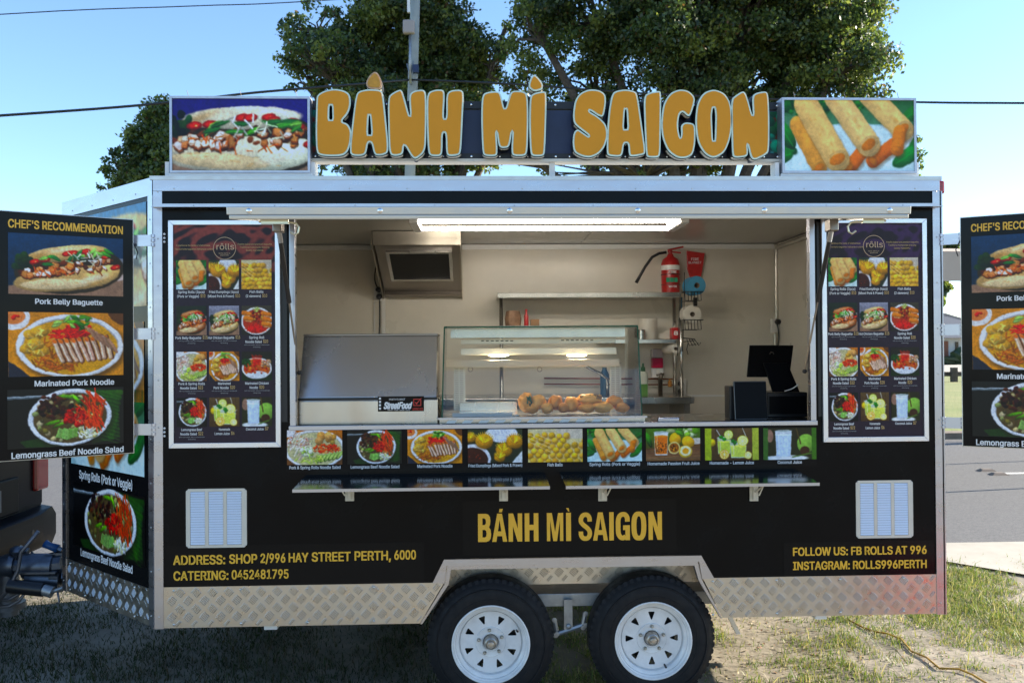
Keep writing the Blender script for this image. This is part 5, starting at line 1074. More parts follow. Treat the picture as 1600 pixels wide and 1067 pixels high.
# rolls and wire baskets
def paper_roll(cx, cy, R0, r0, y, Lr, m, label, name, cat, flat=1):
    F = PL(y); c = F.hit(cx, cy); t = thing(name, label, cat, (c[0], y, c[1]-R0))
    MB().lathe((c[0], y, c[1]), (-.12, 1, 0), [(r0, 0), (R0*.97, 0), (R0, .006), (R0, Lr), (r0, Lr)], 28).build('paper', m, t, auto=40)
    MB().lathe((c[0], y+.001, c[1]), (-.12, 1, 0), [(r0, 0), (r0*.85, .001), (r0*.8, Lr-.01)], 20).build('core', mat('cardboard_core', (.16, .12, .09), .8), t, smooth=True); return t
PXM = 1400/6.45
paper_roll(1089, 446, 15/PXM, 4.5/PXM, 1.90, .12, mat('blue_paper', (.06, .30, .50), .7, 0, var=.15, vscale=20, bump=.001), 'blue paper towel roll in the upper black wire basket', 'paper_towel_roll', 'paper roll')
paper_roll(1082, 491, 15/PXM, 4/PXM, 1.92, .10, mat('white_paper', (.68, .64, .56), .8, 0, var=.08, vscale=20, bump=.001), 'white toilet roll in the lower black wire basket', 'toilet_roll', 'paper roll')
paper_roll(1056, 545, 7.5/PXM, 3/PXM, 1.95, .22, mat('white_paper'), 'small white roll hanging under the lower steel shelf', 'paper_roll', 'paper roll')
bk = thing('wire_basket_rack', 'black wire rack with baskets and hooks beside the shelf leg', 'wire rack', (on(1066, 1.93), 1.93, PL(1.93).hit(1066, 550)[1]))
mb = MB(); F = PL(1.90)
def wl(pts, y, r=.0028): mb.tube([(F.hit(*p)[0], y if len(p) == 2 else p[2], F.hit(p[0], p[1])[1]) for p in pts], r, 5)
wl([(1071, 425), (1070, 500), (1068, 550)], 1.93); wl([(1063, 480), (1060, 556)], 1.93)
for y0_, yb in ((456, 470), (500, 515)):
    for yy_ in (1.885, 2.0): wl([(1068, y0_), (1098, y0_)], yy_, .0035); wl([(1070, yb), (1094, yb)], yy_)
    for xx_ in range(1069, 1098, 5): wl([(xx_, y0_), (xx_+1, yb)], 1.885)
    for xx_ in (1068, 1098): mb.tube([(F.hit(xx_, y0_)[0], 1.885, F.hit(xx_, y0_)[1]), (F.hit(xx_, y0_)[0], 2.0, F.hit(xx_, y0_)[1])], .003, 5)
wl([(1068, 528), (1087, 530)], 1.92, .004); wl([(1068, 534), (1086, 532)], 1.90, .003)
for a_ in range(4): wl([(1072+a_*4, 530), (1076+a_*5, 540), (1082+a_*4, 538-a_)], 1.88, .003)
wl([(1074, 536), (1072, 546), (1074, 554)], 1.88, .003)
mb.build('wire_frame', PLAST, bk, smooth=True)
mb = MB(); q = F.hit(1087, 466); mb.box(q[0]-.012, q[0]+.012, 1.90, 1.93, F.hit(1087, 478)[1], F.hit(1087, 465)[1]); mb.build('clip', PLAST, bk)
# containers on the lower shelf
def pot(px0, px1, py0, y, z, prof, m, name, label, cat, seg=28):
    a, b = PL(y).hit(px0, 520)[0], PL(y).hit(px1, 520)[0]; zt_ = PL(y).hit((px0+px1)/2, py0)[1]; r = (b-a)/2; h = zt_-z
    o = MB().lathe(((a+b)/2, y, z), (0, 0, 1), [(p*r, q*h) for p, q in prof], seg).build(name, m, None, auto=35); return tag(o, label, cat)
pot(998, 1027, 498, SF+.16, z2+.001, [(.001, 0), (.96, 0), (1, .03), (1, .95), (1.03, .96), (1.03, 1), (.001, 1)], mat('matt_white_tub', (.66, .62, .54), .5), 'plastic_tub', 'white round tub on the lower steel shelf', 'tub')
pot(995, 1009, 515, SF+.05, z2+.001, [(.001, 0), (1, 0), (1, .45), (.9, .5), (.9, .9), (1, .95), (.96, 1), (.001, 1)], STEEL, 'steel_shaker', 'small steel shaker in front of the white tub', 'shaker')
mb = MB(); a = on(1048, SF+.06); b = on(1061, SF+.06); mb.box(a, b, SF+.03, SF+.10, z2+.001, PL(SF+.05).hit(1054, 512)[1]); o = mb.build('carton', RED, None, bevel=.004); tag(o, 'small red carton at the end of the lower steel shelf', 'carton')
mb = MB(); q = PL(SF+.03); text(mb, q, '8', *[a+.015, b-.015], z2+.03, z2+.06, .002); t_ = tag(mb.build('lettering', WLET, o), kind='stuff')
mb = MB(); c0 = (on(1030, SF+.1), SF+.10, z2+.002); mb.add([c0, (c0[0]+.10, c0[1], c0[2]), (c0[0]+.13, c0[1]+.02, c0[2]+.11), (c0[0]+.085, c0[1]+.02, c0[2]+.075), (c0[0]-.005, c0[1], c0[2]+.04), (c0[0]+.02, c0[1]+.08, c0[2]), (c0[0]+.10, c0[1]+.08, c0[2]), (c0[0]+.12, c0[1]+.08, c0[2]+.10)], [(0, 1, 3, 4), (1, 2, 3), (5, 7, 6), (1, 6, 7, 2), (0, 4, 3, 2, 7, 5)]); tag(mb.build('paper_bag', mat('white_paper_bag', (.62, .58, .50), .8), None, bevel=.003), 'crumpled white paper bag between the white tub and the red carton', 'paper bag')
# soap dispenser, bottle, tap, pipes, bench
F = PL(2.30); u0, u1, v0, v1 = F.rect(1018, 545, 1036, 590)
sd = thing('soap_dispenser', 'clear soap dispenser with pink soap on the rear wall', 'soap dispenser', ((u0+u1)/2, 2.3, v0)); hgt = v1-v0
B(u0, u1, 2.28, 2.34, v0, v0+hgt*.33, 'base', WHITE, sd, .006); B(u0+.003, u1-.003, 2.285, 2.34, v0+hgt*.335, v0+hgt*.68, 'soap', mat('pink_soap', (.55, .02, .08), .2), sd, .004); B(u0, u1, 2.28, 2.34, v0+hgt*.685, v1, 'clear_tank', mat('clear_plastic', (.45, .38, .38), .2), sd, .008)
MB().lathe(((u0+u1)/2, 2.279, v0+hgt*.2), (0, -1, 0), [(.018, 0), (.016, .006), (.0001, .008)], 14).build('push_button', SOCK, sd)
pot(998, 1012, 580, 2.12, PL(2.12).hit(1005, 628)[1], [(.001, 0), (1, 0), (1, .85), (.8, .97), (.4, 1), (.001, 1)], mat('white_bottle', (.55, .58, .50), .4), 'detergent_bottle', 'white detergent bottle with green cap beside the cabinet', 'bottle')
db = bpy.data.objects['detergent_bottle']
a, b = PL(2.12).hit(1000, 600)[0], PL(2.12).hit(1010, 600)[0]; MB().lathe(((a+b)/2, 2.12, PL(2.12).hit(1005, 580)[1]), (0, 0, 1), [(.018, 0), (.016, .03), (.008, .035), (.008, .06), (.0001, .06)], 12).build('cap', mat('green_cap', (.02, .10, .04), .4), db)
B(a, b, 2.075, 2.082, PL(2.08).hit(1005, 618)[1], PL(2.08).hit(1005, 600)[1], 'bottle_label', mat('green_print', (.10, .25, .05), .5), db)
F = PL(2.20); zt1 = F.hit(1040, 621)[1]; zt0 = PL(1.75).hit(1040, 631)[1]
x0, x1 = PL(1.75).hit(940, 625)[0], PL(1.75).hit(1085, 625)[0]
sk = thing('sink_bench', 'stainless sink bench along the rear wall', 'sink', ((x0+x1)/2, 2.0, .5)); zz = PL(1.75).hit(1040, 620)[1]
B(x0-1.4, x1, 1.75, 2.33, zz-.05, zz, 'bench_top', STEEL, sk, .004); B(x0-1.38, x0-1.34, 1.8, 2.3, .5, zz-.05, 'leg', STEEL, sk); B(x1-.06, x1-.02, 1.8, 2.3, .5, zz-.05, 'leg', STEEL, sk)
TAP = mat('chrome', (.6, .6, .58), .12, 1)
mb = MB(); c = Vector((on(948, 2.0), 2.0, zz)); P = [c, c+Vector((0, 0, .12)), c+Vector((-.05, -.02, .16)), c+Vector((-.20, -.04, .235)), c+Vector((-.23, -.04, .24)), c+Vector((-.24, -.04, .22))]; mb.tube(P, .010, 8); mb.build('tap', TAP, sk, smooth=True)
mb = MB(); c = Vector((on(1031, 2.2), 2.2, zz)); mb.tube([c+Vector((0, 0, .0)), c+Vector((0, 0, .12)), c+Vector((0, -.05, .145))], .017, 8); mb.tube([c+Vector((-.03, 0, .14)), c+Vector((.03, 0, .15))], .008, 6); mb.build('tap', STEELD, sk, smooth=True)
mb = MB(); COP = mat('copper_pipe', (.30, .09, .05), .35, .8)
for y_ in (591, 600): q0, q1 = PL(2.32).hit(850, y_), PL(2.32).hit(1058, y_+1); mb.tube([(q0[0], 2.32, q0[1]), (q1[0], 2.32, q1[1])], .006, 6)
tag(mb.build('water_pipe', COP, smooth=True), 'pair of thin copper pipes along the rear wall above the sink', 'pipe')
pot(1043, 1049, 592, 2.22, zz+.05, [(.001, 0), (1, 0), (1, .7), (.5, .8), (.5, 1), (.001, 1)], mat('orange_plastic', (.45, .18, .02), .4), 'spray_bottle', 'small orange bottle by the copper pipes', 'bottle')
pot(937, 951, 574, 2.1, zz+.001, [(.001, 0), (1, 0), (1, .75), (.5, .92), (.5, 1), (.001, 1)], mat('blue_bottle', (.05, .12, .20), .2), 'water_bottle', 'dark blue bottle seen through the cabinet glass near the tap', 'bottle')
# tins behind the display cabinet
pot(819, 826, 483, 1.9, PL(1.9).hit(820, 510)[1], [(.001, 0), (1, 0), (1, .6), (.5, .75), (.5, 1), (.001, 1)], RED, 'sauce_bottle', 'red sauce bottle behind the top of the display cabinet', 'bottle')
B(on(829, 1.9), on(842, 1.9), 1.86, 1.94, PL(1.9).hit(820, 510)[1], PL(1.9).hit(835, 499)[1], 'cardboard_box', mat('brown_card', (.28, .15, .07), .7), None); tag(bpy.data.objects['cardboard_box'], 'small brown box beside the red sauce bottle', 'box')
B(on(779, 1.9), on(850, 1.9), 1.80, 1.98, PL(1.9).hit(820, 513)[1], PL(1.9).hit(820, 510.5)[1], 'back_rack', STEEL, None); tag(bpy.data.objects['back_rack'], 'low steel rack holding the sauce bottle behind the cabinet', 'rack')
pot(788, 815, 486, 1.9, PL(1.9).hit(820, 510)[1], [(.001, 0), (.9, 0), (1, .5), (.8, 1.0), (.001, 1.05)], mat('brown_bag', (.30, .17, .10), .6, 0, var=.6, vscale=25), 'snack_bag', 'crumpled brown bag at the left end of the rack behind the cabinet', 'bag', 9)

# lidded stainless cooker on the left of the counter
F = PL(.10); x0, x1 = F.hit(467, 600)[0], F.hit(684, 600)[0]
ck = thing('steel_cooker', 'stainless cooker with big closed lid on the left of the counter', 'cooker', ((x0+x1)/2, .3, zc))
zl = F.hit(575, 621)[1]; zt = PL(.22).hit(575, 525)[1]
B(x0, x1, .08, .62, zc+.001, zl-.012, 'base_cabinet', STEEL, ck, .003)
x5 = F.hit(665, 640)[0]; B(x0+.004, x5, .070, .0795, zc+.006, zl-.016, 'front_panel', SATIN if False else STEEL, ck, .002)
LID = mat('brushed_lid_steel', (.66, .64, .62), .26, .85, rvar=.04, vscale=2, bump=.0012, bscale=1.6)
mb = MB(); y0_, y1_ = .085, .23
mb.hexa([(x0, y0_, zl), (x1-.006, y0_, zl), (x1-.006, .60, zl), (x0, .60, zl), (x0, y1_, zt), (x1-.006, y1_, zt), (x1-.006, .55, zt), (x0, .55, zt)]); mb.build('lid', LID, ck, bevel=.004, seg=3)
B(x0-.002, x1-.004, .080, .12, zl-.0115, zl-.001, 'lid_seam', PLAST, ck); B(x0, x1-.004, y1_-.006, .56, zt+.0005, zt+.012, 'lid_edge', STEELD, ck, .003)
fs_ = PL(.069); u0, u1, v0, v1 = fs_.rect(590.5, 619, 662.5, 642.5)
st = MB().fbox(fs_, u0, u1, v0, v1, .0, .002).build('sticker', BLACK2, ck)
mb = MB()
ptext(mb, fs_, "PERTH'S BEST", 608, 625.3, 633, 622.5, .0025, 0, .0); 
a_, b_ = fs_.hit(599, 638.5)[0], fs_.hit(642, 638.5)[0]; vb = fs_.hit(620, 638.8)[1]; text(mb, fs_, 'StreetFood', a_, b_, vb, vb+.036, .0025, 0, .04, skew=.25)
ptext(mb, fs_, 'PERTH   FOOD   SCENE   EATS', 606, 641.3, 640, 639.8, .0025, 0, 0)
for k in range(4): q = fs_.hit(593.8, 622.5+k*5.2); mb.fbox(fs_, q[0]-.005, q[0]+.005, q[1]-.005, q[1]+.005, .002, .0025)
tag(mb.build('lettering', WLET, st), kind='stuff')
mb = MB(); q0 = fs_.hit(646, 634); q1 = fs_.hit(658, 623); s_ = [(q0[0], q0[1]), (q1[0], q0[1]), (q1[0], q1[1]), (q0[0], q1[1])]; shape(mb, fs_, [s_, inset(s_, .004)], .002, .0026)
cxx, cyy = (q0[0]+q1[0])/2, (q0[1]+q1[1])/2; mb.add([fs_.at(cxx+x, cyy+y, .003) for x, y in ((-.014, .004), (-.004, -.012), (.026, .028), (-.003, -.002))], [(0, 1, 2, 3)])
ptext(mb, fs_, 'APPROVED', 644.5, 641, 661, 637, .0025, 0, .01); tag(mb.build('tick_mark', mat('red_print', (.6, .03, .02), .4), st), kind='stuff')

# glass display cabinet
F = PL(.12); gx0, gx1 = F.hit(691, 648)[0], F.hit(1001, 648)[0]; tx0, tx1 = PL(.28).hit(695, 512)[0], PL(.28).hit(993, 512)[0]
gt = PL(.28).hit(845, 511)[1]; gz = zc+.035
dcb = thing('display_cabinet', 'glass fronted food display cabinet with warm lamps and bread rolls inside', 'display cabinet', ((gx0+gx1)/2, .35, zc))
B(gx0-.012, gx1+.012, .055, .66, zc+.001, gz, 'base', STEEL, dcb, .003); B(gx0-.02, gx1+.02, .045, .0545, gz-.008, gz+.002, 'front_ledge', ALU, dcb)
mb = MB()
for k in range(11):
    u = gx0+.02+k*(gx1-gx0-.12)/11; mb.hexa([(u, .0535, zc+.008), (u+.045, .0535, zc+.008), (u+.045, .0545, zc+.008), (u, .0545, zc+.008), (u+.014, .0535, zc+.024), (u+.06, .0535, zc+.024), (u+.06, .0545, zc+.024), (u+.014, .0545, zc+.024)])
mb.build('base_grille', WHITE, dcb)['kind'] = 'stuff'
yf0, yf1, yb_ = .085, .22, .62
mb = MB(); mb.hexa([(gx0, yf0, gz), (gx1, yf0, gz), (gx1, yf0+.005, gz), (gx0, yf0+.005, gz), (tx0, yf1, gt), (tx1, yf1, gt), (tx1, yf1+.005, gt), (tx0, yf1+.005, gt)]); mb.build('front_glass', GLS, dcb)
for s, (a, b) in enumerate(((gx0, tx0), (gx1, tx1))):
    mb = MB(); e = .002; mb.hexa([(a-e, yf0+.006, gz), (a+e, yf0+.006, gz), (a+e, yb_, gz), (a-e, yb_, gz), (b-e, yf1+.006, gt), (b+e, yf1+.006, gt), (b+e, yb_, gt), (b-e, yb_, gt)]); mb.build('side_glass', GLS, dcb)
    mb = MB(); mb.tube([(a, yf0-.001, gz), (b, yf1-.001, gt)], .0035, 4); mb.tube([(b, yf1, gt+.002), (b, yb_, gt+.002)], .0035, 4); mb.build('glass_edge', GEDGE, dcb)
MB().tube([(tx0, yf1-.001, gt), (tx1, yf1-.001, gt)], .0035, 4).build('glass_edge', GEDGE, dcb)
mb = MB(); mb.box(tx0, tx1, yf1, yb_, gt+.001, gt+.006); mb.build('top_glass', GLS, dcb)
mb = MB(); mb.box(tx0+.03, tx1-.05, yf1+.10, yb_-.05, gt-.055, gt-.004); mb.build('top_vent', STEEL, dcb)
SF_ = mat('cabinet_white_steel', (.70, .69, .63), .3, .3)
def cb(x0p, x1p, y0p, y1p, y, name, m, dy=.06):
    F = PL(y); u0, u1, v0, v1 = F.rect(x0p, y0p, x1p, y1p); return B(u0, u1, y, y+dy, v0, v1, name, m, dcb, .002)
cb(720, 962, 529, 537, .42, 'slotted_rail', SF_)
rl = cb(720, 963, 543.5, 554, .38, 'lamp_rail', SF_, .10)
cb(697, 968, 562, 573, .34, 'shelf_edge', mat('cream_shelf', (.66, .60, .50), .35), .012); 
F = PL(.34); v = F.hit(830, 567)[1]; MB().box(gx0+.02, gx1-.06, .36, .60, v-.006, v).build('glass_shelf', GLS, dcb)
mb = MB(); F = PL(.4199)
for c0, n in ((754, 7), (879, 7)):
    for k in range(n): q = F.hit(c0+k*7.6, 532.5 if c0 < 800 else 531.5); mb.fbox(F, q[0]-.008, q[0]+.008, q[1]-.003, q[1]+.003, .0005, .001)
mb.build('rail_slots', PLAST, dcb)['kind'] = 'stuff'
LAMP = mat('lamp_glow', (1, .9, .7), .5, emit=(1, .80, .48), es=40)
for px in (779, 901): q = PL(.42).hit(px, 555); MB().ball((q[0], .42, q[1]), .055, .014, .007, 16, 6).build('lamp', LAMP, dcb, smooth=True); al_ = bpy.data.lights.new('lamp_light', 'AREA'); al_.shape = 'RECTANGLE'; al_.size = .12; al_.size_y = .03; al_.energy = 1.6; al_.color = (1, .78, .5); ao_ = bpy.data.objects.new('lamp_light', al_); COL.objects.link(ao_); ao_.parent = dcb; ao_.location = Vector((q[0], .38, q[1]-.012))-dcb.location; ao_.rotation_euler = (R(-22), 0, 0)
def slotpanel(px0, px1, y):
    F = PL(y); u0, u1, v0, v1 = F.rect(px0, 572, px1, 641); m = mat('slot_panel_steel', (.52, .52, .48), .35, .6); B(u0, u1, y, y+.004, v0, v1, 'slotted_panel', m, dcb)
    mb = MB(); n = 24
    for k in range(n):
        for j in range(2): a = u0+(u1-u0)*(.12+.42*j); mb.fbox(F, a, a+(u1-u0)*.30, v0+(v1-v0)*(k+.3)/n, v0+(v1-v0)*(k+.7)/n, .0004, .001)
    mb.build('panel_slots', STEELD, dcb)['kind'] = 'stuff'
slotpanel(709, 727, .50); slotpanel(953, 971, .50)
for px in (735, 843): q = PL(.6).hit(px, 577); mb = MB(); mb.lathe((q[0], .6, q[1]), (0, -1, 0), [(.010, 0), (.016, 0), (.016, .006), (.010, .006), (.010, 0)], 16); mb.build('door_ring', STEELD, dcb)
F = PL(.16); u0, u1 = F.hit(716, 640)[0], F.hit(800, 640)[0]
mb = MB(); mb.box(u0, u1+.04, .14, .50, gz+.001, gz+.008); mb.box(u0, u1+.04, .45, .50, gz+.008, gz+.055); mb.build('serving_tray', STEEL, dcb, bevel=.002)
TN = mat('tray_white', (.6, .6, .62), .3); mb = MB(); mb.box(u0-.03, u1, .115, .135, gz+.001, gz+.02); mb.build('tray_lip', TN, dcb)
# bread rolls, two layers
def breadmat(i):
    c = [(.66, .30, .05), (.70, .36, .08), (.56, .23, .035)][i]; return mat('bread_crust_%d' % i, c, .38, 0, col2=tuple(x*1.5 for x in c), vscale=14, bump=.002, bscale=30)
BRD = [breadmat(i) for i in range(3)]; FIL = mat('salad_filling', (.08, .16, .04), .6, 0, var=.6, vscale=50)
br = [('upper', 822, 628, 12, 15, 1, 'seeded roll standing open with green filling, first on the left of the upper row'), ('u', 840, 628, 13.5, 11, 0, 'round golden roll beside the open green roll, upper row'), ('u', 868, 629, 12, 11.5, 0, 'round golden roll with a split crust, third in the upper row'), ('u', 893, 632, 12.5, 13, 0, 'roll tipped to the left in the middle of the upper row'),
      ('u', 920, 624, 20, 9, 2, 'long baguette topped with red and green filling in the cabinet'), ('u', 960, 628, 14, 10, 0, 'golden roll at the right end of the upper row'),
      ('l', 831, 640, 12, 8.5, 0, 'lower roll under the open green roll'), ('l', 855, 641, 10.5, 8, 0, 'lower roll between the second and third upper rolls'), ('l', 880, 640, 10, 8.5, 0, 'lower roll under the tipped roll'), ('l', 917, 641, 14, 7.5, 0, 'lower roll directly under the filled baguette'), ('l', 942, 640, 17, 8.5, 0, 'long lower roll right of the filled baguette'), ('l', 972, 642, 12, 7.5, 0, 'lower roll at the far right of the cabinet')]
for i, (ly_, px, py, rx_, ry_, k, lb) in enumerate(br):
    y = .21 if ly_ == 'l' else .245; F = PL(y); c = F.hit(px, py); s = 1/(1400/(CD+y)); a, b = rx_*s, ry_*s
    zc_ = max(c[1], gz+.009+b) if ly_ == 'l' else c[1]
    t = thing('bread_roll', lb, 'bread roll', (c[0], y, zc_-b), 'bread rolls in the display cabinet')
    mb = MB(); mb.ball((c[0], y, zc_), a, b*1.35+.01, b, 20, 12, rot=rnd.uniform(-.3, .3), lump=.22, seed=i*3.1); mb.build('crust', BRD[i % 3], t, smooth=True)
    if k == 1: MB().ball((c[0]+a*.25, y-b*1.0, zc_), a*.42, b*.5, b*.8, 12, 8, lump=.6, seed=2).build('filling', FIL, t)
    if k == 2:
        mb = MB()
        for _ in range(40): mb.ball((c[0]+rnd.uniform(-.7, .9)*a, y-b*rnd.uniform(.5, 1.1), zc_+b*rnd.uniform(.1, .75)), .010, .008, .007, 6, 4)
        f = mb.build('filling', [mat('mixed_filling', (.42, .10, .04), .5, 0, col2=(.35, .38, .12), vscale=60)], t)
# till: tablets and printer on the counter
GL2 = mat('tablet_black', (.006, .006, .007), .3, spec=.06); 
F = PL(.42); C4 = [F.hit(*p) for p in ((1162, 589), (1228, 589), (1250, 540), (1180, 540))]
pos = thing('till_screen', 'black point of sale tablet tilted on a stand, seen from behind', 'till', (C4[0][0]+.2, .45, zc))
mb = MB()
y_ = (.36, .36, .52, .52); vs = [(C4[i][0], y_[i], C4[i][1]) for i in range(4)]; nrm = Vector((0, -.7, -.25)).normalized()*.012
vb2 = [Vector(v)-nrm for v in vs]; mb.add(vs+[tuple(v) for v in vb2], [(0, 1, 2, 3), (7, 6, 5, 4), (0, 4, 5, 1), (1, 5, 6, 2), (2, 6, 7, 3), (3, 7, 4, 0)]); mb.build('screen_back', GL2, pos, bevel=.004)
q = F.hit(1211, 553); MB().lathe((q[0], .478, q[1]), (0, -1, -.3), [(.008, 0), (.013, .0), (.013, .004), (.008, .004)], 18).build('round_emblem', STEELD, pos)
S4 = [F.hit(*p) for p in ((1197, 611), (1238, 611), (1225, 567), (1188, 567))]
mb = MB(); vs = [(S4[0][0], .30, S4[0][1]), (S4[1][0], .30, S4[1][1]), (S4[2][0], .36, S4[2][1]), (S4[3][0], .36, S4[3][1])]; mb.add(vs+[(v[0], v[1]+.02, v[2]) for v in vs], [(0, 1, 2, 3), (7, 6, 5, 4), (0, 4, 5, 1), (1, 5, 6, 2), (2, 6, 7, 3), (3, 7, 4, 0)]); mb.build('stand_plate', GL2, pos, bevel=.003)
F = PL(.16); u0, u1, v0, v1 = F.rect(1145, 595, 1199, 642)
cdv = thing('card_terminal', 'black upright customer tablet with grey rim at the right of the counter', 'tablet', ((u0+u1)/2, .2, zc)); FT = Frame((0, .15, zc+.002), (1, 0, 0), Vector((0, .12, 1)))
hh_ = v1-zc; MB().fbox(FT, u0+.008, u1, 0, hh_-.002, -.014, 0).build('tablet_body', mat('tablet_rim', (.12, .12, .12), .3, .6), cdv, bevel=.006); MB().fbox(FT, u0+.012, u1-.004, .006, hh_-.007, .0005, .002).build('tablet_screen', GL2, cdv); B(u0-.006, u1+.0, .20, .30, zc+.001, v1-.03, 'tablet_stand', PLAST, cdv, .004)
F = PL(.30); u0, u1, v0, v1 = F.rect(1199, 613, 1262, 642); pr_ = thing('receipt_printer', 'low black receipt printer box beside the right window post', 'printer', ((u0+u1)/2, .35, zc)); B(u0, min(u1, 3.93), .30, .52, zc+.001, v1, 'printer_body', PLAST, pr_, .006); B(u0+.01, min(u1, 3.93)-.01, .296, .2995, zc+.02, v1-.02, 'printer_door', GL2, pr_)
cable('usb_cable', 'thin white cable over the receipt printer', [(1226, 611), (1238, 607), (1248, 600)], .003, WHITE, y=.29)
u = F0.hit(1047, 655)[0]; mb = MB(); mb.box(u-.055, u+.055, .034, .06, zc+.001, zc+.028); tag(mb.build('sill_latch', ALU, None, bevel=.006), 'small aluminium latch on the sill right of the cabinet', 'latch')
# ---------------------------------------------------------------- ground, road, surroundings
def sheet(name, pts, z, m, kind='structure'):
    mb = MB(); mb.add([(x, y, z) for x, y in pts], [tuple(range(len(pts)))]); return tag(mb.build(name, m), kind=kind)
SOIL = mat('sandy_soil', (.33, .285, .225), .95, 0, col2=(.13, .115, .075), vscale=2.6, bump=.012, bscale=14)
FARG = mat('far_grass', (.16, .20, .05), .95, 0, col2=(.26, .25, .10), vscale=.5, bump=.03, bscale=9)
ASPH = mat('asphalt', (.15, .147, .145), .9, 0, col2=(.075, .075, .077), vscale=42, bump=.004, bscale=120)
CONC = mat('concrete', (.46, .42, .35), .9, 0, col2=(.36, .33, .27), vscale=3, bump=.002, bscale=80)
LINE = mat('road_line_paint', (.72, .70, .66), .7, 0, var=.2, vscale=8)
# ground: one large sheet, uneven close to the trailer
nx = 70; xs_ = [-1500, -300, -60, -20]+[-8+16*i/nx for i in range(nx+1)]+[20, 60, 300, 1500]; ys_ = [-1500, -300, -60, -20, -12]+[-6+9.5*i/45 for i in range(46)]+[20, 60, 300, 1500]
def gh(x, y):
    if not (-8 < x < 8 and -6 < y < 3.4): return 0
    return .018*noise.noise(Vector((x*1.3, y*1.3, 0)))+.008*noise.noise(Vector((x*5, y*5, 3)))-.008
mb = MB(); W_ = len(xs_); mb.v = [(x, y, gh(x, y)) for y in ys_ for x in xs_]; mb.f = [(j*W_+i, j*W_+i+1, (j+1)*W_+i+1, (j+1)*W_+i) for j in range(len(ys_)-1) for i in range(W_-1)]; mb.m = [0]*len(mb.f)
tag(mb.build('ground', SOIL, smooth=True), kind='structure')
ye = 3.55; yr2 = 12.6
sheet('road', [(-200, ye), (200, ye), (200, yr2), (-200, yr2)], .012, ASPH)
B(-200, 200, yr2+.001, yr2+.45, -.1, .13, 'kerb', mat('brick_kerb', (.22, .17, .13), .9, 0, var=.3, vscale=6), None); tag(bpy.data.objects['kerb'], kind='structure')
sheet('footpath', [(5.45, 2.95), (5.9, 2.40), (7.2, 1.0), (30, .8), (30, ye-.002), (-9, ye-.002), (-9, 3.1), (4.5, 3.15)], .016, CONC)
sheet('verge', [(-300, yr2+.45), (300, yr2+.45), (300, 48), (-300, 48)], .10, FARG)
sheet('far_road', [(-300, 48), (300, 48), (300, 78), (-300, 78)], .105, CONC)
sheet('far_verge', [(-600, 78), (600, 78), (600, 400), (-600, 400)], .10, FARG)
a = gnd(1548, 740.5); b = gnd(1600, 740.5); sheet('road_line', [(a[0], a[1]-.12), (a[0]+6, a[1]-.12), (a[0]+6, a[1]+.02), (a[0], a[1]+.02)], .016, LINE)
mb = MB()
for px, py in ((1541, 737), (1560, 743)): q = gnd(px, py); mb.hexa([(q[0]-.12, q[1]-.07, .013), (q[0]+.12, q[1]-.07, .013), (q[0]+.12, q[1]+.07, .013), (q[0]-.12, q[1]+.07, .013), (q[0]-.07, q[1]-.04, .045), (q[0]+.07, q[1]-.04, .045), (q[0]+.07, q[1]+.04, .045), (q[0]-.07, q[1]+.04, .045)])
o = mb.build('road_stud', mat('stud_brown', (.20, .16, .13), .8)); tag(o, 'flat grey markers at the end of the white road line', 'road marker')
# grass: tufts of real blades
def blades(name, N, region, hfun, cols, label_kind='stuff', seed=1, wd=.0022):
    g = np.random.default_rng(seed); n = 0; V = []; C = []
    x = g.uniform(region[0], region[1], N*3); y = g.uniform(region[2], region[3], N*3)
    keep = []
    for i in range(len(x)):
        d = hfun(x[i], y[i])
        if d > 0 and g.random() < d: keep.append(i)
        if len(keep) >= N: break
    x, y = x[keep], y[keep]; n = len(x)
    z = np.array([gh(a, b) for a, b in zip(x, y)])-.002
    h = g.uniform(.012, .042, n)*(1+1.7*(g.random(n) > .95)); a = g.uniform(0, 6.28, n); ln = g.normal(0, .8, n)*h; la = g.uniform(0, 6.28, n); w_ = g.uniform(.6, 1.4, n)*wd
    dx, dy = np.cos(a)*w_, np.sin(a)*w_; ox, oy = np.cos(la)*ln, np.sin(la)*ln
    v = np.stack([np.stack([x-dx, y-dy, z], 1), np.stack([x+dx, y+dy, z], 1), np.stack([x+dx*.6+ox*.4, y+dy*.6+oy*.4, z+h*.6], 1), np.stack([x-dx*.6+ox*.4, y-dy*.6+oy*.4, z+h*.6], 1), np.stack([x+ox, y+oy, z+h*.95], 1)], 1).reshape(-1, 3)
    me = bpy.data.meshes.new(name); b = np.arange(n)*5; f = []
    q = np.stack([b, b+1, b+2, b+3], 1); t = np.stack([b+3, b+2, b+4], 1)
    me.vertices.add(n*5); me.vertices.foreach_set('co', v.astype(np.float32).ravel()); lo = np.concatenate([q.ravel(), t.ravel()]).astype(np.int32)
    me.loops.add(len(lo)); me.loops.foreach_set('vertex_index', lo); me.polygons.add(2*n); me.polygons.foreach_set('loop_start', np.concatenate([np.arange(n)*4, 4*n+np.arange(n)*3]).astype(np.int32))
    mi = g.choice(len(cols), n, p=[.5, .34, .16]).astype(np.int32)
    for m in cols: me.materials.append(m)
    me.update(calc_edges=True); me.polygons.foreach_set('material_index', np.concatenate([mi, mi])); me.update()
    o = bpy.data.objects.new(name, me); COL.objects.link(o); return tag(o, kind='stuff')
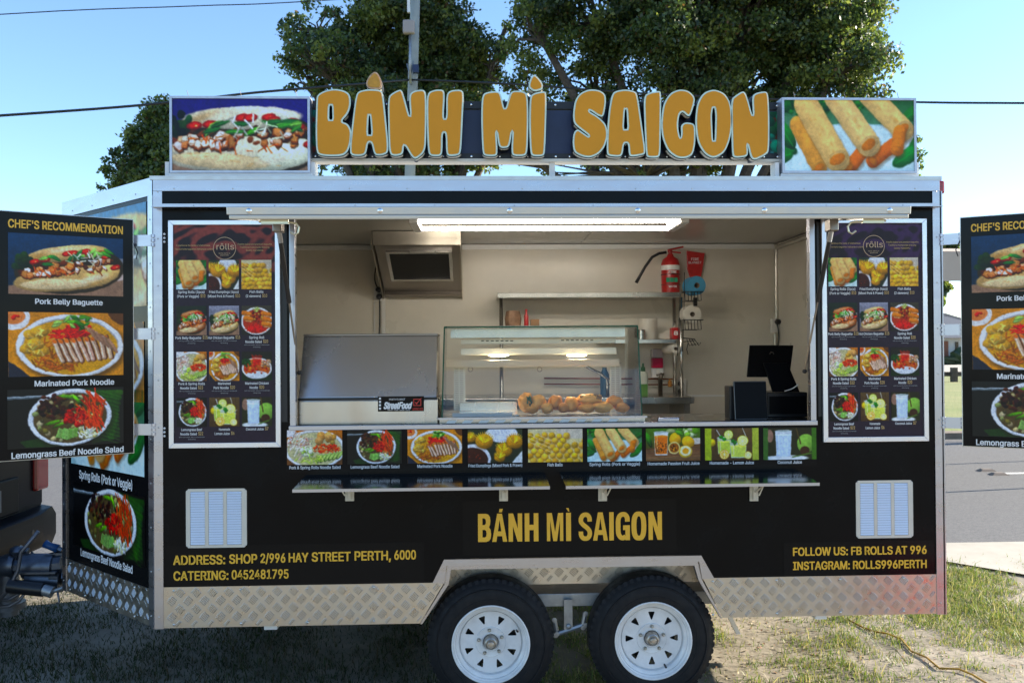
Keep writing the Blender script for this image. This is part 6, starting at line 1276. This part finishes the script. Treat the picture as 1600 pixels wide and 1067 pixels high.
def leafmat(name, col, tr=.35, rough=.55):
    if name in _mats: return _mats[name]
    m = mat(name, col, rough, 0, var=.35, vscale=1.5); t = m.node_tree; b = t.nodes['Principled BSDF']; o = t.nodes['Material Output']
    mx = t.nodes.new('ShaderNodeMixShader'); tl = t.nodes.new('ShaderNodeBsdfTranslucent'); tl.inputs[0].default_value = (col[0]*1.5, col[1]*1.5, col[2]*.9, 1); mx.inputs[0].default_value = tr
    t.links.new(b.outputs[0], mx.inputs[1]); t.links.new(tl.outputs[0], mx.inputs[2]); t.links.new(mx.outputs[0], o.inputs[0]); return m
GC = [leafmat('green_blade', (.11, .17, .035)), leafmat('olive_blade', (.22, .22, .07)), leafmat('straw_blade', (.40, .35, .22))]
GSHADE = [leafmat('shaded_green_blade', (.024, .042, .008)), leafmat('shaded_dull_blade', (.035, .045, .012)), leafmat('shaded_brown_blade', (.07, .05, .022))]  # left-hand grass: the trailer's shade is mixed into these darker blade colours
def dens(x, y):
    d = noise.noise(Vector((x*1.1, y*1.1, 7)))*1.3+noise.noise(Vector((x*4, y*4, 2)))*.6
    v = .16+d*.95
    if x < 2.9: v += .1
    if y > 1.9: v += .25
    return max(.03, min(1, v))
blades('grass', 70000, (1.9, 6.6, .15, 3.1), dens, GC, seed=3, wd=.0028)
bpy.data.objects['grass'].name = 'grass'
blades('grass', 40000, (-3.2, 1.9, .1, 3.1), lambda x, y: max(.25, min(1, .75+noise.noise(Vector((x*2, y*2, 5)))*1.1)), GSHADE, seed=4, wd=.003)
blades('grass', 9000, (-4, 6.5, -5, .1), lambda x, y: .9, GC, seed=5, wd=.004)
# dry leaves and pebbles among the grass
mb = MB()
for _ in range(2600):
    x, y = rnd.uniform(2.3, 6.3), rnd.uniform(.2, 3.0); r = rnd.uniform(.004, .013); z = gh(x, y)+rnd.uniform(0, .01); a = rnd.uniform(0, 6.28); k = rnd.uniform(-.5, .5)
    mb.add([(x+math.cos(a)*r*1.4, y+math.sin(a)*r*1.4, z), (x-math.sin(a)*r*.6, y+math.cos(a)*r*.6, z+r*k), (x-math.cos(a)*r*1.4, y-math.sin(a)*r*1.4, z+.004), (x+math.sin(a)*r*.6, y-math.cos(a)*r*.6, z+.003)], [(0, 1, 2, 3)], _ % 2)
tag(mb.build('leaf_litter', [mat('dry_leaf', (.22, .12, .06), .8), mat('pale_litter', (.40, .33, .22), .9)]), kind='stuff')
P = []
for px, py in ((1325, 962), (1348, 972), (1366, 980), (1386, 984), (1408, 992), (1424, 1012), (1448, 1024), (1468, 1042), (1498, 1044), (1520, 1052), (1545, 1066), (1570, 1080)):
    q = gnd(px, py, .02); P.append(Vector((q[0], q[1], gh(q[0], q[1])+.012)))
tag(MB().tube(P, .006, 8).build('extension_cord', mat('yellow_cord', (.34, .19, .012), .4), smooth=True), 'yellow extension cord snaking over the grass from under the trailer', 'cord')

# ---------------------------------------------------------------- tow car and coupling
CARP = mat('navy_car_paint', (.002, .003, .006), .25, 0, spec=.15); CARB = mat('dark_bumper_plastic', (.002, .0025, .005), .4, spec=.1)
XR = -1.50; YC = 1.17
FR = Frame((XR, 0, 0), (0, 1, 0))         # rear face of the car, normal towards +X
car = thing('parked_car', 'dark navy tow vehicle seen from behind its bumper at the left edge', 'car', (XR-2.2, YC, 0))
def sec(half, z0, z1, r=.09):
    return [(YC-half, z0+r), (YC-half+r, z0), (YC+half-r, z0), (YC+half, z0+r), (YC+half, z1-r), (YC+half-r, z1), (YC-half+r, z1), (YC-half, z1-r)]
def loft(mb, secs):
    n = len(secs[0][1]); vs = [(x, y, z) for x, P in secs for y, z in P]
    fs = [(i*n+k, i*n+(k+1) % n, (i+1)*n+(k+1) % n, (i+1)*n+k) for i in range(len(secs)-1) for k in range(n)]
    fs += [tuple(range(n-1, -1, -1)), tuple(range((len(secs)-1)*n, len(secs)*n))]; mb.add(vs, fs)
mb = MB(); loft(mb, [(XR-.02, sec(.86, .66, 1.16)), (XR-.10, sec(.93, .58, 1.22)), (XR-1.0, sec(.96, .42, 1.24)), (XR-3.6, sec(.96, .40, 1.16)), (XR-4.4, sec(.90, .42, 1.02)), (XR-4.65, sec(.78, .45, .9))]); mb.build('body', CARP, car, auto=35)
mb = MB(); loft(mb, [(XR-.22, sec(.80, 1.2, 1.74, .12)), (XR-.6, sec(.78, 1.2, 1.82, .14)), (XR-2.2, sec(.78, 1.2, 1.82, .14)), (XR-3.1, sec(.84, 1.15, 1.22, .03))]); mb.build('cabin', mat('car_glass', (.01, .012, .015), .05), car, auto=35)
mb = MB(); loft(mb, [(XR+.09, sec(.66, .50, .70, .05)), (XR+.06, sec(.90, .46, .72, .06)), (XR-.14, sec(.97, .42, .74, .06))]); mb.build('rear_bumper', CARB, car, auto=35)
mb = MB(); mb.box(XR-.06, XR-.0, YC-.5, YC+.5, .74, .98); mb.build('tailgate_recess', CARB, car, bevel=.01)
B(XR, XR+.006, YC-.26, YC+.26, .78, .92, 'number_plate', mat('plate_dull', (.10, .11, .13), .4), car)
for s in (-1, 1): mb = MB(); y = YC+s*.82; mb.box(XR-.16, XR+.01, y-.09, y+.09, .84, 1.16); mb.build('tail_light', REDL, car, bevel=.02)
mb = MB()
for k in range(3): mb.lathe((XR+.088, YC-.5+k*.5, .60), (1, 0, 0), [(.02, 0), (.018, .004), (.0001, .005)], 10)
mb.build('parking_sensor', PLAST, car)
for xw in (XR-.85, XR-3.7):
    for yw in (YC-.84, YC+.84):
        wv = bpy.data.objects.new('wheel', None); COL.objects.link(wv); wv.parent = car; wv.location = Vector((xw, yw, .36))-car.location
        MB().lathe((xw, yw, .36), (0, 1, 0), [(.2, -.11), (.34, -.11), (.36, -.08), (.36, .08), (.34, .11), (.2, .11)], 32).build('tyre', RUB, wv, auto=40); MB().lathe((xw, yw, .36), (0, 1, 0), [(.0001, -.09), (.21, -.10), (.21, .10), (.0001, .09)], 24).build('rim', ALUD, wv, auto=40)
cp = thing('tow_coupling', 'galvanised override tow coupling with blue handle between car and trailer', 'tow coupling', (-1.2, YC, .4))
CG = mat('cast_galvanised', (.16, .18, .22), .38, .85, var=.45, vscale=16)
def T(px, py, y=1.05): q = PL(y).hit(px, py); return Vector((q[0], y, q[1]))
mb = MB(); mb.tube([T(2, 884), T(20, 882), T(26, 882)], [.06, .075, .065], 12); mb.tube([T(26, 884), T(42, 884)], .05, 10); mb.tube([T(40, 884), T(86, 884)], .078, 14); mb.tube([T(86, 882), T(100, 880)], .06, 10); mb.box(T(38, 889).x, T(98, 889).x, .95, 1.15, T(40, 891).z, T(40, 888).z); mb.build('coupling_body', CG, cp, auto=35)
mb = MB(); mb.tube([T(20, 876), T(27, 860), T(34, 858)], .028, 8); mb.tube([T(28, 858), T(44, 860), T(45, 866), T(34, 869)], .018, 8); mb.tube([T(74, 868), T(86, 865), T(98, 865)], .014, 6); mb.tube([T(46, 872), T(50, 865), T(53, 872)], .018, 6); mb.ball(T(28, 860), .05, .05, .03, 10, 6); mb.build('coupling_latch', CG, cp, auto=40)
mb = MB(); mb.tube([T(70, 849), T(76, 852), T(91, 857)], [.026, .022, .027], 10); mb.build('handle', mat('blue_grip', (.01, .07, .22), .4), cp, smooth=True); MB().tube([T(91, 857), T(97, 860)], .018, 8).build('handle_stem', CG, cp)
mb = MB(); mb.tube([T(46, 904), T(98, 906)], .075, 12); mb.box(T(84, 900).x, T(98, 900).x, .98, 1.12, T(84, 918).z, T(84, 896).z); mb.build('drawbar', CG, cp, auto=35)
mb = MB(); mb.tube([T(14, 915, .9), T(68, 921, .9)], .042, 12, 0); mb.tube([T(68, 921, .9), T(82, 925, .9)], .034, 12, 1); mb.tube([T(82, 924, .9), T(99, 918, .9)], .012, 8, 1); mb.build('stabiliser_damper', [PLAST, GALV], cp, auto=40)
mb = MB(); mb.tube([T(14, 880, 1.2), T(13, 960, 1.2)], .06, 12); mb.tube([T(13, 940, 1.2), T(13, 950, 1.2)], .10, 12); mb.build('jockey_stand', CG, cp, auto=40)
mb = MB()
P = [T(-6, 948, .95), T(14, 947, .95), T(30, 938, .95), T(40, 925, .95)]
for j in (0, .04): mb.tube([p+Vector((0, 0, j)) for p in P], .010, 6)
mb.tube([T(60, 830, .9), T(33, 862, .9), T(28, 890, .9), T(14, 920, .9), T(-4, 940, .9)], .012, 6); mb.tube([T(90, 925, .9), T(93, 940, .9), T(88, 942, .9)], .007, 6)
mb.build('safety_chain', mat('worn_chain', (.20, .20, .22), .5, .8), cp, smooth=True)
MB().tube([T(100, 900), (.4, 1.17, .5)], .05, 8).build('frame_rail', CG, cp)

# ---------------------------------------------------------------- trees
LFM = [leafmat('leaf_deep', (.045, .078, .032), .30, .4), leafmat('leaf_mid', (.09, .14, .042), .38, .4), leafmat('leaf_olive', (.19, .23, .06), .45, .45), leafmat('leaf_dry', (.15, .09, .035), .3, .6)]
BARK = mat('bark', (.12, .095, .075), .9, 0, col2=(.05, .04, .032), vscale=6, bump=.03, bscale=12)
def tree(name, label, base, lobes, trunk, nleaf, lsize, seed, cat='tree', group=None, drp=.25):
    """lobes: (x, z, y offset, radius x, radius z, radius y) of the crown masses; limbs run from the trunk to clumps inside them"""
    g = np.random.default_rng(seed); r_ = random.Random(seed); t = thing(name, label, cat, (*base, 0), group)
    mb = MB(); bx, by = base; fork = Vector((bx+trunk[1], by, trunk[2])); mid = Vector((bx+trunk[1]*.4, by, trunk[2]*.5))
    mb.tube([(bx, by, 0), (bx, by, .3), mid, fork], [trunk[0]*1.3, trunk[0], trunk[0]*.85, trunk[0]*.75], 10); clumps = []
    tot = sum(l[3]*l[4]*l[5] for l in lobes)
    for (lx_, lz, ly_, rx_, rz_, ry_) in lobes:
        c = Vector((lx_, by+ly_, lz)); k1 = fork.lerp(c, .5)+Vector((r_.uniform(-.4, .4), r_.uniform(-.4, .4), r_.uniform(-.3, .3)))
        mb.tube([fork, k1, c], [trunk[0]*.5, trunk[0]*.33, trunk[0]*.18], 7)
        n = max(8, int(150*(rx_*rz_*ry_)/tot*len(lobes)/2.2))
        for _ in range(n):
            a, b = r_.uniform(0, 6.28), r_.uniform(-1, 1); q = (.35+.65*r_.random()**.5); s = math.sqrt(1-b*b)
            p = c+Vector((s*math.cos(a)*rx_*q, s*math.sin(a)*ry_*q, b*rz_*q)); clumps.append((p, min(rx_, rz_)*r_.uniform(.16, .36)))
            if r_.random() < .6:
                m_ = c.lerp(p, .5)+Vector((r_.uniform(-.2, .2), 0, r_.uniform(-.25, .05))); mb.tube([c.lerp(k1, .2*r_.random()), m_, p], [trunk[0]*.11, trunk[0]*.07, trunk[0]*.03], 5, caps=False)
    mb.build('trunk', BARK, t, auto=40)
    w_ = np.array([c[1]**2.2 for c in clumps]); w_ /= w_.sum(); idx = g.choice(len(clumps), nleaf, p=w_)
    cp_ = np.array([tuple(c[0]) for c in clumps])[idx]; cr_ = np.array([c[1] for c in clumps])[idx]
    d = g.normal(size=(nleaf, 3)); d /= np.linalg.norm(d, axis=1)[:, None]; rr = cr_*(g.random(nleaf)**.45)*(.9+.28*np.abs(g.normal(size=nleaf)))
    pos_ = cp_+d*rr[:, None]*np.array([1.1, 1.1, .8]); pos_[:, 2] -= drp*cr_*g.random(nleaf)
    a = g.normal(size=(nleaf, 3)); a[:, 2] -= .5; a /= np.linalg.norm(a, axis=1)[:, None]; b = np.cross(a, g.normal(size=(nleaf, 3))); b /= np.linalg.norm(b, axis=1)[:, None]
    L_ = lsize*g.uniform(.6, 1.3, nleaf)[:, None]; Wd = L_*.30
    v = np.stack([pos_-a*L_*.5, pos_+b*Wd, pos_+a*L_*.5, pos_-b*Wd], 1).reshape(-1, 3)-np.array([bx, by, 0])
    me = bpy.data.meshes.new('crown'); me.vertices.add(4*nleaf); me.vertices.foreach_set('co', v.astype(np.float32).ravel()); lo = np.arange(4*nleaf, dtype=np.int32); me.loops.add(4*nleaf); me.loops.foreach_set('vertex_index', lo)
    me.polygons.add(nleaf); me.polygons.foreach_set('loop_start', np.arange(nleaf, dtype=np.int32)*4)
    for m in LFM: me.materials.append(m)
    cl = g.integers(0, 3, len(clumps))[idx]; mi = np.where(g.random(nleaf) < .35, g.integers(0, 4, nleaf), cl); mi = np.where((mi == 3) & (g.random(nleaf) < .7), 1, mi)
    me.update(calc_edges=True); me.polygons.foreach_set('material_index', mi.astype(np.int32)); me.update()
    o = bpy.data.objects.new('crown', me); COL.objects.link(o); o.parent = t
    return t
def PX(px, py, y): return PL(y).hit(px, py)
def lobe(px, py, y, rpx, rpy, dy=0, ry=None):
    c = PX(px, py, y); s = (y+CD)/1400; return (c[0], c[1], dy, rpx*s, rpy*s, ry or (rpx*s*.9))
yA = 25.0
tree('gum_tree', 'broad dark tree behind the lamp pole and the letters BÁNH', (PX(640, 500, yA)[0], yA), [lobe(*q) for q in ((492, 45, yA, 52, 42), (560, 60, yA, 62, 50, 1), (520, 110, yA, 72, 40, -1), (640, 20, yA, 85, 58), (700, 85, yA, 80, 62, .5), (610, 120, yA, 80, 55, 1), (690, 190, yA, 75, 60), (560, 230, yA, 60, 42, 1), (640, 262, yA, 90, 34), (770, 100, yA, 34, 50), (790, 30, yA, 26, 36, 1), (790, 175, yA, 30, 30), (480, 120, yA, 34, 44), (730, 235, yA, 55, 38), (600, 175, yA, 60, 50, -1))], (.42, .3, 2.6), 95000, .15, 11)
yB = 23.0
tree('gum_tree', 'tall dense tree filling the sky behind the letters SAIGON', (PX(1080, 500, yB)[0], yB), [lobe(*q) for q in ((835, 40, yB, 62, 68), (830, 140, yB, 60, 50, 1), (930, 20, yB, 95, 75), (930, 120, yB, 85, 62, 1), (1040, 30, yB, 100, 90, -1), (1060, 130, yB, 95, 66), (1160, 20, yB, 105, 95), (1180, 120, yB, 95, 72, 1), (1275, 30, yB, 95, 90), (1290, 120, yB, 75, 70, -1), (1322, 60, yB, 48, 80), (1100, 215, yB, 110, 50), (940, 215, yB, 95, 45), (1230, 200, yB, 90, 60), (830, 245, yB, 75, 30), (1345, 130, yB, 34, 50), (1100, -110, yB, 230, 90), (1000, 262, yB, 170, 24))], (.55, .2, 2.8), 300000, .14, 12)
yC = 21.0
tree('gum_tree', 'smaller dark tree behind the left picture light box', (PX(270, 500, yC)[0], yC), [lobe(*q) for q in ((230, 235, yC, 46, 40), (262, 205, yC, 46, 52), (200, 262, yC, 40, 30), (170, 290, yC, 22, 18), (290, 250, yC, 70, 55), (250, 180, yC, 22, 26), (340, 260, yC, 50, 45), (240, 300, yC, 60, 40), (460, 260, yC, 50, 28))], (.3, 0, 2.2), 55000, .13, 13)
tree('gum_tree', 'tree tuft behind the right end of the spring roll light box', (PX(1405, 500, 24)[0], 24), [lobe(*q) for q in ((1410, 245, 24, 34, 36), (1432, 262, 24, 14, 22), (1390, 285, 24, 50, 35), (1400, 330, 24, 50, 40))], (.25, 0, 3), 18000, .13, 14)
tree('garden_tree', 'small far tree above the beige awning, right of the trailer', (PX(1440, 500, 60)[0], 60), [lobe(*q) for q in ((1480, 384, 60, 24, 14), (1462, 430, 60, 20, 50))], (.3, 0, 3), 5000, .45, 15)
# trees out of view behind the camera side are not built; the power pole with its flood light
yP = 20.5; q0 = PX(640.5, 276, yP); q1 = PX(649, 0, yP); dirp = Vector((q1[0]-q0[0], 0, q1[1]-q0[1])); b0 = Vector((q0[0], yP, q0[1]))-dirp*(q0[1]/dirp.z)
pl_ = thing('utility_pole', 'pale leaning utility pole with a flood light rising behind the sign', 'utility pole', b0)
top = b0+dirp/dirp.z*13; mb = MB(); mb.tube([b0, top], [.17, .125], 14); mb.build('pole', mat('weathered_pole', (.40, .41, .36), .8, 0, var=.25, vscale=3), pl_, smooth=True)
k = 1400/(yP-.3+CD); def_ = lambda px, py: Vector((PX(px, py, yP-.35)[0], yP-.35, PX(px, py, yP-.35)[1]))
mb = MB(); mb.tube([def_(641, 130), def_(641, 54)], .035, 8); mb.tube([def_(641, 54), def_(642, 50)], .05, 8); mb.tube([def_(636, 100), def_(641, 124), def_(646, 96)], .02, 6); mb.tube([def_(641, 128), def_(641, 128)+Vector((0, .3, 0))], .03, 6); mb.build('lamp_arm', GALV, pl_, smooth=True)
c = def_(639, 43); mb = MB(); mb.box(c.x-.16, c.x+.16, c.y-.12, c.y+.06, c.z-.20, c.z+.18); mb.build('flood_light', mat('lamp_case', (.35, .30, .27), .4), pl_, bevel=.04)
c = def_(649, 108); MB().box(c.x-.07, c.x+.09, c.y-.05, c.y+.1, c.z-.11, c.z+.11).build('junction_box', NAVY, pl_)
c = def_(639, 8); MB().box(c.x-.05, c.x+.03, c.y, c.y+.1, c.z-.2, c.z+.5).build('pipe_cover', WHITE, pl_)
def wire(name, label, pts, r, y0, y1):
    V = []; n = len(pts)
    for i, (px, py) in enumerate(pts): y = y0+(y1-y0)*i/(n-1); q = PX(px, py, y); V.append(Vector((q[0], y, q[1])))
    out = []
    for i in range(n-1):
        a, b, c, d = V[max(i-1, 0)], V[i], V[i+1], V[min(i+2, n-1)]
        for kk in range(5): t = kk/5; out.append(.5*((2*b)+(c-a)*t+(2*a-5*b+4*c-d)*t*t+(3*b-a-3*c+d)*t**3))
    out.append(V[-1]); tag(MB().tube(out, r, 6).build(name, PLAST, smooth=True), label, 'power line')
wire('overhead_cable', 'thick black overhead cable running left from the pole', [(-2600, 330), (-900, 240), (0, 181), (250, 162), (400, 145), (560, 132), (644, 125)], .032, 14, yP-.2)
wire('overhead_cable', 'thick black overhead cable running right from the pole', [(644, 125), (800, 132), (1000, 146), (1220, 156), (1430, 160), (1600, 161.5), (2300, 163), (4200, 120)], .028, yP-.2, 15)
wire('overhead_wire', 'thin grey wire high in the top left sky', [(-2400, 160), (-800, 80), (0, 23), (300, 10), (540, -1), (1400, -60), (2600, -190)], .012, 14, 16)
# a second pole along the road, whose shadow falls across the asphalt
mb = MB(); mb.tube([(23, 14.2, 0), (23, 14.2, 9.5)], [.17, .13], 12); tag(mb.build('utility_pole', _mats['weathered_pole'], smooth=True), 'second utility pole standing beside the road far right of the trailer', 'utility pole')
redbox = thing('added_red_box', 'unseen red box added to give the right skirt its red reflection', 'added reflection object', (4.55, -1.55, 0))  # added out of view so the tread plate picks up a red reflection
B(4.34, 4.76, -1.73, -1.37, .01, .32, 'box_body', mat('bright_red_plastic', (.72, .02, .015), .4), redbox, .02); B(4.33, 4.77, -1.74, -1.36, .321, .38, 'lid', mat('bright_red_plastic'), redbox, .015); MB().tube([(4.33, -1.55, .25), (4.31, -1.55, .36), (4.31, -1.55, .43), (4.79, -1.55, .43), (4.79, -1.55, .36), (4.77, -1.55, .25)], .012, 8).build('handle', WHITE, redbox, smooth=True)
# far things seen through the gap on the right
def HS(px, py): return PX(px, py, 80)
hs = thing('house', 'low far house with dark hipped roof across the road', 'house', (HS(1490, 560)[0], 82, 0))
x0, x1 = HS(1440, 540)[0], HS(1580, 540)[0]; zw0, zw1 = 0, HS(1490, 528)[1]
B(x0, x1, 80, 90, zw0, zw1, 'wall', mat('far_wall_white', (.62, .60, .56), .8), hs); x2 = HS(1481, 540)[0]; B(x0, x2, 79.9, 79.99, zw0, zw1-.3, 'brick_wall', mat('far_brick', (.25, .10, .06), .85), hs)
zr = HS(1487, 486)[1]; mb = MB(); mb.add([(x0-1, 79, zw1), (x1+1, 79, zw1), (x1+1, 91, zw1), (x0-1, 91, zw1), (x0+5, 85, zr), (x1-5, 85, zr)], [(0, 1, 5, 4), (1, 2, 5), (2, 3, 4, 5), (3, 0, 4), (3, 2, 1, 0)]); rf = mb.build('roof', mat('far_roof', (.10, .11, .13), .7), hs)
c = HS(1486, 478); B(c[0]-.35, c[0]+.35, 84, 85, zr-1, c[1]+.3, 'chimney', mat('far_chimney', (.15, .12, .1), .8), rf)
a, b = HS(1492, 534), HS(1497, 548); wn = B(a[0], b[0], 79.9, 79.99, b[1], a[1], 'window', mat('car_glass'), hs)
mb = MB(); mb.ball((HS(1486, 540)[0], 78.5, .8), .8, .8, .9, 10, 8, lump=.6); mb.ball((HS(1495, 560)[0], 78.5, .5), 2.2, .6, .6, 12, 8, lump=.6); tag(mb.build('hedge', LFM[0]), 'low dark hedge in front of the far house', 'hedge')
# picket barrier
yF = 38; bf = thing('log_barrier', 'low log barrier with square posts on the far grass', 'barrier', (PX(1490, 580, yF)[0], yF, .1)); q = PX(1490, 580, yF)
for k in range(-2, 4): x = PX(1490.5, 580, yF)[0]+k*2.6; B(x-.13, x+.13, yF-.12, yF+.12, .1, PX(1490, 574, yF)[1], 'post', BARK, bf)
x = q[0]; B(x-6, x+9, yF+.13, yF+.25, PX(1490, 588, yF)[1], PX(1490, 581, yF)[1], 'rail', BARK, bf)
# beige awning beyond the trailer
yM = 7.0; mq = thing('market_awning', 'beige awning roof standing beyond the right end of the trailer', 'awning', (PX(1500, 430, yM)[0], yM, 0)); AW = mat('beige_canvas', (.50, .40, .31), .8, 0, var=.1, vscale=2)
A_ = PX(1470, 391, yM); 
mb = MB(); P = [PX(*p, yM) for p in ((1462, 436), (1500, 441), (1700, 446), (1700, 380), (1560, 398), (1500, 396), (1462, 389))]
xL = PX(1462, 400, yM)[0]; xR = PX(1850, 400, yM)[0]; zt_ = PX(1480, 392, yM)[1]; zb_2 = PX(1480, 438, yM)[1]
mb.hexa([(xL-2.6, yM, zb_2), (xR, yM, zb_2-.02), (xR, yM+.02, zb_2-.02), (xL-2.6, yM+.02, zb_2), (xL-2.6, yM, zt_), (xR, yM, zt_-.05), (xR, yM+.02, zt_-.05), (xL-2.6, yM+.02, zt_)])
mb.build('valance', AW, mq); mb = MB(); mb.hexa([(xL-2.6, yM+.02, zt_), (xR, yM+.02, zt_-.05), (xR, yM+2.4, zt_+.25), (xL-2.6, yM+2.4, zt_+.3), (xL-2.6, yM+.02, zt_+.02), (xR, yM+.02, zt_-.03), (xR, yM+2.4, zt_+.28), (xL-2.6, yM+2.4, zt_+.33)]); mb.build('canopy', AW, mq)
for x, y in ((xL-2.5, yM+.05), (xR-.05, yM+.05), (xL-2.5, yM+2.35), (xR-.05, yM+2.35)): MB().tube([(x, y, 0), (x, y, zb_2+.1)], .03, 8).build('post', WHITE, mq, smooth=True)
